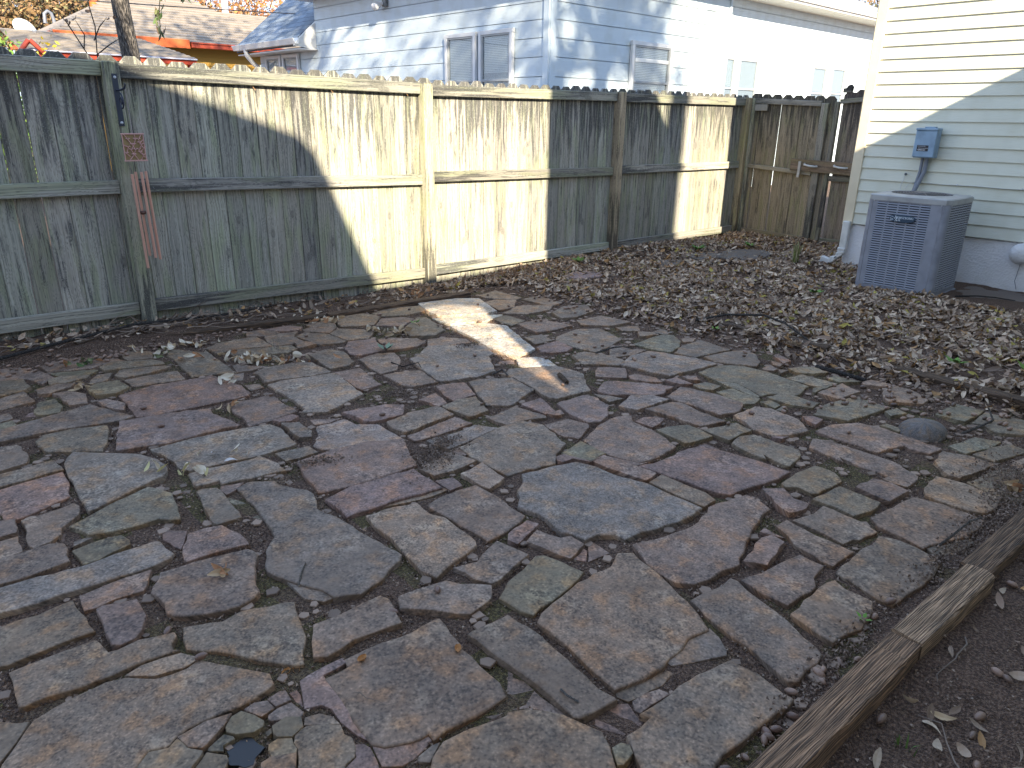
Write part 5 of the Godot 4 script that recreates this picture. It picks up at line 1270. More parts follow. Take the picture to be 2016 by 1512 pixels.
	for e in [[-0.11, 0.35], [-0.02, -0.25]]:
		s = shape(0, Color(0.83, 0.83, 0.83)); s.xf = Transform3D(Basis(Vector3.UP, e[1]) * Basis(Vector3.BACK, 2.0), Vector3(-0.07, -0.01, e[0]))
		s.lathe([Vector2(0.018, -0.05), Vector2(0.025, 0.0), Vector2(0.05, 0.05), Vector2(0.058, 0.10), Vector2(0.05, 0.112), Vector2(0, 0.118)], 14); put("lamp_head", s.done(), M.gloss, l)

# ------------------------------------------------------------------ brown house in the back
func roof_rows(parent: Node, called: String, a: Vector3, b: Vector3, up: Vector3, la: float, lb: float, rows: int, c: Color) -> void:   # shingle rows between the eave a>b; each row shifts its ends by la / lb
	var s := shape(0, c)
	var x := (b - a).normalized()
	var n := x.cross(up).normalized()
	if n.y < 0: n = -n
	for r in rows:
		var p := a + up * r + x * (la * r); var q := b + up * r - x * (lb * r)
		if (q - p).dot(x) < 0.02: break
		var p2 := a + up * (r + 1.1) + x * (la * r); var q2 := b + up * (r + 1.1) - x * (lb * r)
		var k := rf(0.86, 1.08)
		s.c = c * k
		s.quad(p + n * 0.016, q + n * 0.016, q2 + n * 0.002, p2 + n * 0.002)
		s.quad(p, q, q + n * 0.016, p + n * 0.016)
	put(called, s.done(), M.shingle, parent)

func build_brown_house() -> void:
	var h := thing("brown_house", "ochre bungalow with tan shingle roof and orange-red fascia boards", "house")
	var tanr := Color(0.33, 0.275, 0.22)
	var Z := -14.84
	var s := shape(0, Color(0.50, 0.30, 0.06)); s.box(Vector3(10.0, 1.3, -17.5), Vector3(10.1, 3.2, 4.4)); put("wall", s.done(), M.plain, h)
	var y := 0.9
	while y < 2.9:
		s = shape(0, Color(0.50, 0.295, 0.06) * rf(0.94, 1.06)); s.prism(PackedVector2Array([Vector2(0, 0), Vector2(0.012, 0), Vector2(0.014, 0.004), Vector2(0.002, 0.205), Vector2(0, 0.205)]), 0.0, 10.1)
		var o := put("siding_board", s.done(), M.plain, h)
		o.transform = Transform3D(Basis(Vector3(0, 0, 1), Vector3.UP, Vector3(-1, 0, 0)), Vector3(15.05, y, -15.3))
		y += 0.2
	var org := Color(0.52, 0.115, 0.035)
	s = shape(0, org); s.box(Vector3(4.54, 2.95, -17.2), Vector3(0.04, 0.2, 4.8), 0.004); s.box(Vector3(6.0, 2.95, Z), Vector3(2.95, 0.2, 0.04), 0.004); put("fascia", s.done(), M.plain, h)
	s = shape(0, Color(0.42, 0.07, 0.03)); s.box(Vector3(11.2, 2.93, Z + 0.02), Vector3(7.4, 0.12, 0.09), 0.01); s.box(Vector3(11.2, 2.985, Z + 0.035), Vector3(7.4, 0.03, 0.13), 0.006); put("gutter", s.done(), M.gloss, h)
	# main hipped block and the lower wing
	var f := Vector3(0, 0.55, -1.0) * 0.13
	roof_rows(h, "roof_front", Vector3(4.48, 3.0, Z), Vector3(10.6, 3.0, Z), f, 0.13, 0.13, 18, tanr)
	s = shape(0, tanr)
	s.tri(Vector3(4.48, 3.0, -19.56), Vector3(4.48, 3.0, Z), Vector3(6.84, 4.3, -17.2)); s.quad(Vector3(10.6, 3.0, -19.56), Vector3(4.48, 3.0, -19.56), Vector3(6.84, 4.3, -17.2), Vector3(8.24, 4.3, -17.2)); s.tri(Vector3(10.6, 3.0, Z), Vector3(10.6, 3.0, -19.56), Vector3(8.24, 4.3, -17.2))
	put("roof_hip", s.done(), M.shingle, h)
	roof_rows(h, "wing_roof", Vector3(9.2, 3.0, Z), Vector3(15.2, 3.0, Z), Vector3(0, 0.45, -1.0) * 0.13, 0.0, 0.0, 17, tanr)
	s = shape(0, tanr); s.quad(Vector3(15.2, 3.0, -19.2), Vector3(9.2, 3.0, -19.2), Vector3(9.2, 3.98, -17.02), Vector3(15.2, 3.98, -17.02)); put("wing_roof_back", s.done(), M.shingle, h)
	# porch roof
	roof_rows(h, "porch_roof", Vector3(3.5, 2.53, -13.3), Vector3(7.0, 2.53, -13.3), Vector3(0, 0.3, -1.0) * 0.13, 0.0, 0.06, 12, tanr)
	s = shape(0, Color(0.45, 0.06, 0.03)); s.box(Vector3(5.25, 2.46, -13.3), Vector3(3.5, 0.13, 0.04), 0.004); put("porch_fascia", s.done(), M.plain, h)
	s = shape(0, Color(0.5, 0.52, 0.6)); s.box(Vector3(5.25, 2.51, -13.25), Vector3(3.5, 0.03, 0.06), 0.004); put("porch_gutter", s.done(), M.gloss, h)
	s = shape(0, Color(0.35, 0.05, 0.03))
	for x in [3.6, 5.2, 6.9]: s.box(Vector3(x, 1.2, -13.4), Vector3(0.12, 2.5, 0.12), 0.006)
	put("porch_post", s.done(), M.plain, h)
	# small red gable at the left and the orange peak on the ridge
	s = shape(0, Color(0.42, 0.07, 0.04))
	for e in [[-0.22, 2.42, -0.01, 2.68], [0.26, 2.42, 0.01, 2.68]]:
		s.tube([Vector3(3.68 + e[0], e[1], -13.1), Vector3(3.68 + e[2], e[3], -13.1)], [0.045, 0.045], 4)
	put("porch_gable", s.done(), M.plain, h)
	s = shape(0, Color(0.55, 0.14, 0.03)); s.tube([Vector3(6.02, 3.72, -17.0), Vector3(6.10, 4.5, -17.0)], [0.1, 0.1], 4); s.tube([Vector3(6.45, 3.95, -17.0), Vector3(6.10, 4.5, -17.0)], [0.06, 0.06], 4); put("ridge_peak", s.done(), M.plain, h)
	s = shape(0, Color(0.42, 0.5, 0.52)); s.box(Vector3(9.9, 2.35, -15.27), Vector3(0.95, 0.5, 0.06), 0.005); put("window", s.done(), M.gloss, h)
	s = shape(0, Color(0.55, 0.56, 0.58)); s.tube([Vector3(10.1, 3.5, -18.7), Vector3(10.12, 5.2, -18.8)], [0.10, 0.10], 12); put("flue_pipe", s.done(), M.metal, h)
	s = shape(0, Color(0.16, 0.17, 0.2)); s.tube([Vector3(5.56, 3.1, -19.2), Vector3(5.58, 3.65, -19.2), Vector3(5.54, 3.80, -19.2), Vector3(5.46, 3.85, -19.2), Vector3(5.38, 3.78, -19.2), Vector3(5.36, 3.55, -19.2)], [0.045, 0.045, 0.045, 0.045, 0.045, 0.045], 8); put("mast_head", s.done(), M.gloss, h)
	# satellite dish
	var d := thing("satellite_dish", "pale satellite dish on a short mast at the corner of the tan roof", "satellite dish", Vector3(4.03, 2.55, -15.0))
	s = shape(0, Color(0.62, 0.66, 0.66)); s.xf = Transform3D(Basis(Vector3.UP, 0.4) * Basis(Vector3.RIGHT, 1.05), Vector3(0, 0.48, 0))
	s.lathe([Vector2(0.0, -0.05), Vector2(0.10, -0.045), Vector2(0.19, -0.025), Vector2(0.25, 0.0), Vector2(0.245, 0.006), Vector2(0.185, -0.018), Vector2(0.0, -0.042)], 24); put("reflector", s.done(), M.gloss, d)
	s = shape(0, Color(0.6, 0.6, 0.6)); s.tube([Vector3(0, -0.05, 0), Vector3(0, 0.45, -0.02)], [0.035, 0.035], 8); put("mast", s.done(), M.gloss, d)
	s = shape(0, Color(0.2, 0.2, 0.22)); s.tube([Vector3(0.03, 0.3, 0.05), Vector3(0.08, 0.38, 0.32)], [0.015, 0.015], 6); s.box(Vector3(0.09, 0.4, 0.35), Vector3(0.06, 0.06, 0.08), 0.01); put("arm", s.done(), M.gloss, d)
	var wr := thing("utility_wire", "thin dark wire crossing in front of the tan roof", "wire")
	var pts := []; var rr := []
	for i in 25:
		var u := i / 24.0
		pts.append(Vector3(lerpf(-6.0, 16.0, u), 0, -9.6) + Vector3(0, lerpf(3.0, 3.75, u) - 1.0 * u * (1.0 - u) - 0.05 * 0.0, 0)); rr.append(0.009)
	s = shape(0, Color(0.05, 0.05, 0.055)); s.tube(pts, rr, 5); put("cable", s.done(), M.plain, wr)

# ------------------------------------------------------------------ trees
func limb(s: Shape, a: Vector3, dir: Vector3, len: float, r: float, depth: int, tips: Array, bend := 0.35) -> void:
	var pts := [a]; var rr := [r]
	var d := dir.normalized()
	var seg := 4
	for i in seg:
		d = (d + Vector3(rf(-1, 1), rf(-0.5, 0.8), rf(-1, 1)) * bend * 0.5).normalized()
		pts.append(pts[-1] + d * (len / seg)); rr.append(r * (1.0 - 0.5 * (i + 1) / seg))
	s.tube(pts, rr, 7 if r > 0.05 else 5, false)
	if depth == 0:
		tips.append(pts[-1]); tips.append(pts[2])
		return
	for k in 3 if depth > 1 else 4:
		var i := 2 + rng.randi() % 3
		var nd := (d + Vector3(rf(-1, 1), rf(-0.35, 0.8), rf(-1, 1)) * 0.95).normalized()
		limb(s, pts[i], nd, len * rf(0.55, 0.8), rr[i] * 0.62, depth - 1, tips, bend)

var leaf_mesh_flat: ArrayMesh
func tree(called: String, label: String, at: Vector3, lean: Vector3, h: float, r: float, limbs: int, limb_len: float, leaves: int, spread: float, cols: Array, lsize: float, group := "") -> Node3D:
	var t := thing(called, label, "tree", at, group)
	var tips := []
	var s := shape(0, Color(0.19, 0.165, 0.145)); s.us = 0.6
	var pts := []; var rr := []
	for i in 7:
		var u := i / 6.0
		pts.append(lean * u + Vector3(0.05 * sin(u * 7.0), h * u, 0.05 * cos(u * 5.0))); rr.append(r * (1.0 - 0.3 * u) * (1.25 if i == 0 else 1.0))
	s.tube(pts, rr, 14)
	put("trunk", s.done(), M.bark, t)
	s = shape(0, Color(0.17, 0.15, 0.135)); s.us = 0.6
	for k in limbs:
		var a := TAU * k / limbs + rf(-0.4, 0.4)
		limb(s, pts[-1] - Vector3(0, rf(0.0, h * 0.12), 0), Vector3(cos(a), rf(0.35, 1.3), sin(a)), limb_len * rf(0.8, 1.15), r * 0.5, 2, tips)
	put("limbs", s.done(), M.bark, t)
	if leaves > 0:
		var xs := []; var cc := []
		for i in leaves:
			var p: Vector3 = tips[rng.randi() % tips.size()] + Vector3(rng.randfn(), rng.randfn() * 0.75, rng.randfn()) * spread
			xs.append(Transform3D(Basis.from_euler(Vector3(rf(0, TAU), rf(0, TAU), rf(0, TAU))).scaled(Vector3.ONE * lsize * rf(0.6, 1.3)), p))
			var c: Color = cols[rng.randi() % cols.size()]
			cc.append(c * rf(0.7, 1.15))
		scatter("crown", leaf_mesh_flat, M.leaf, xs, cc, t)
	return t

func leaf_shape(len: float, w: float, curl: float, twist: float, fold: float, n := 5) -> ArrayMesh:
	var s := shape(0)
	var L := []; var R := []; var C := []
	for i in n + 1:
		var u := float(i) / n
		var half := w * 0.5 * pow(sin(PI * clampf(u * 0.94 + 0.03, 0.0, 1.0)), 0.8)
		var a := curl * (u - 0.5)
		var c := Vector3(len * (u - 0.5), 0, 0)
		if absf(curl) > 0.05:
			var rad := len / curl
			c = Vector3(rad * sin(a), rad * (1.0 - cos(a)), 0)
		var sd := Vector3(0, sin(twist * (u - 0.5)), cos(twist * (u - 0.5)))
		var upv := Vector3(0, fold, 0)
		C.append(c); L.append(c + sd * half + upv * half); R.append(c - sd * half + upv * half)
	for i in n:
		s.quad(C[i], C[i + 1], L[i + 1], L[i]); s.quad(R[i], R[i + 1], C[i + 1], C[i])
	return s.done()

func build_trees() -> void:
	var s := shape(0)
	s.quad(Vector3(-0.5, 0, 0), Vector3(0, 0.06, 0.24), Vector3(0.5, 0, 0), Vector3(0, -0.04, -0.24))
	leaf_mesh_flat = s.done()
	# the tree whose trunk rises behind the fence
	tree("shade_tree", "grey furrowed tree trunk rising just behind the left end of the fence", Vector3(3.22, -0.05, -5.6), Vector3(0.28, 0, -0.62), 5.2, 0.125, 5, 2.3, 500, 0.3, [Color(0.06, 0.09, 0.03), Color(0.10, 0.11, 0.04)], 0.09)
	var b := thing("leafy_branch", "drooping green leafy branch hanging in front of the tan roof", "branch", Vector3(3.62, 3.1, -5.1))
	s = shape(0, Color(0.14, 0.12, 0.10))
	var tips := []
	for e in [[[0, 0.3, 0], [-0.03, 0.0, 0.0], [-0.06, -0.3, 0.02], [-0.12, -0.6, 0.03], [-0.13, -0.85, 0.02]], [[0.1, 0.3, 0.1], [0.1, 0.0, 0.1], [0.13, -0.25, 0.12], [0.2, -0.4, 0.14]], [[-0.03, 0.0, 0], [-0.12, -0.12, 0.02], [-0.2, -0.28, 0.02]], [[0.02, 0.1, 0.03], [0.06, -0.1, 0.04], [0.04, -0.3, 0.04]]]:
		var pts := []; var rr := []
		for p in e: pts.append(Vector3(p[0], p[1], p[2])); rr.append(0.006)
		rr[-1] = 0.002
		s.tube(pts, rr, 5)
		for i in range(1, pts.size()):
			for q in 9: tips.append(pts[i - 1].lerp(pts[i], rf(0, 1)))
	put("twigs", s.done(), M.bark, b)
	var lf := leaf_shape(0.10, 0.036, 0.7, 0.5, 0.2, 4)
	for p in tips:
		for q in 2:
			var o := put("leaf", lf, M[["green_leaf", "olive_leaf", "dry_leaf"][rng.randi() % 3]], b)
			o.transform = Transform3D(Basis.from_euler(Vector3(rf(-1, 1), rf(0, TAU), rf(-2.0, -0.6))), p + Vector3(rf(-0.05, 0.05), rf(-0.06, 0.02), rf(-0.05, 0.05)))
	var sp := thing("sapling", "bare thin sapling with a few curled dark leaves beyond the fence", "sapling", Vector3(2.7, 0, -5.05))
	s = shape(0, Color(0.16, 0.13, 0.11))
	for e in [[[0, 0, 0], [0.0, 1.0, 0], [0.02, 1.9, 0.0], [0.05, 2.3, 0.02], [0.02, 2.55, 0.0], [0.16, 2.9, 0.03]], [[0.0, 1.85, 0], [-0.1, 2.05, 0.0], [-0.22, 2.32, -0.05], [-0.3, 2.4, 0]], [[0.03, 2.0, 0], [0.15, 2.1, 0.05], [0.3, 2.2, 0.06]], [[0.02, 2.15, 0], [0.1, 2.3, 0.0], [0.18, 2.4, 0.05]], [[-0.1, 2.05, 0], [-0.08, 2.2, 0.03], [-0.15, 2.35, 0.03]]]:
		var pts := []; var rr := []
		for p in e: pts.append(Vector3(p[0], p[1], p[2])); rr.append(0.007)
		rr[-1] = 0.002
		s.tube(pts, rr, 5)
	put("stem", s.done(), M.bark, sp)
	for e in [[-0.3, 2.38, 0], [-0.24, 2.33, 0], [-0.14, 2.36, 0], [0.27, 2.4, 0.05], [0.2, 2.38, 0.05], [0.0, 2.45, 0], [-0.2, 2.3, -0.02]]:
		var o := put("leaf", leaf_shape(0.09, 0.045, 1.6, 1.0, 0.3, 4), M.dry_leaf, sp)
		o.transform = Transform3D(Basis.from_euler(Vector3(rf(-1, 1), rf(0, TAU), rf(-1, 1))), Vector3(e[0], e[1], e[2]))
	var bush := func(called: String, label: String, cat: String, at: Vector3, R: Vector3, n: int, cols: Array, ls: float) -> void:
		var t := thing(called, label, cat, at)
		var xs := []; var cc := []
		for i in n:
			var d := Vector3(rng.randfn(), rng.randfn(), rng.randfn()).normalized() * pow(rf(0.15, 1), 0.5)
			xs.append(Transform3D(Basis.from_euler(Vector3(rf(0, TAU), rf(0, TAU), rf(0, TAU))).scaled(Vector3.ONE * ls * rf(0.6, 1.3)), Vector3(0, R.y + 0.3, 0) + d * R)); cc.append(cols[rng.randi() % cols.size()] * rf(0.7, 1.2))
		scatter("foliage", leaf_mesh_flat, M.leaf, xs, cc, t)
		var st := shape(0, Color(0.12, 0.1, 0.08))
		for i in 7: st.tube([Vector3(rf(-0.1, 0.1), 0, rf(-0.1, 0.1)), Vector3(rf(-0.3, 0.3) * R.x, R.y, rf(-0.3, 0.3)), Vector3(rf(-0.7, 0.7) * R.x, R.y * 1.7, rf(-0.5, 0.5))], [0.02, 0.014, 0.006], 5)
		put("stems", st.done(), M.bark, t)
	bush.call("green_bush", "bright green bush behind the far left end of the fence", "bush", Vector3(1.86, 0, -6.35), Vector3(0.62, 1.03, 0.6), 2800, [Color(0.10, 0.2, 0.03), Color(0.16, 0.26, 0.04), Color(0.08, 0.14, 0.03)], 0.075)
	bush.call("yellow_shrub", "small yellow-leaved shrub peeking over the fence beside the bush", "shrub", Vector3(2.17, 0, -4.72), Vector3(0.27, 0.93, 0.26), 800, [Color(0.5, 0.4, 0.03), Color(0.35, 0.36, 0.05), Color(0.45, 0.3, 0.03)], 0.06)
	var rust := [Color(0.34, 0.13, 0.035), Color(0.38, 0.18, 0.055), Color(0.27, 0.16, 0.075), Color(0.24, 0.095, 0.04), Color(0.36, 0.24, 0.11)]
	var tanc := [Color(0.27, 0.165, 0.07), Color(0.24, 0.155, 0.075), Color(0.18, 0.105, 0.05), Color(0.3, 0.21, 0.105), Color(0.12, 0.11, 0.045)]
	tree("autumn_tree", "brown autumn tree filling the far corner left of the tan roof", Vector3(5.6, -0.1, -28.0), Vector3(0.2, 0, 0), 2.2, 0.24, 7, 2.5, 11000, 0.8, tanc, 0.17)
	tree("autumn_tree", "tall brown autumn tree right behind the tan roof's left slope", Vector3(8.8, -0.1, -29.0), Vector3(0.3, 0, 0), 2.4, 0.28, 7, 2.6, 11000, 0.8, tanc, 0.17)
	tree("autumn_tree", "bright orange autumn tree behind the tan roof beside the metal flue", Vector3(14.6, -0.1, -31.0), Vector3(0.2, 0, 0), 2.6, 0.24, 6, 3.2, 5200, 0.8, rust, 0.17)
	tree("autumn_tree", "orange autumn tree showing left of the shingled rear roof", Vector3(18.6, -0.1, -31.0), Vector3(-0.2, 0, 0), 2.6, 0.24, 6, 3.0, 5200, 0.8, rust, 0.17)
	tree("autumn_tree", "brown autumn tree showing between the white house roof and the yellow house", Vector3(41.0, -0.1, -14.5), Vector3(0, 0, 0), 4.2, 0.26, 6, 3.0, 5500, 0.8, tanc, 0.18)
	# trees behind the viewer: they throw the dappled shade on the white house and the fence
	tree("unseen_pecan_tree", "large pecan tree behind the viewer that dapples the white house", Vector3(-2.6, -0.1, 17.0), Vector3(0.2, 0, 0), 12.4, 0.3, 7, 2.5, 2400, 0.40, [Color(0.12, 0.12, 0.04), Color(0.2, 0.15, 0.05)], 0.15)
	tree("unseen_pecan_tree", "wide unseen tree added high over the patio to block sky light", Vector3(-3.6, -0.1, 4.6), Vector3(2.6, 0, -0.8), 6.8, 0.32, 8, 4.0, 9500, 0.6, [Color(0.14, 0.13, 0.05), Color(0.24, 0.17, 0.06), Color(0.2, 0.12, 0.05)], 0.2)  # added out of view, its crown cuts the sky light on the patio
	tree("unseen_pecan_tree", "smaller pecan tree behind the viewer nearer the house", Vector3(0.9, -0.1, 13.2), Vector3(0.1, 0, 0), 11.4, 0.22, 6, 1.5, 5000, 0.35, [Color(0.12, 0.12, 0.04), Color(0.2, 0.15, 0.05)], 0.13)

# ------------------------------------------------------------------ the house and the added blockers behind the viewer that shade the yard
func build_behind() -> void:
	var h := thing("own_house", "house behind the viewer whose eave keeps the patio in shade", "house")
	var s := shape(0, Color(0.70, 0.69, 0.56)); s.box(Vector3(5.87, 1.35, 8.6), Vector3(9.26, 2.98, 5.7)); put("wall", s.done(), M.yellow, h)
	s = shape(0, Color(0.8, 0.8, 0.78)); s.box(Vector3(5.3, 2.865, 5.6), Vector3(9.4, 0.03, 0.4)); s.box(Vector3(5.3, 2.96, 5.41), Vector3(9.4, 0.22, 0.03)); put("eave", s.done(), M.white, h)
	s = shape(0, Color(0.3, 0.3, 0.32)); s.prism(PackedVector2Array([Vector2(-5.39, 2.85), Vector2(-5.39, 3.07), Vector2(-8.6, 4.15), Vector2(-12.0, 3.07), Vector2(-12.0, 2.95), Vector2(-8.6, 4.0), Vector2(-5.8, 2.99)]), 0.6, 10.2)
	s.xf = Transform3D.IDENTITY
	var o := put("roof", s.done(), M.shingle, h)
	o.rotation.y = PI / 2
	o.transform = Transform3D(Basis(Vector3(0, 0, -1), Vector3.UP, Vector3(1, 0, 0)), Vector3.ZERO)
	s = shape(0, Color(0.70, 0.69, 0.56)); s.box(Vector3(2.92, 4.1, 7.0), Vector3(1.16, 2.9, 2.0)); put("shade_box", s.done(), M.yellow, h)  # unseen box added and sized for the upright shadow on the fence
	# unseen gambrel-shaped blocker, square to the sun, outline fitted to the fence shade
	var b := thing("gambrel_shade_blocker", "unseen gambrel-shaped block added behind the viewer to shade the fence", "blocker")
	var al := atan(0.48)
	var e := Vector3(cos(al), 0, sin(al)); var k := Vector3(-sin(al), 0, cos(al))
	var w := 7.4
	var poly := PackedVector2Array()
	for q in [[4.5, -1.70], [3.98, -1.47], [3.47, -0.30], [3.24, 0.06], [2.76, 1.15], [2.62, 1.29], [1.64, 1.63], [-0.6, 2.39], [-3.0, 1.45], [-4.6, -1.6]]:
		var sd: float = q[0] * cos(al)
		poly.append(Vector2(sd, q[1] + 0.56 * (sd * e.z + w * k.z)))
	poly.append(Vector2(-4.6 * cos(al), -0.1)); poly.append(Vector2(4.5 * cos(al), -0.1))
	s = shape(0, Color(0.4, 0.36, 0.3)); s.prism(poly, 0.0, 3.0)
	o = put("blocker_body", s.done(), M.plain, b)
	o.transform = Transform3D(Basis(e, Vector3.UP, k), k * w)

# ------------------------------------------------------------------ leaves, nuts, twigs, timbers and other small things on the ground
var nut_mesh: ArrayMesh
var twig_mesh: Array = []
var litter_mesh: Array = []
func surface_y(x: float, z: float) -> float:
	var k := Vector2i(int(floor(x / 0.02)), int(floor(z / 0.02)))
	if stone_grid.has(k): return stone_grid[k]
	return ground_y(x, z)
func leaf_tone() -> Color:
	var r := rng.randf()
	if r < 0.42: return Color(0.40, 0.285, 0.195) * rf(0.6, 1.2)
	if r < 0.68: return Color(0.25, 0.165, 0.11) * rf(0.5, 1.2)
	if r < 0.88: return Color(0.57, 0.44, 0.31) * rf(0.7, 1.15)
	if r < 0.965: return Color(0.40, 0.22, 0.085) * rf(0.6, 1.1)
	return Color(0.40, 0.32, 0.07) * rf(0.7, 1.1)
func spread_leaves(called: String, label: String, n: int, pick: Callable, lift: float, small := 1.0) -> void:
	var o := Node3D.new(); o.name = numbered(called); add_child(o, true)
	tag(o, label, "", "", "stuff")
	var sets := []
	for i in litter_mesh.size(): sets.append([[], []])
	for i in n:
		var p: Vector3 = pick.call()
		var k := rng.randi() % litter_mesh.size()
		var sc := rf(0.55, 1.2) * small
		var b := Basis.from_euler(Vector3(rng.randfn() * 0.45, rf(0, TAU), rng.randfn() * 0.5)).scaled(Vector3.ONE * sc)
		sets[k][0].append(Transform3D(b, p + Vector3(0, rf(0.003, lift), 0))); sets[k][1].append(leaf_tone())
	for k in sets.size():
		if sets[k][0].size(): scatter("leaves", litter_mesh[k], M.leaf, sets[k][0], sets[k][1], o)

func build_litter() -> void:
	litter_mesh = [leaf_shape(0.075, 0.026, 1.1, 0.8, 0.25), leaf_shape(0.09, 0.03, 0.5, -0.9, 0.35), leaf_shape(0.06, 0.028, 2.0, 0.4, 0.15), leaf_shape(0.07, 0.022, -0.9, 1.4, 0.5), leaf_shape(0.055, 0.035, 1.5, -0.5, -0.3)]
	var s := shape(0); s.xf = Transform3D(Basis(Vector3.BACK, PI / 2), Vector3.ZERO)
	s.lathe([Vector2(0.0, -0.017), Vector2(0.004, -0.0155), Vector2(0.0085, -0.009), Vector2(0.0098, 0.0), Vector2(0.0085, 0.009), Vector2(0.004, 0.0155), Vector2(0, 0.018)], 9)
	nut_mesh = s.done()
	for k in 4:
		s = shape(0); s.us = 3.0
		var pts := [Vector3(-0.5, 0, 0)]; var rr := [0.011]
		for i in 6:
			pts.append(Vector3(-0.5 + (i + 1) / 6.0, rf(-0.02, 0.05), rf(-0.09, 0.09) + pts[-1].z * 0.6)); rr.append(0.011 - 0.0013 * (i + 1))
		s.tube(pts, rr, 5)
		if k > 1: s.tube([pts[3], pts[3] + Vector3(0.12, 0.05, 0.12), pts[3] + Vector3(0.3, 0.06, 0.22)], [0.006, 0.004, 0.002], 4)
		twig_mesh.append(s.done())
	var yard := func() -> Vector3:
		for tries in 40:
			var x := rf(4.22, 8.7); var z := rf(-0.02, 5.2)
			if x < 4.42 + 0.14 * gn.get_noise_2d(z * 3.0, 4.0) and z > 0.5 and rng.randf() < 0.7: continue
			if x > 7.47 and z > 1.88: continue
			if x > 6.53 and z > 2.44 and z < 3.85 and (x > 6.58 or rng.randf() < 0.75): continue
			var bare := gn.get_noise_2d(x * 1.3 + 30.0, z * 1.3)
			if bare > 0.30 and rng.randf() < 0.8: continue
			if Vector2(x - 7.0, (z - 0.95) * 1.4).length() < 0.42 and rng.randf() < 0.85: continue
			return Vector3(x, ground_y(x, z), z)
		return Vector3(5.5, ground_y(5.5, 2.0), 2.0)
	var corner := func() -> Vector3:
		var x := rf(3.55, 5.0); var z := rf(-0.05, 0.55) * clampf((x - 3.3) / 1.2, 0.35, 1.0)
		return Vector3(x, ground_y(x, z), z)
	var strip := func() -> Vector3:
		var x := rf(-1.5, 3.9); var z := rf(-0.05, 0.13 + 0.085 * maxf(x, 0.0))
		return Vector3(x, ground_y(x, z), z)
	var bed := func() -> Vector3:
		var x := rf(1.2, 4.3); var z := rf(4.78, 5.6)
		return Vector3(x, ground_y(x, z), z)
	spread_leaves("leaf_litter", "brown fallen leaves covering the bare yard beside the patio", 28000, yard, 0.033, 0.95)
	spread_leaves("corner_leaves", "fallen leaves banked against the foot of the fence", 2300, corner, 0.03)
	spread_leaves("fence_leaves", "scattered dry leaves along the dark strip under the left fence", 650, strip, 0.03, 0.9)
	spread_leaves("bed_leaves", "few brown leaves on the dark soil bed outside the near timbers", 260, bed, 0.015, 0.8)
	# crumbs of soil, bark and shell in the joints
	var xs := []; var cc := []
	s = shape(0); s.tri(Vector3(-0.5, 0, -0.4), Vector3(0.0, 0, 0.5), Vector3(0.5, 0, -0.3)); s.tri(Vector3(0.0, 0.45, 0), Vector3(-0.5, 0, -0.4), Vector3(0.0, 0, 0.5)); s.tri(Vector3(0.0, 0.45, 0), Vector3(0.0, 0, 0.5), Vector3(0.5, 0, -0.3)); s.tri(Vector3(0.0, 0.45, 0), Vector3(0.5, 0, -0.3), Vector3(-0.5, 0, -0.4))
	var crumb := s.done()
	for i in 150000:
		var x := rf(-0.6, 4.4); var z := rf(0.25, 4.7)
		if i > 142000: x = rf(1.0, 4.4); z = rf(4.45, 5.6)
		if on_stone(x, z): continue
		var dense := gn.get_noise_2d(x * 2.5 + 9.0, z * 2.5)
		if dense < -0.15 and rng.randf() < 0.7: continue
		xs.append(Transform3D(Basis.from_euler(Vector3(rf(0, TAU), rf(0, TAU), rf(0, TAU))).scaled(Vector3.ONE * rf(0.003, 0.012)), Vector3(x, ground_y(x, z) + 0.003, z)))
		cc.append([Color(0.15, 0.09, 0.058), Color(0.2, 0.125, 0.08), Color(0.27, 0.18, 0.12), Color(0.09, 0.055, 0.037), Color(0.34, 0.25, 0.18)][rng.randi() % 5] * rf(0.6, 1.2))
	var so := scatter("soil_crumbs", crumb, M.plain, xs, cc); so.set_meta("label", "crumbs of soil and bark in the joints between the flagstones")
	# flat chips of stone that fill the wider joints
	s = shape(0)
	s.prism(PackedVector2Array([Vector2(-0.5, -0.25), Vector2(0.1, -0.42), Vector2(0.5, -0.1), Vector2(0.35, 0.36), Vector2(-0.3, 0.4)]), -0.1, 0.08, 0.04)
	var cx := []; var cl := []
	for i in 9000:
		if cx.size() >= 800: break
		var x := rf(-0.4, 4.35); var z := rf(0.4, 4.6)
		if on_stone(x, z) or on_stone(x + 0.014, z) or on_stone(x - 0.014, z) or on_stone(x, z + 0.014): continue
		cx.append(Transform3D(Basis(Vector3.UP, rf(0, TAU)) * Basis.from_euler(Vector3(-PI / 2 + rf(-0.1, 0.1), rf(-0.1, 0.1), 0)) * Basis.IDENTITY.scaled(Vector3.ONE * rf(0.015, 0.05)), Vector3(x, ground_y(x, z) + 0.004, z)))
		cl.append(Color(0.24, 0.165, 0.115) * rf(0.6, 1.25))
	var ch := scatter("stone_chips", s.done(), M.plain, cx, cl); ch.set_meta("label", "small flat stone chips lying in the wider joints of the paving")
	# dirt mounds that lie on the paving itself
	xs = []; cc = []
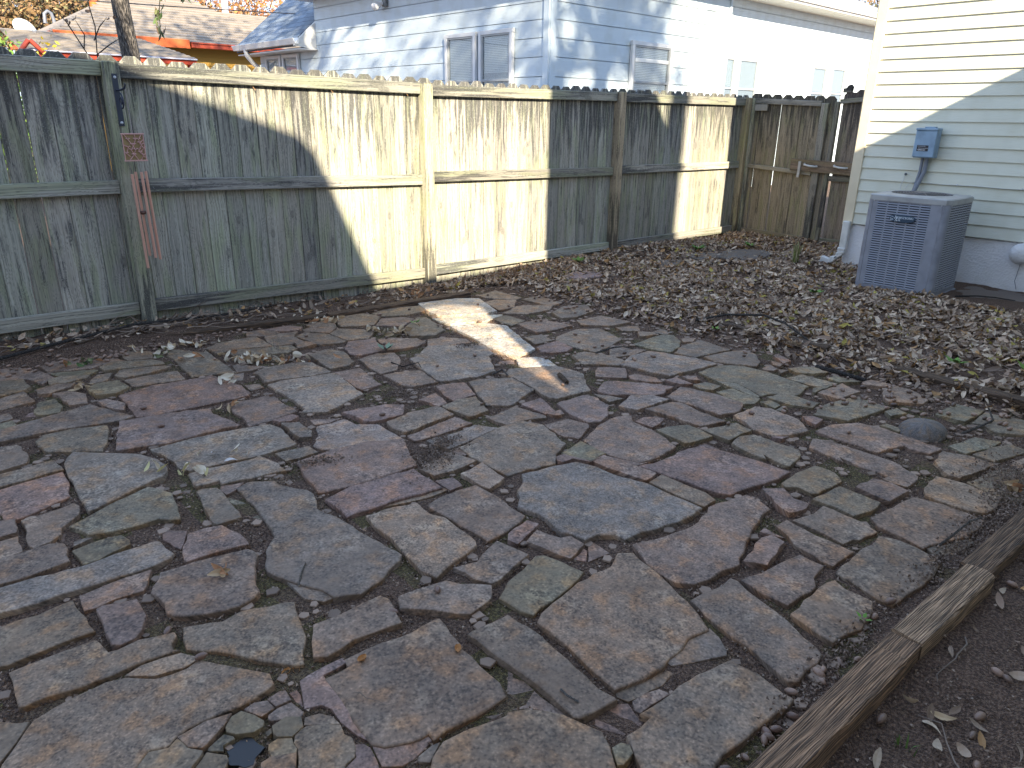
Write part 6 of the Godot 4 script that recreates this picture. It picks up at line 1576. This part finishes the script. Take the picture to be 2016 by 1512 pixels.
	for e in [[1.74, 2.80, 0.16, 0.07, 900, -0.6], [2.05, 2.08, 0.12, 0.06, 500, 0.2], [3.10, 4.66, 0.28, 0.10, 1500, 0.0], [3.4, 4.55, 0.2, 0.1, 900, 0.0], [1.3, 2.55, 0.1, 0.04, 200, 0.4], [2.85, 1.65, 0.08, 0.05, 120, 0.0], [2.6, 4.6, 0.3, 0.05, 700, 0.0], [1.8, 4.58, 0.35, 0.04, 700, 0.0]]:
		for i in e[4]:
			var d := Vector2(rng.randfn() * e[2], rng.randfn() * e[3]).rotated(e[5])
			var x: float = e[0] + d.x * 0.6; var z: float = e[1] + d.y * 0.6
			xs.append(Transform3D(Basis.from_euler(Vector3(rf(0, TAU), rf(0, TAU), rf(0, TAU))).scaled(Vector3.ONE * rf(0.004, 0.014)), Vector3(x, surface_y(x, z) + rf(0.0, 0.012) + (0.02 * exp(-d.length_squared() / (e[2] * e[2])) if e[0] > 3.0 else 0.0), z)))
			cc.append([Color(0.2, 0.135, 0.095), Color(0.26, 0.185, 0.13), Color(0.15, 0.1, 0.07)][rng.randi() % 3] * rf(0.6, 1.2))
	so = scatter("dirt_crumbs", crumb, M.plain, xs, cc); so.set_meta("label", "dark crumbly dirt washed onto the flagstones and the timber edge")
	# nuts by the hundred in drifts
	xs = []; cc = []
	var drifts := [[1.0, 0.42, 0.35, 0.06, 90], [1.6, 0.38, 0.5, 0.05, 60], [4.3, 1.5, 0.12, 0.35, 90], [4.35, 2.2, 0.1, 0.25, 60], [3.95, 3.75, 0.25, 0.12, 60], [4.3, 3.4, 0.1, 0.4, 60], [2.0, 4.95, 0.6, 0.15, 26], [1.7, 4.57, 0.3, 0.03, 14], [3.0, 1.2, 0.8, 0.6, 26], [3.3, 2.6, 0.7, 0.5, 26], [4.1, 4.3, 0.15, 0.2, 40], [4.9, 1.0, 0.5, 0.5, 60], [3.3, 0.42, 0.4, 0.06, 50]]
	for e in drifts:
		for i in e[4]:
			var x: float = e[0] + rng.randfn() * e[2]; var z: float = e[1] + rng.randfn() * e[3]
			xs.append(Transform3D(Basis.from_euler(Vector3(rf(-0.3, 0.3), rf(0, TAU), rf(-0.3, 0.3))).scaled(Vector3.ONE * rf(0.75, 1.1)), Vector3(x, surface_y(x, z) + 0.008, z)))
			cc.append(Color(0.20, 0.125, 0.085) * rf(0.55, 1.5))
	so = scatter("fallen_nuts", nut_mesh, M.gloss, xs, cc); so.set_meta("label", "drifts of small brown pecans and acorns along the patio edges")
	# thin twigs
	for k in 4:
		xs = []; cc = []
		for i in 150:
			var r := rng.randf()
			var p: Vector3
			var L := rf(0.12, 0.4)
			if r < 0.2: p = strip.call(); L = rf(0.15, 0.5)
			elif r < 0.86: p = yard.call()
			elif r < 0.95: p = bed.call()
			else:
				p = Vector3(rf(0.3, 4.2), 0, rf(0.5, 4.5)); p.y = surface_y(p.x, p.z); L = rf(0.04, 0.12)
			xs.append(Transform3D(Basis.from_euler(Vector3(rf(-0.5, 0.5), rf(-0.9, 0.9) if r < 0.2 else rf(0, TAU), rng.randfn() * 0.05)).scaled(Vector3(L, L * 1.0, L)), p + Vector3(0, rf(0.008, 0.03), 0)))
			cc.append(Color(0.23, 0.17, 0.125) * rf(0.5, 1.3))
		so = scatter("twigs", twig_mesh[k], M.plain, xs, cc); so.set_meta("label", "thin grey twigs scattered over the leaf litter and soil")

func stick(called: String, label: String, cat: String, pts: Array, r0: float, r1: float, c: Color, group := "") -> void:
	var s := shape(0, c); s.us = 3.0
	var p := []; var rr := []
	for i in pts.size():
		p.append(Vector3(pts[i][0], surface_y(pts[i][0], pts[i][1]) + r0 + pts[i][2], pts[i][1])); rr.append(lerpf(r0, r1, float(i) / (pts.size() - 1)))
	s.tube(p, rr, 8)
	tag(put(called, s.done(), M.bark, null), label, cat, group)
func leaf_pile(label: String, at: Vector2, size: Vector2, turn: float, n: int, cols: Array, sc := 1.0, called := "leaf_clump", cat := "leaf clump") -> void:
	var t := thing(called, label, cat, Vector3(at.x, surface_y(at.x, at.y), at.y), "dry leaf clumps on the paving")
	for i in n:
		var d := Vector2(rng.randfn() * size.x, rng.randfn() * size.y).rotated(turn)
		var o := put("leaf", litter_mesh[rng.randi() % litter_mesh.size()], M[cols[rng.randi() % cols.size()]], t)
		var b := Basis.from_euler(Vector3(rng.randfn() * 0.8, rf(0, TAU), rng.randfn() * 0.8)).scaled(Vector3.ONE * rf(0.75, 1.35) * sc)
		o.transform = Transform3D(b, Vector3(d.x, surface_y(at.x + d.x, at.y + d.y) - t.position.y + rf(0.008, 0.03), d.y))
func tuft(called: String, label: String, cat: String, at: Vector2, n: int, h: float, cols: Array, w := 0.006) -> void:
	var t := thing(called, label, cat, Vector3(at.x, ground_y(at.x, at.y), at.y))
	for i in n:
		var s := shape(0, cols[rng.randi() % cols.size()] * rf(0.8, 1.2))
		var a := rf(0, TAU); var o := rf(0.05, 0.5) * h
		var b := Vector3(rf(-0.03, 0.03), 0, rf(-0.03, 0.03)); var d := Vector3(cos(a), 0, sin(a)); var sd := Vector3(-sin(a), 0, cos(a)) * w
		var m := b + d * o * 0.4 + Vector3(0, h * rf(0.45, 0.6), 0); var e := b + d * o + Vector3(0, h * rf(0.7, 1.0), 0)
		s.quad(b - sd, b + sd, m + sd * 0.8, m - sd * 0.8); s.tri(m - sd * 0.8, m + sd * 0.8, e)
		put("blade", s.done(), M.leaf, t)
func weed(label: String, at: Vector2, n: int, r: float, c: Color) -> void:
	var t := thing("green_weed", label, "weed", Vector3(at.x, ground_y(at.x, at.y), at.y), "small green weeds among the leaves")
	for i in n:
		var s := shape(0, c * rf(0.7, 1.25))
		var a := TAU * i / n + rf(-0.3, 0.3); var L := r * rf(0.6, 1.1)
		var d := Vector3(cos(a), rf(0.3, 0.8), sin(a)).normalized(); var sd := Vector3(-sin(a), 0.0, cos(a)) * L * 0.3
		var b := d * L * 0.25 + Vector3(0, 0.03, 0)
		s.quad(b, b + d * L * 0.4 - sd, b + d * L, b + d * L * 0.4 + sd)
		put("leaf", s.done(), M.leaf, t)

func timber(called: String, label: String, a: Vector3, b: Vector3, w: float, hgt: float, c: Color, plank: int) -> void:   # centre line of its top
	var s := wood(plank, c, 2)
	var L := a.distance_to(b)
	var n := int(L / 0.05)
	var x := (b - a).normalized()
	var z := x.cross(Vector3.UP).normalized()
	s.xf = Transform3D(Basis(x, z.cross(x), z), a)
	var prof := [Vector2(-0.5, -1.0), Vector2(-0.5, -0.07), Vector2(-0.45, -0.01), Vector2(-0.15, 0.0), Vector2(0.15, 0.0), Vector2(0.45, -0.01), Vector2(0.5, -0.07), Vector2(0.5, -1.0)]
	var rows := []
	for i in n + 1:
		var row := []
		for j in prof.size():
			var p: Vector2 = prof[j]
			var wob := 0.0025 * gn.get_noise_2d(i * 0.9 + j * 37.0, a.x * 50.0) + (0.004 * gn.get_noise_2d(i * 0.5, j * 70.0 + 9.0) if j > 2 and j < 6 else 0.0)
			var endr := 0.0
			if i == 0 or i == n: endr = 0.01 * gn.get_noise_2d(j * 33.0, i * 7.0)
			row.append(Vector3(L * i / n + endr, p.y * hgt + wob, p.x * w + wob))
		rows.append(row)
	for i in n:
		for j in prof.size() - 1: s.quad(rows[i][j], rows[i + 1][j], rows[i + 1][j + 1], rows[i][j + 1])
	for q in [[0, 1], [n, -1]]:
		for j in range(1, prof.size() - 1):
			if q[1] > 0: s.tri(rows[q[0]][0], rows[q[0]][j], rows[q[0]][j + 1])
			else: s.tri(rows[q[0]][0], rows[q[0]][j + 1], rows[q[0]][j])
	tag(put(called, s.done(), M.timber), label, "timber", "landscape timbers round the patio")

func build_clutter() -> void:
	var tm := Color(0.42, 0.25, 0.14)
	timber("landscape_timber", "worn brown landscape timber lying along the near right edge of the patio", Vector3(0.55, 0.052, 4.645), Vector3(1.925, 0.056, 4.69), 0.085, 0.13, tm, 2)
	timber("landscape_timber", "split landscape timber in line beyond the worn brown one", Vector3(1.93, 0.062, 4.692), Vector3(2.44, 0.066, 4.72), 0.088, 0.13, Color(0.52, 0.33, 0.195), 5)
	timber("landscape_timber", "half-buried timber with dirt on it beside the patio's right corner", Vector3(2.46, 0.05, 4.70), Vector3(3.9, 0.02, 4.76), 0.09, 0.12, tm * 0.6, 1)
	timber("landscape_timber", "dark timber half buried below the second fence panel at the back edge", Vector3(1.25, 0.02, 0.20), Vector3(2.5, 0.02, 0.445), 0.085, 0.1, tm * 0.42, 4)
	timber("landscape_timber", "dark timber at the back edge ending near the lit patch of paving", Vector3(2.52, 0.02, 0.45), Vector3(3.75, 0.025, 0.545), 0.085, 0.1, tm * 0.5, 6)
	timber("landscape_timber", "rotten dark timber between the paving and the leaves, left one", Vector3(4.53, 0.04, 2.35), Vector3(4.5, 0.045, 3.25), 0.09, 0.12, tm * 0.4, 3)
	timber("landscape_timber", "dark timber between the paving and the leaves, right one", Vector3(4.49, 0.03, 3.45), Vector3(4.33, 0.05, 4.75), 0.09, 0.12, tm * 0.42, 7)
	# round grey boulder, puddle, stepping stones
	var s := shape(0, Color(0.38, 0.32, 0.28)); s.xf = Transform3D(Basis.IDENTITY.scaled(Vector3(0.95, 0.5, 0.72)), Vector3(3.66, -0.02, 4.12))
	s.lathe([Vector2(0.13, -0.05), Vector2(0.145, 0.0), Vector2(0.14, 0.04), Vector2(0.12, 0.075), Vector2(0.08, 0.10), Vector2(0.035, 0.112), Vector2(0, 0.114)], 20)
	tag(put("round_rock", s.done(), M.stone), "smooth dark rounded rock set in the paving near the right timber", "rock")
	s = shape(0, Color.WHITE)
	var pl := PackedVector2Array()
	for i in 16: pl.append(Vector2(cos(TAU * i / 16), sin(TAU * i / 16)) * rf(0.032, 0.047))
	s.xf = Transform3D(Basis(Vector3.RIGHT, -PI / 2), Vector3(0.437, -0.012, 3.80)); s.prism(pl, -0.02, 0.0)
	tag(put("puddle", s.done(), M.water), "small dark puddle in a hole among the smallest broken stones", "puddle")
	for e in [[7.03, 1.12, 0.42, 0.24, "dark stepping stone bare of leaves by the gate"], [6.02, 0.87, 0.22, 0.14, "small stepping stone in the leaves below the fourth fence panel"], [6.62, 0.9, 0.24, 0.15, "grey stepping stone left of the dark bare one"], [4.95, 0.75, 0.2, 0.14, "small reddish stone in the leaves behind the lit patch of paving"]]:
		s = shape(0, Color(0.28, 0.23, 0.19) if e[0] > 5.0 else Color(0.6, 0.42, 0.38)); s.off = rf(0, 3)
		pl = PackedVector2Array()
		for i in 14: pl.append(Vector2(cos(TAU * i / 14) * e[2], sin(TAU * i / 14) * e[3]) * rf(0.85, 1.05))
		s.xf = Transform3D(Basis(Vector3.RIGHT, -PI / 2), Vector3(e[0], ground_y(e[0], e[1]) + 0.035, e[1])); s.prism(pl, -0.06, 0.0, 0.008)
		tag(put("stepping_stone", s.done(), M.stone), e[4], "stone", "stepping stones in the leaves")
	# sticks and fallen branches
	var bk := Color(0.15, 0.125, 0.105)
	stick("fallen_stick", "straight dark stick at the edge of the paving below the left rotten timber", "stick", [[4.20, 3.32, 0.0], [4.18, 3.46, 0.005], [4.16, 3.63, 0.0]], 0.014, 0.012, bk, "sticks on the ground")
	stick("fallen_stick", "long curved dark branch over the leaves beside the paving", "stick", [[4.40, 2.30, 0.01], [4.58, 2.45, 0.05], [4.72, 2.66, 0.06], [4.66, 2.85, 0.05], [4.55, 3.05, 0.03], [4.45, 3.22, 0.015]], 0.0095, 0.005, Color(0.2, 0.165, 0.14), "sticks on the ground")
	stick("fallen_stick", "short brown stick at the tip of the sunlit wedge", "stick", [[2.86, 2.46, 0.0], [2.83, 2.52, 0.002], [2.80, 2.58, 0.0]], 0.013, 0.012, Color(0.4, 0.26, 0.15), "sticks on the ground")
	stick("fallen_stick", "thin forked grey twig on the paving right of the sunlit wedge", "stick", [[3.35, 2.30, 0.0], [3.45, 2.36, 0.03], [3.55, 2.36, 0.015], [3.66, 2.42, 0.0]], 0.006, 0.003, Color(0.32, 0.27, 0.22), "sticks on the ground")
	stick("fallen_stick", "pale twig on the paving left of the sunlit wedge", "stick", [[2.62, 2.16, 0.0], [2.66, 2.20, 0.012], [2.64, 2.27, 0.0]], 0.006, 0.004, Color(0.34, 0.28, 0.24), "sticks on the ground")
	stick("fallen_stick", "thin dark twig across the large pale slab behind the wedge", "stick", [[2.28, 1.63, 0.0], [2.30, 1.72, 0.01], [2.37, 1.78, 0.012], [2.33, 1.9, 0.0]], 0.004, 0.002, Color(0.09, 0.07, 0.06), "sticks on the ground")
	stick("fallen_stick", "pale forked stick on the paving near the rounded rock", "stick", [[3.78, 4.25, 0.0], [3.86, 4.30, 0.03], [3.95, 4.33, 0.03], [4.03, 4.28, 0.06]], 0.007, 0.004, Color(0.36, 0.29, 0.22), "sticks on the ground")
	stick("fallen_stick", "pale bent twig standing by the split timber", "stick", [[2.62, 4.55, 0.0], [2.64, 4.58, 0.05], [2.72, 4.60, 0.08], [2.78, 4.62, 0.09]], 0.005, 0.003, Color(0.42, 0.34, 0.26), "sticks on the ground")
	stick("fallen_stick", "long thin branch lying along the foot of the left fence", "stick", [[0.3, 0.28, 0.0], [0.8, 0.22, 0.02], [1.3, 0.12, 0.03], [1.9, 0.10, 0.02], [2.3, 0.06, 0.02]], 0.012, 0.005, Color(0.19, 0.16, 0.135), "sticks on the ground")
	stick("fallen_stick", "two pale straws lying crossed in a joint of the front paving", "stick", [[0.83, 3.30, 0.0], [0.86, 3.26, 0.004], [0.90, 3.21, 0.0]], 0.0035, 0.002, Color(0.5, 0.42, 0.32), "sticks on the ground")
	stick("fallen_stick", "bare twig beside the air conditioner on its stained pad", "stick", [[6.75, 3.25, 0.0], [6.85, 3.38, 0.02], [6.95, 3.48, 0.01], [7.0, 3.62, 0.0]], 0.007, 0.004, Color(0.12, 0.1, 0.09), "sticks on the ground")
	stick("fallen_stick", "grey bent twig in the joint at the front between two tan slabs", "stick", [[1.118, 4.16, 0.0], [1.11, 4.19, 0.006], [1.12, 4.22, 0.0]], 0.003, 0.0025, Color(0.5, 0.44, 0.38), "sticks on the ground")
	# clumps of dry leaves
	leaf_pile("long clump of pale curled dry leaves across the paving left of centre", Vector2(1.72, 1.09), Vector2(0.16, 0.035), 0.82, 70, ["pale_leaf", "tan_leaf", "pale_leaf", "rust_leaf"], 0.9)
	leaf_pile("small pale leaf clump on the paving near the second fence post", Vector2(1.32, 0.575), Vector2(0.04, 0.035), 0.3, 12, ["pale_leaf", "olive_leaf"], 0.9)
	leaf_pile("green and rust leaf clump at the far left of the paving", Vector2(0.9, 0.54), Vector2(0.06, 0.025), 0.0, 14, ["olive_leaf", "rust_leaf", "green_leaf"], 0.8)
	leaf_pile("tall tan leaf clump at the back timber under the second panel", Vector2(2.42, 0.50), Vector2(0.07, 0.05), 0.4, 24, ["tan_leaf", "pale_leaf", "rust_leaf"], 0.95)
	leaf_pile("grey-tan leaf clump between the back timber and the sunlit wedge", Vector2(2.63, 1.07), Vector2(0.07, 0.05), 0.6, 24, ["tan_leaf", "pale_leaf", "tan_leaf"], 0.9)
	leaf_pile("orange leaves along the joint left of the pale clump", Vector2(1.45, 0.50), Vector2(0.12, 0.03), 0.2, 22, ["rust_leaf", "tan_leaf", "pale_leaf"], 0.8)
	leaf_pile("leaves heaped over a few nuts near the left edge of the paving", Vector2(0.80, 0.96), Vector2(0.03, 0.03), 0.2, 5, ["tan_leaf", "pale_leaf"], 0.9)
	leaf_pile("pale twig of curled leaves on the joint of the left whitish slab", Vector2(0.80, 2.26), Vector2(0.055, 0.02), 0.75, 9, ["pale_leaf", "straw_leaf"], 0.8)
	leaf_pile("three upright tan leaves on the blue-grey front slab", Vector2(0.665, 3.10), Vector2(0.022, 0.014), 0.5, 5, ["tan_leaf", "rust_leaf"], 0.72)
	leaf_pile("row of pale curled leaves on the middle left slab", Vector2(1.42, 1.32), Vector2(0.05, 0.02), 0.9, 7, ["pale_leaf"], 0.8)
	leaf_pile("whitish shredded leaves on the whitish slab left of centre", Vector2(1.02, 2.24), Vector2(0.05, 0.02), 0.7, 7, ["white_leaf", "pale_leaf"], 0.6)
	leaf_pile("orange leaves by the reddish slab left of centre", Vector2(1.28, 1.72), Vector2(0.04, 0.02), 0.6, 6, ["rust_leaf", "tan_leaf"], 0.75)
	leaf_pile("big curled brown leaf at the right edge by the dirt", Vector2(3.24, 4.60), Vector2(0.03, 0.02), 0.0, 5, ["tan_leaf", "rust_leaf"], 1.1)
	leaf_pile("tan leaves caught beside the near timber in the soil bed", Vector2(1.75, 4.85), Vector2(0.05, 0.03), 0.0, 4, ["tan_leaf", "dry_leaf"], 0.7)
	leaf_pile("leaf heap at the foot of the fence where the sunlight ends", Vector2(3.45, 0.30), Vector2(0.12, 0.05), 0.1, 30, ["tan_leaf", "rust_leaf", "dry_leaf"], 0.9)
	# single nuts and shells on the stones
	for e in [[0.937, 1.464, "brown nut on the left end of the second long slab row"], [0.922, 1.767, "grey nut on the slab left of the whitish one"], [3.19, 3.48, "dark nut on the pinkish slab right of centre"], [1.503, 4.595, "nut beside the near timber, the upper of three"], [1.40, 4.58, "pale nut of a pair beside the near timber"], [1.425, 4.592, "brown nut of a pair beside the near timber"], [0.98, 3.60, "nut at the lower corner of the big pink-grey slab"], [1.13, 3.62, "nut in the joint above the front square slab"], [3.06, 2.12, "nut lit by the sun in the wedge"], [0.45, 3.25, "nut in the joint at the left front"], [0.475, 3.44, "dark nut in the mossy joint at the left front"]]:
		var o := put("pecan", nut_mesh, M.nut)
		o.transform = Transform3D(Basis.from_euler(Vector3(0, rf(0, TAU), rf(-0.2, 0.2))), Vector3(e[0], surface_y(e[0], e[1]) + 0.009, e[1]))
		tag(o, e[2], "nut", "single nuts on the paving")
	for e in [[0.63, 3.615, 0.4, "left one of two broken nut shells on the big front slab"], [0.655, 3.625, 1.2, "right one of two broken nut shells on the big front slab"], [0.8, 3.72, 0.2, "small orange shell fragment near the small broken stones"], [1.02, 3.86, 0.9, "tiny orange shell fragment on the front square slab"]]:
		s = shape(0, Color(0.42, 0.20, 0.07))
		for q in 8:
			var a0 := PI * q / 8.0; var a1 := PI * (q + 1) / 8.0
			for w in [[-0.014, 0.004, -0.005, 0.009], [-0.005, 0.009, 0.006, 0.009], [0.006, 0.009, 0.016, 0.003]]:
				s.quad(Vector3(w[0], -sin(a0) * w[1], cos(a0) * w[1]), Vector3(w[0], -sin(a1) * w[1], cos(a1) * w[1]), Vector3(w[2], -sin(a1) * w[3], cos(a1) * w[3]), Vector3(w[2], -sin(a0) * w[3], cos(a0) * w[3]))
		var o := put("nut_shell", s.done(), M.leaf)
		o.transform = Transform3D(Basis(Vector3.UP, e[2]), Vector3(e[0], surface_y(e[0], e[1]) + 0.010, e[1]))
		tag(o, e[3], "nut shell", "broken nut shells on the front paving")
	# grass and weeds
	tuft("dry_grass_tuft", "tuft of pale dry grass standing in the leaves by the downspout", "grass tuft", Vector2(7.2, 1.6), 34, 0.24, [Color(0.5, 0.44, 0.26), Color(0.42, 0.38, 0.2), Color(0.2, 0.24, 0.07)])
	tuft("grass_sprig", "little green grass sprig in the soil bed outside the near timber", "grass", Vector2(1.60, 4.82), 7, 0.05, [Color(0.12, 0.2, 0.04)], 0.0025)
	tuft("grass_sprig", "thin straws standing in the joint beside the clump of pale leaves", "grass", Vector2(1.86, 0.98), 4, 0.16, [Color(0.5, 0.44, 0.3)], 0.0012)
	tuft("grass_sprig", "dry stalks standing in the mossy joint near the rounded rock", "grass", Vector2(3.72, 3.78), 4, 0.12, [Color(0.16, 0.1, 0.08)], 0.0012)
	weed("green weed in the leaves in front of the gate", Vector2(7.75, 0.77), 9, 0.09, Color(0.10, 0.2, 0.03))
	weed("green weed in the leaves left of the air conditioner's near corner", Vector2(5.9, 2.46), 8, 0.07, Color(0.10, 0.2, 0.03))
	weed("green weed at the edge of the dark stepping stones", Vector2(6.85, 0.66), 10, 0.08, Color(0.09, 0.17, 0.03))
	weed("green seedling at the patio's right front edge", Vector2(1.975, 4.56), 4, 0.03, Color(0.14, 0.3, 0.04))
	weed("green weeds right of the air conditioner's pad among the leaves", Vector2(4.85, 4.25), 14, 0.08, Color(0.12, 0.2, 0.03))
	weed("green weeds at the foot of the middle fence post by the corner", Vector2(5.3, 0.35), 9, 0.08, Color(0.10, 0.17, 0.03))
	weed("small weed on the paving beside the grey-tan leaf clump", Vector2(2.86, 1.05), 5, 0.045, Color(0.12, 0.22, 0.04))
	weed("pale green weed on the big slab behind the sunlit wedge", Vector2(2.38, 1.42), 8, 0.06, Color(0.2, 0.26, 0.16))
	weed("tiny green sprout at the stick by the right paving edge", Vector2(4.33, 2.52), 5, 0.04, Color(0.14, 0.26, 0.04))
	weed("green vine leaves on the leaf litter near the right frame edge", Vector2(4.75, 3.9), 12, 0.06, Color(0.13, 0.24, 0.04))

# ------------------------------------------------------------------
func _ready() -> void:
	var cam := Camera3D.new()
	cam.name = "camera"
	var right := Vector3(0.73928, 0.01425, 0.67325)
	var fwd := Vector3(0.63648, -0.34200, -0.69129)
	var up := right.cross(fwd).normalized()
	right = fwd.cross(up).normalized()
	cam.transform = Transform3D(Basis(right, up, -fwd.normalized()), Vector3(0, 1.38309, 5.17191))
	cam.fov = 55.26; cam.near = 0.05; cam.far = 600.0
	add_child(cam, true)
	cam.current = true
	var sky := ProceduralSkyMaterial.new()
	sky.sky_top_color = Color(0.60, 0.71, 0.88); sky.sky_horizon_color = Color(0.83, 0.88, 0.94); sky.sky_curve = 0.18
	sky.ground_bottom_color = Color(0.2, 0.17, 0.14); sky.ground_horizon_color = Color(0.45, 0.42, 0.38)
	sky.sun_angle_max = 0.0
	var env := Environment.new()
	env.background_mode = Environment.BG_SKY
	env.sky = Sky.new(); env.sky.sky_material = sky
	env.background_energy_multiplier = 0.78
	env.tonemap_mode = Environment.TONE_MAPPER_LINEAR
	env.tonemap_exposure = 3.15
	env.sdfgi_enabled = true; env.ssao_enabled = true; env.ssil_enabled = true
	var we := WorldEnvironment.new(); we.name = "world"; we.environment = env; add_child(we, true)
	var sun := DirectionalLight3D.new(); sun.name = "sun"
	sun.light_energy = 1.6; sun.light_color = Color(1.0, 0.945, 0.84); sun.light_angular_distance = 0.5; sun.shadow_enabled = true
	sun.transform = Transform3D(Basis.looking_at(SUN.normalized(), Vector3.UP), Vector3(0, 30, 0))
	add_child(sun, true)

	rng.seed = 4711
	gn = noise(FastNoiseLite.TYPE_SIMPLEX, 1.0, 2, 5)
	make_materials()
	for e in [["green_leaf", 0.07, 0.12, 0.03], ["olive_leaf", 0.16, 0.17, 0.07], ["dry_leaf", 0.16, 0.10, 0.06], ["pale_leaf", 0.62, 0.52, 0.38], ["tan_leaf", 0.46, 0.32, 0.18], ["rust_leaf", 0.36, 0.17, 0.07], ["straw_leaf", 0.5, 0.43, 0.2], ["white_leaf", 0.62, 0.58, 0.54]]:
		var m := mat(lin(e[1], e[2], e[3]), 0.8)
		m.cull_mode = BaseMaterial3D.CULL_DISABLED; m.backlight_enabled = true; m.backlight = Color(0.2, 0.2, 0.2)
		M[e[0]] = m
	M.nut = mat(lin(0.17, 0.10, 0.07), 0.4)
	build_ground()
	build_patio()
	build_fence()
	build_gate()
	build_yellow_house()
	build_white_house()
	build_brown_house()
	build_behind()
	build_trees()
	build_ac()
	build_chime()
	build_litter()
	build_clutter()
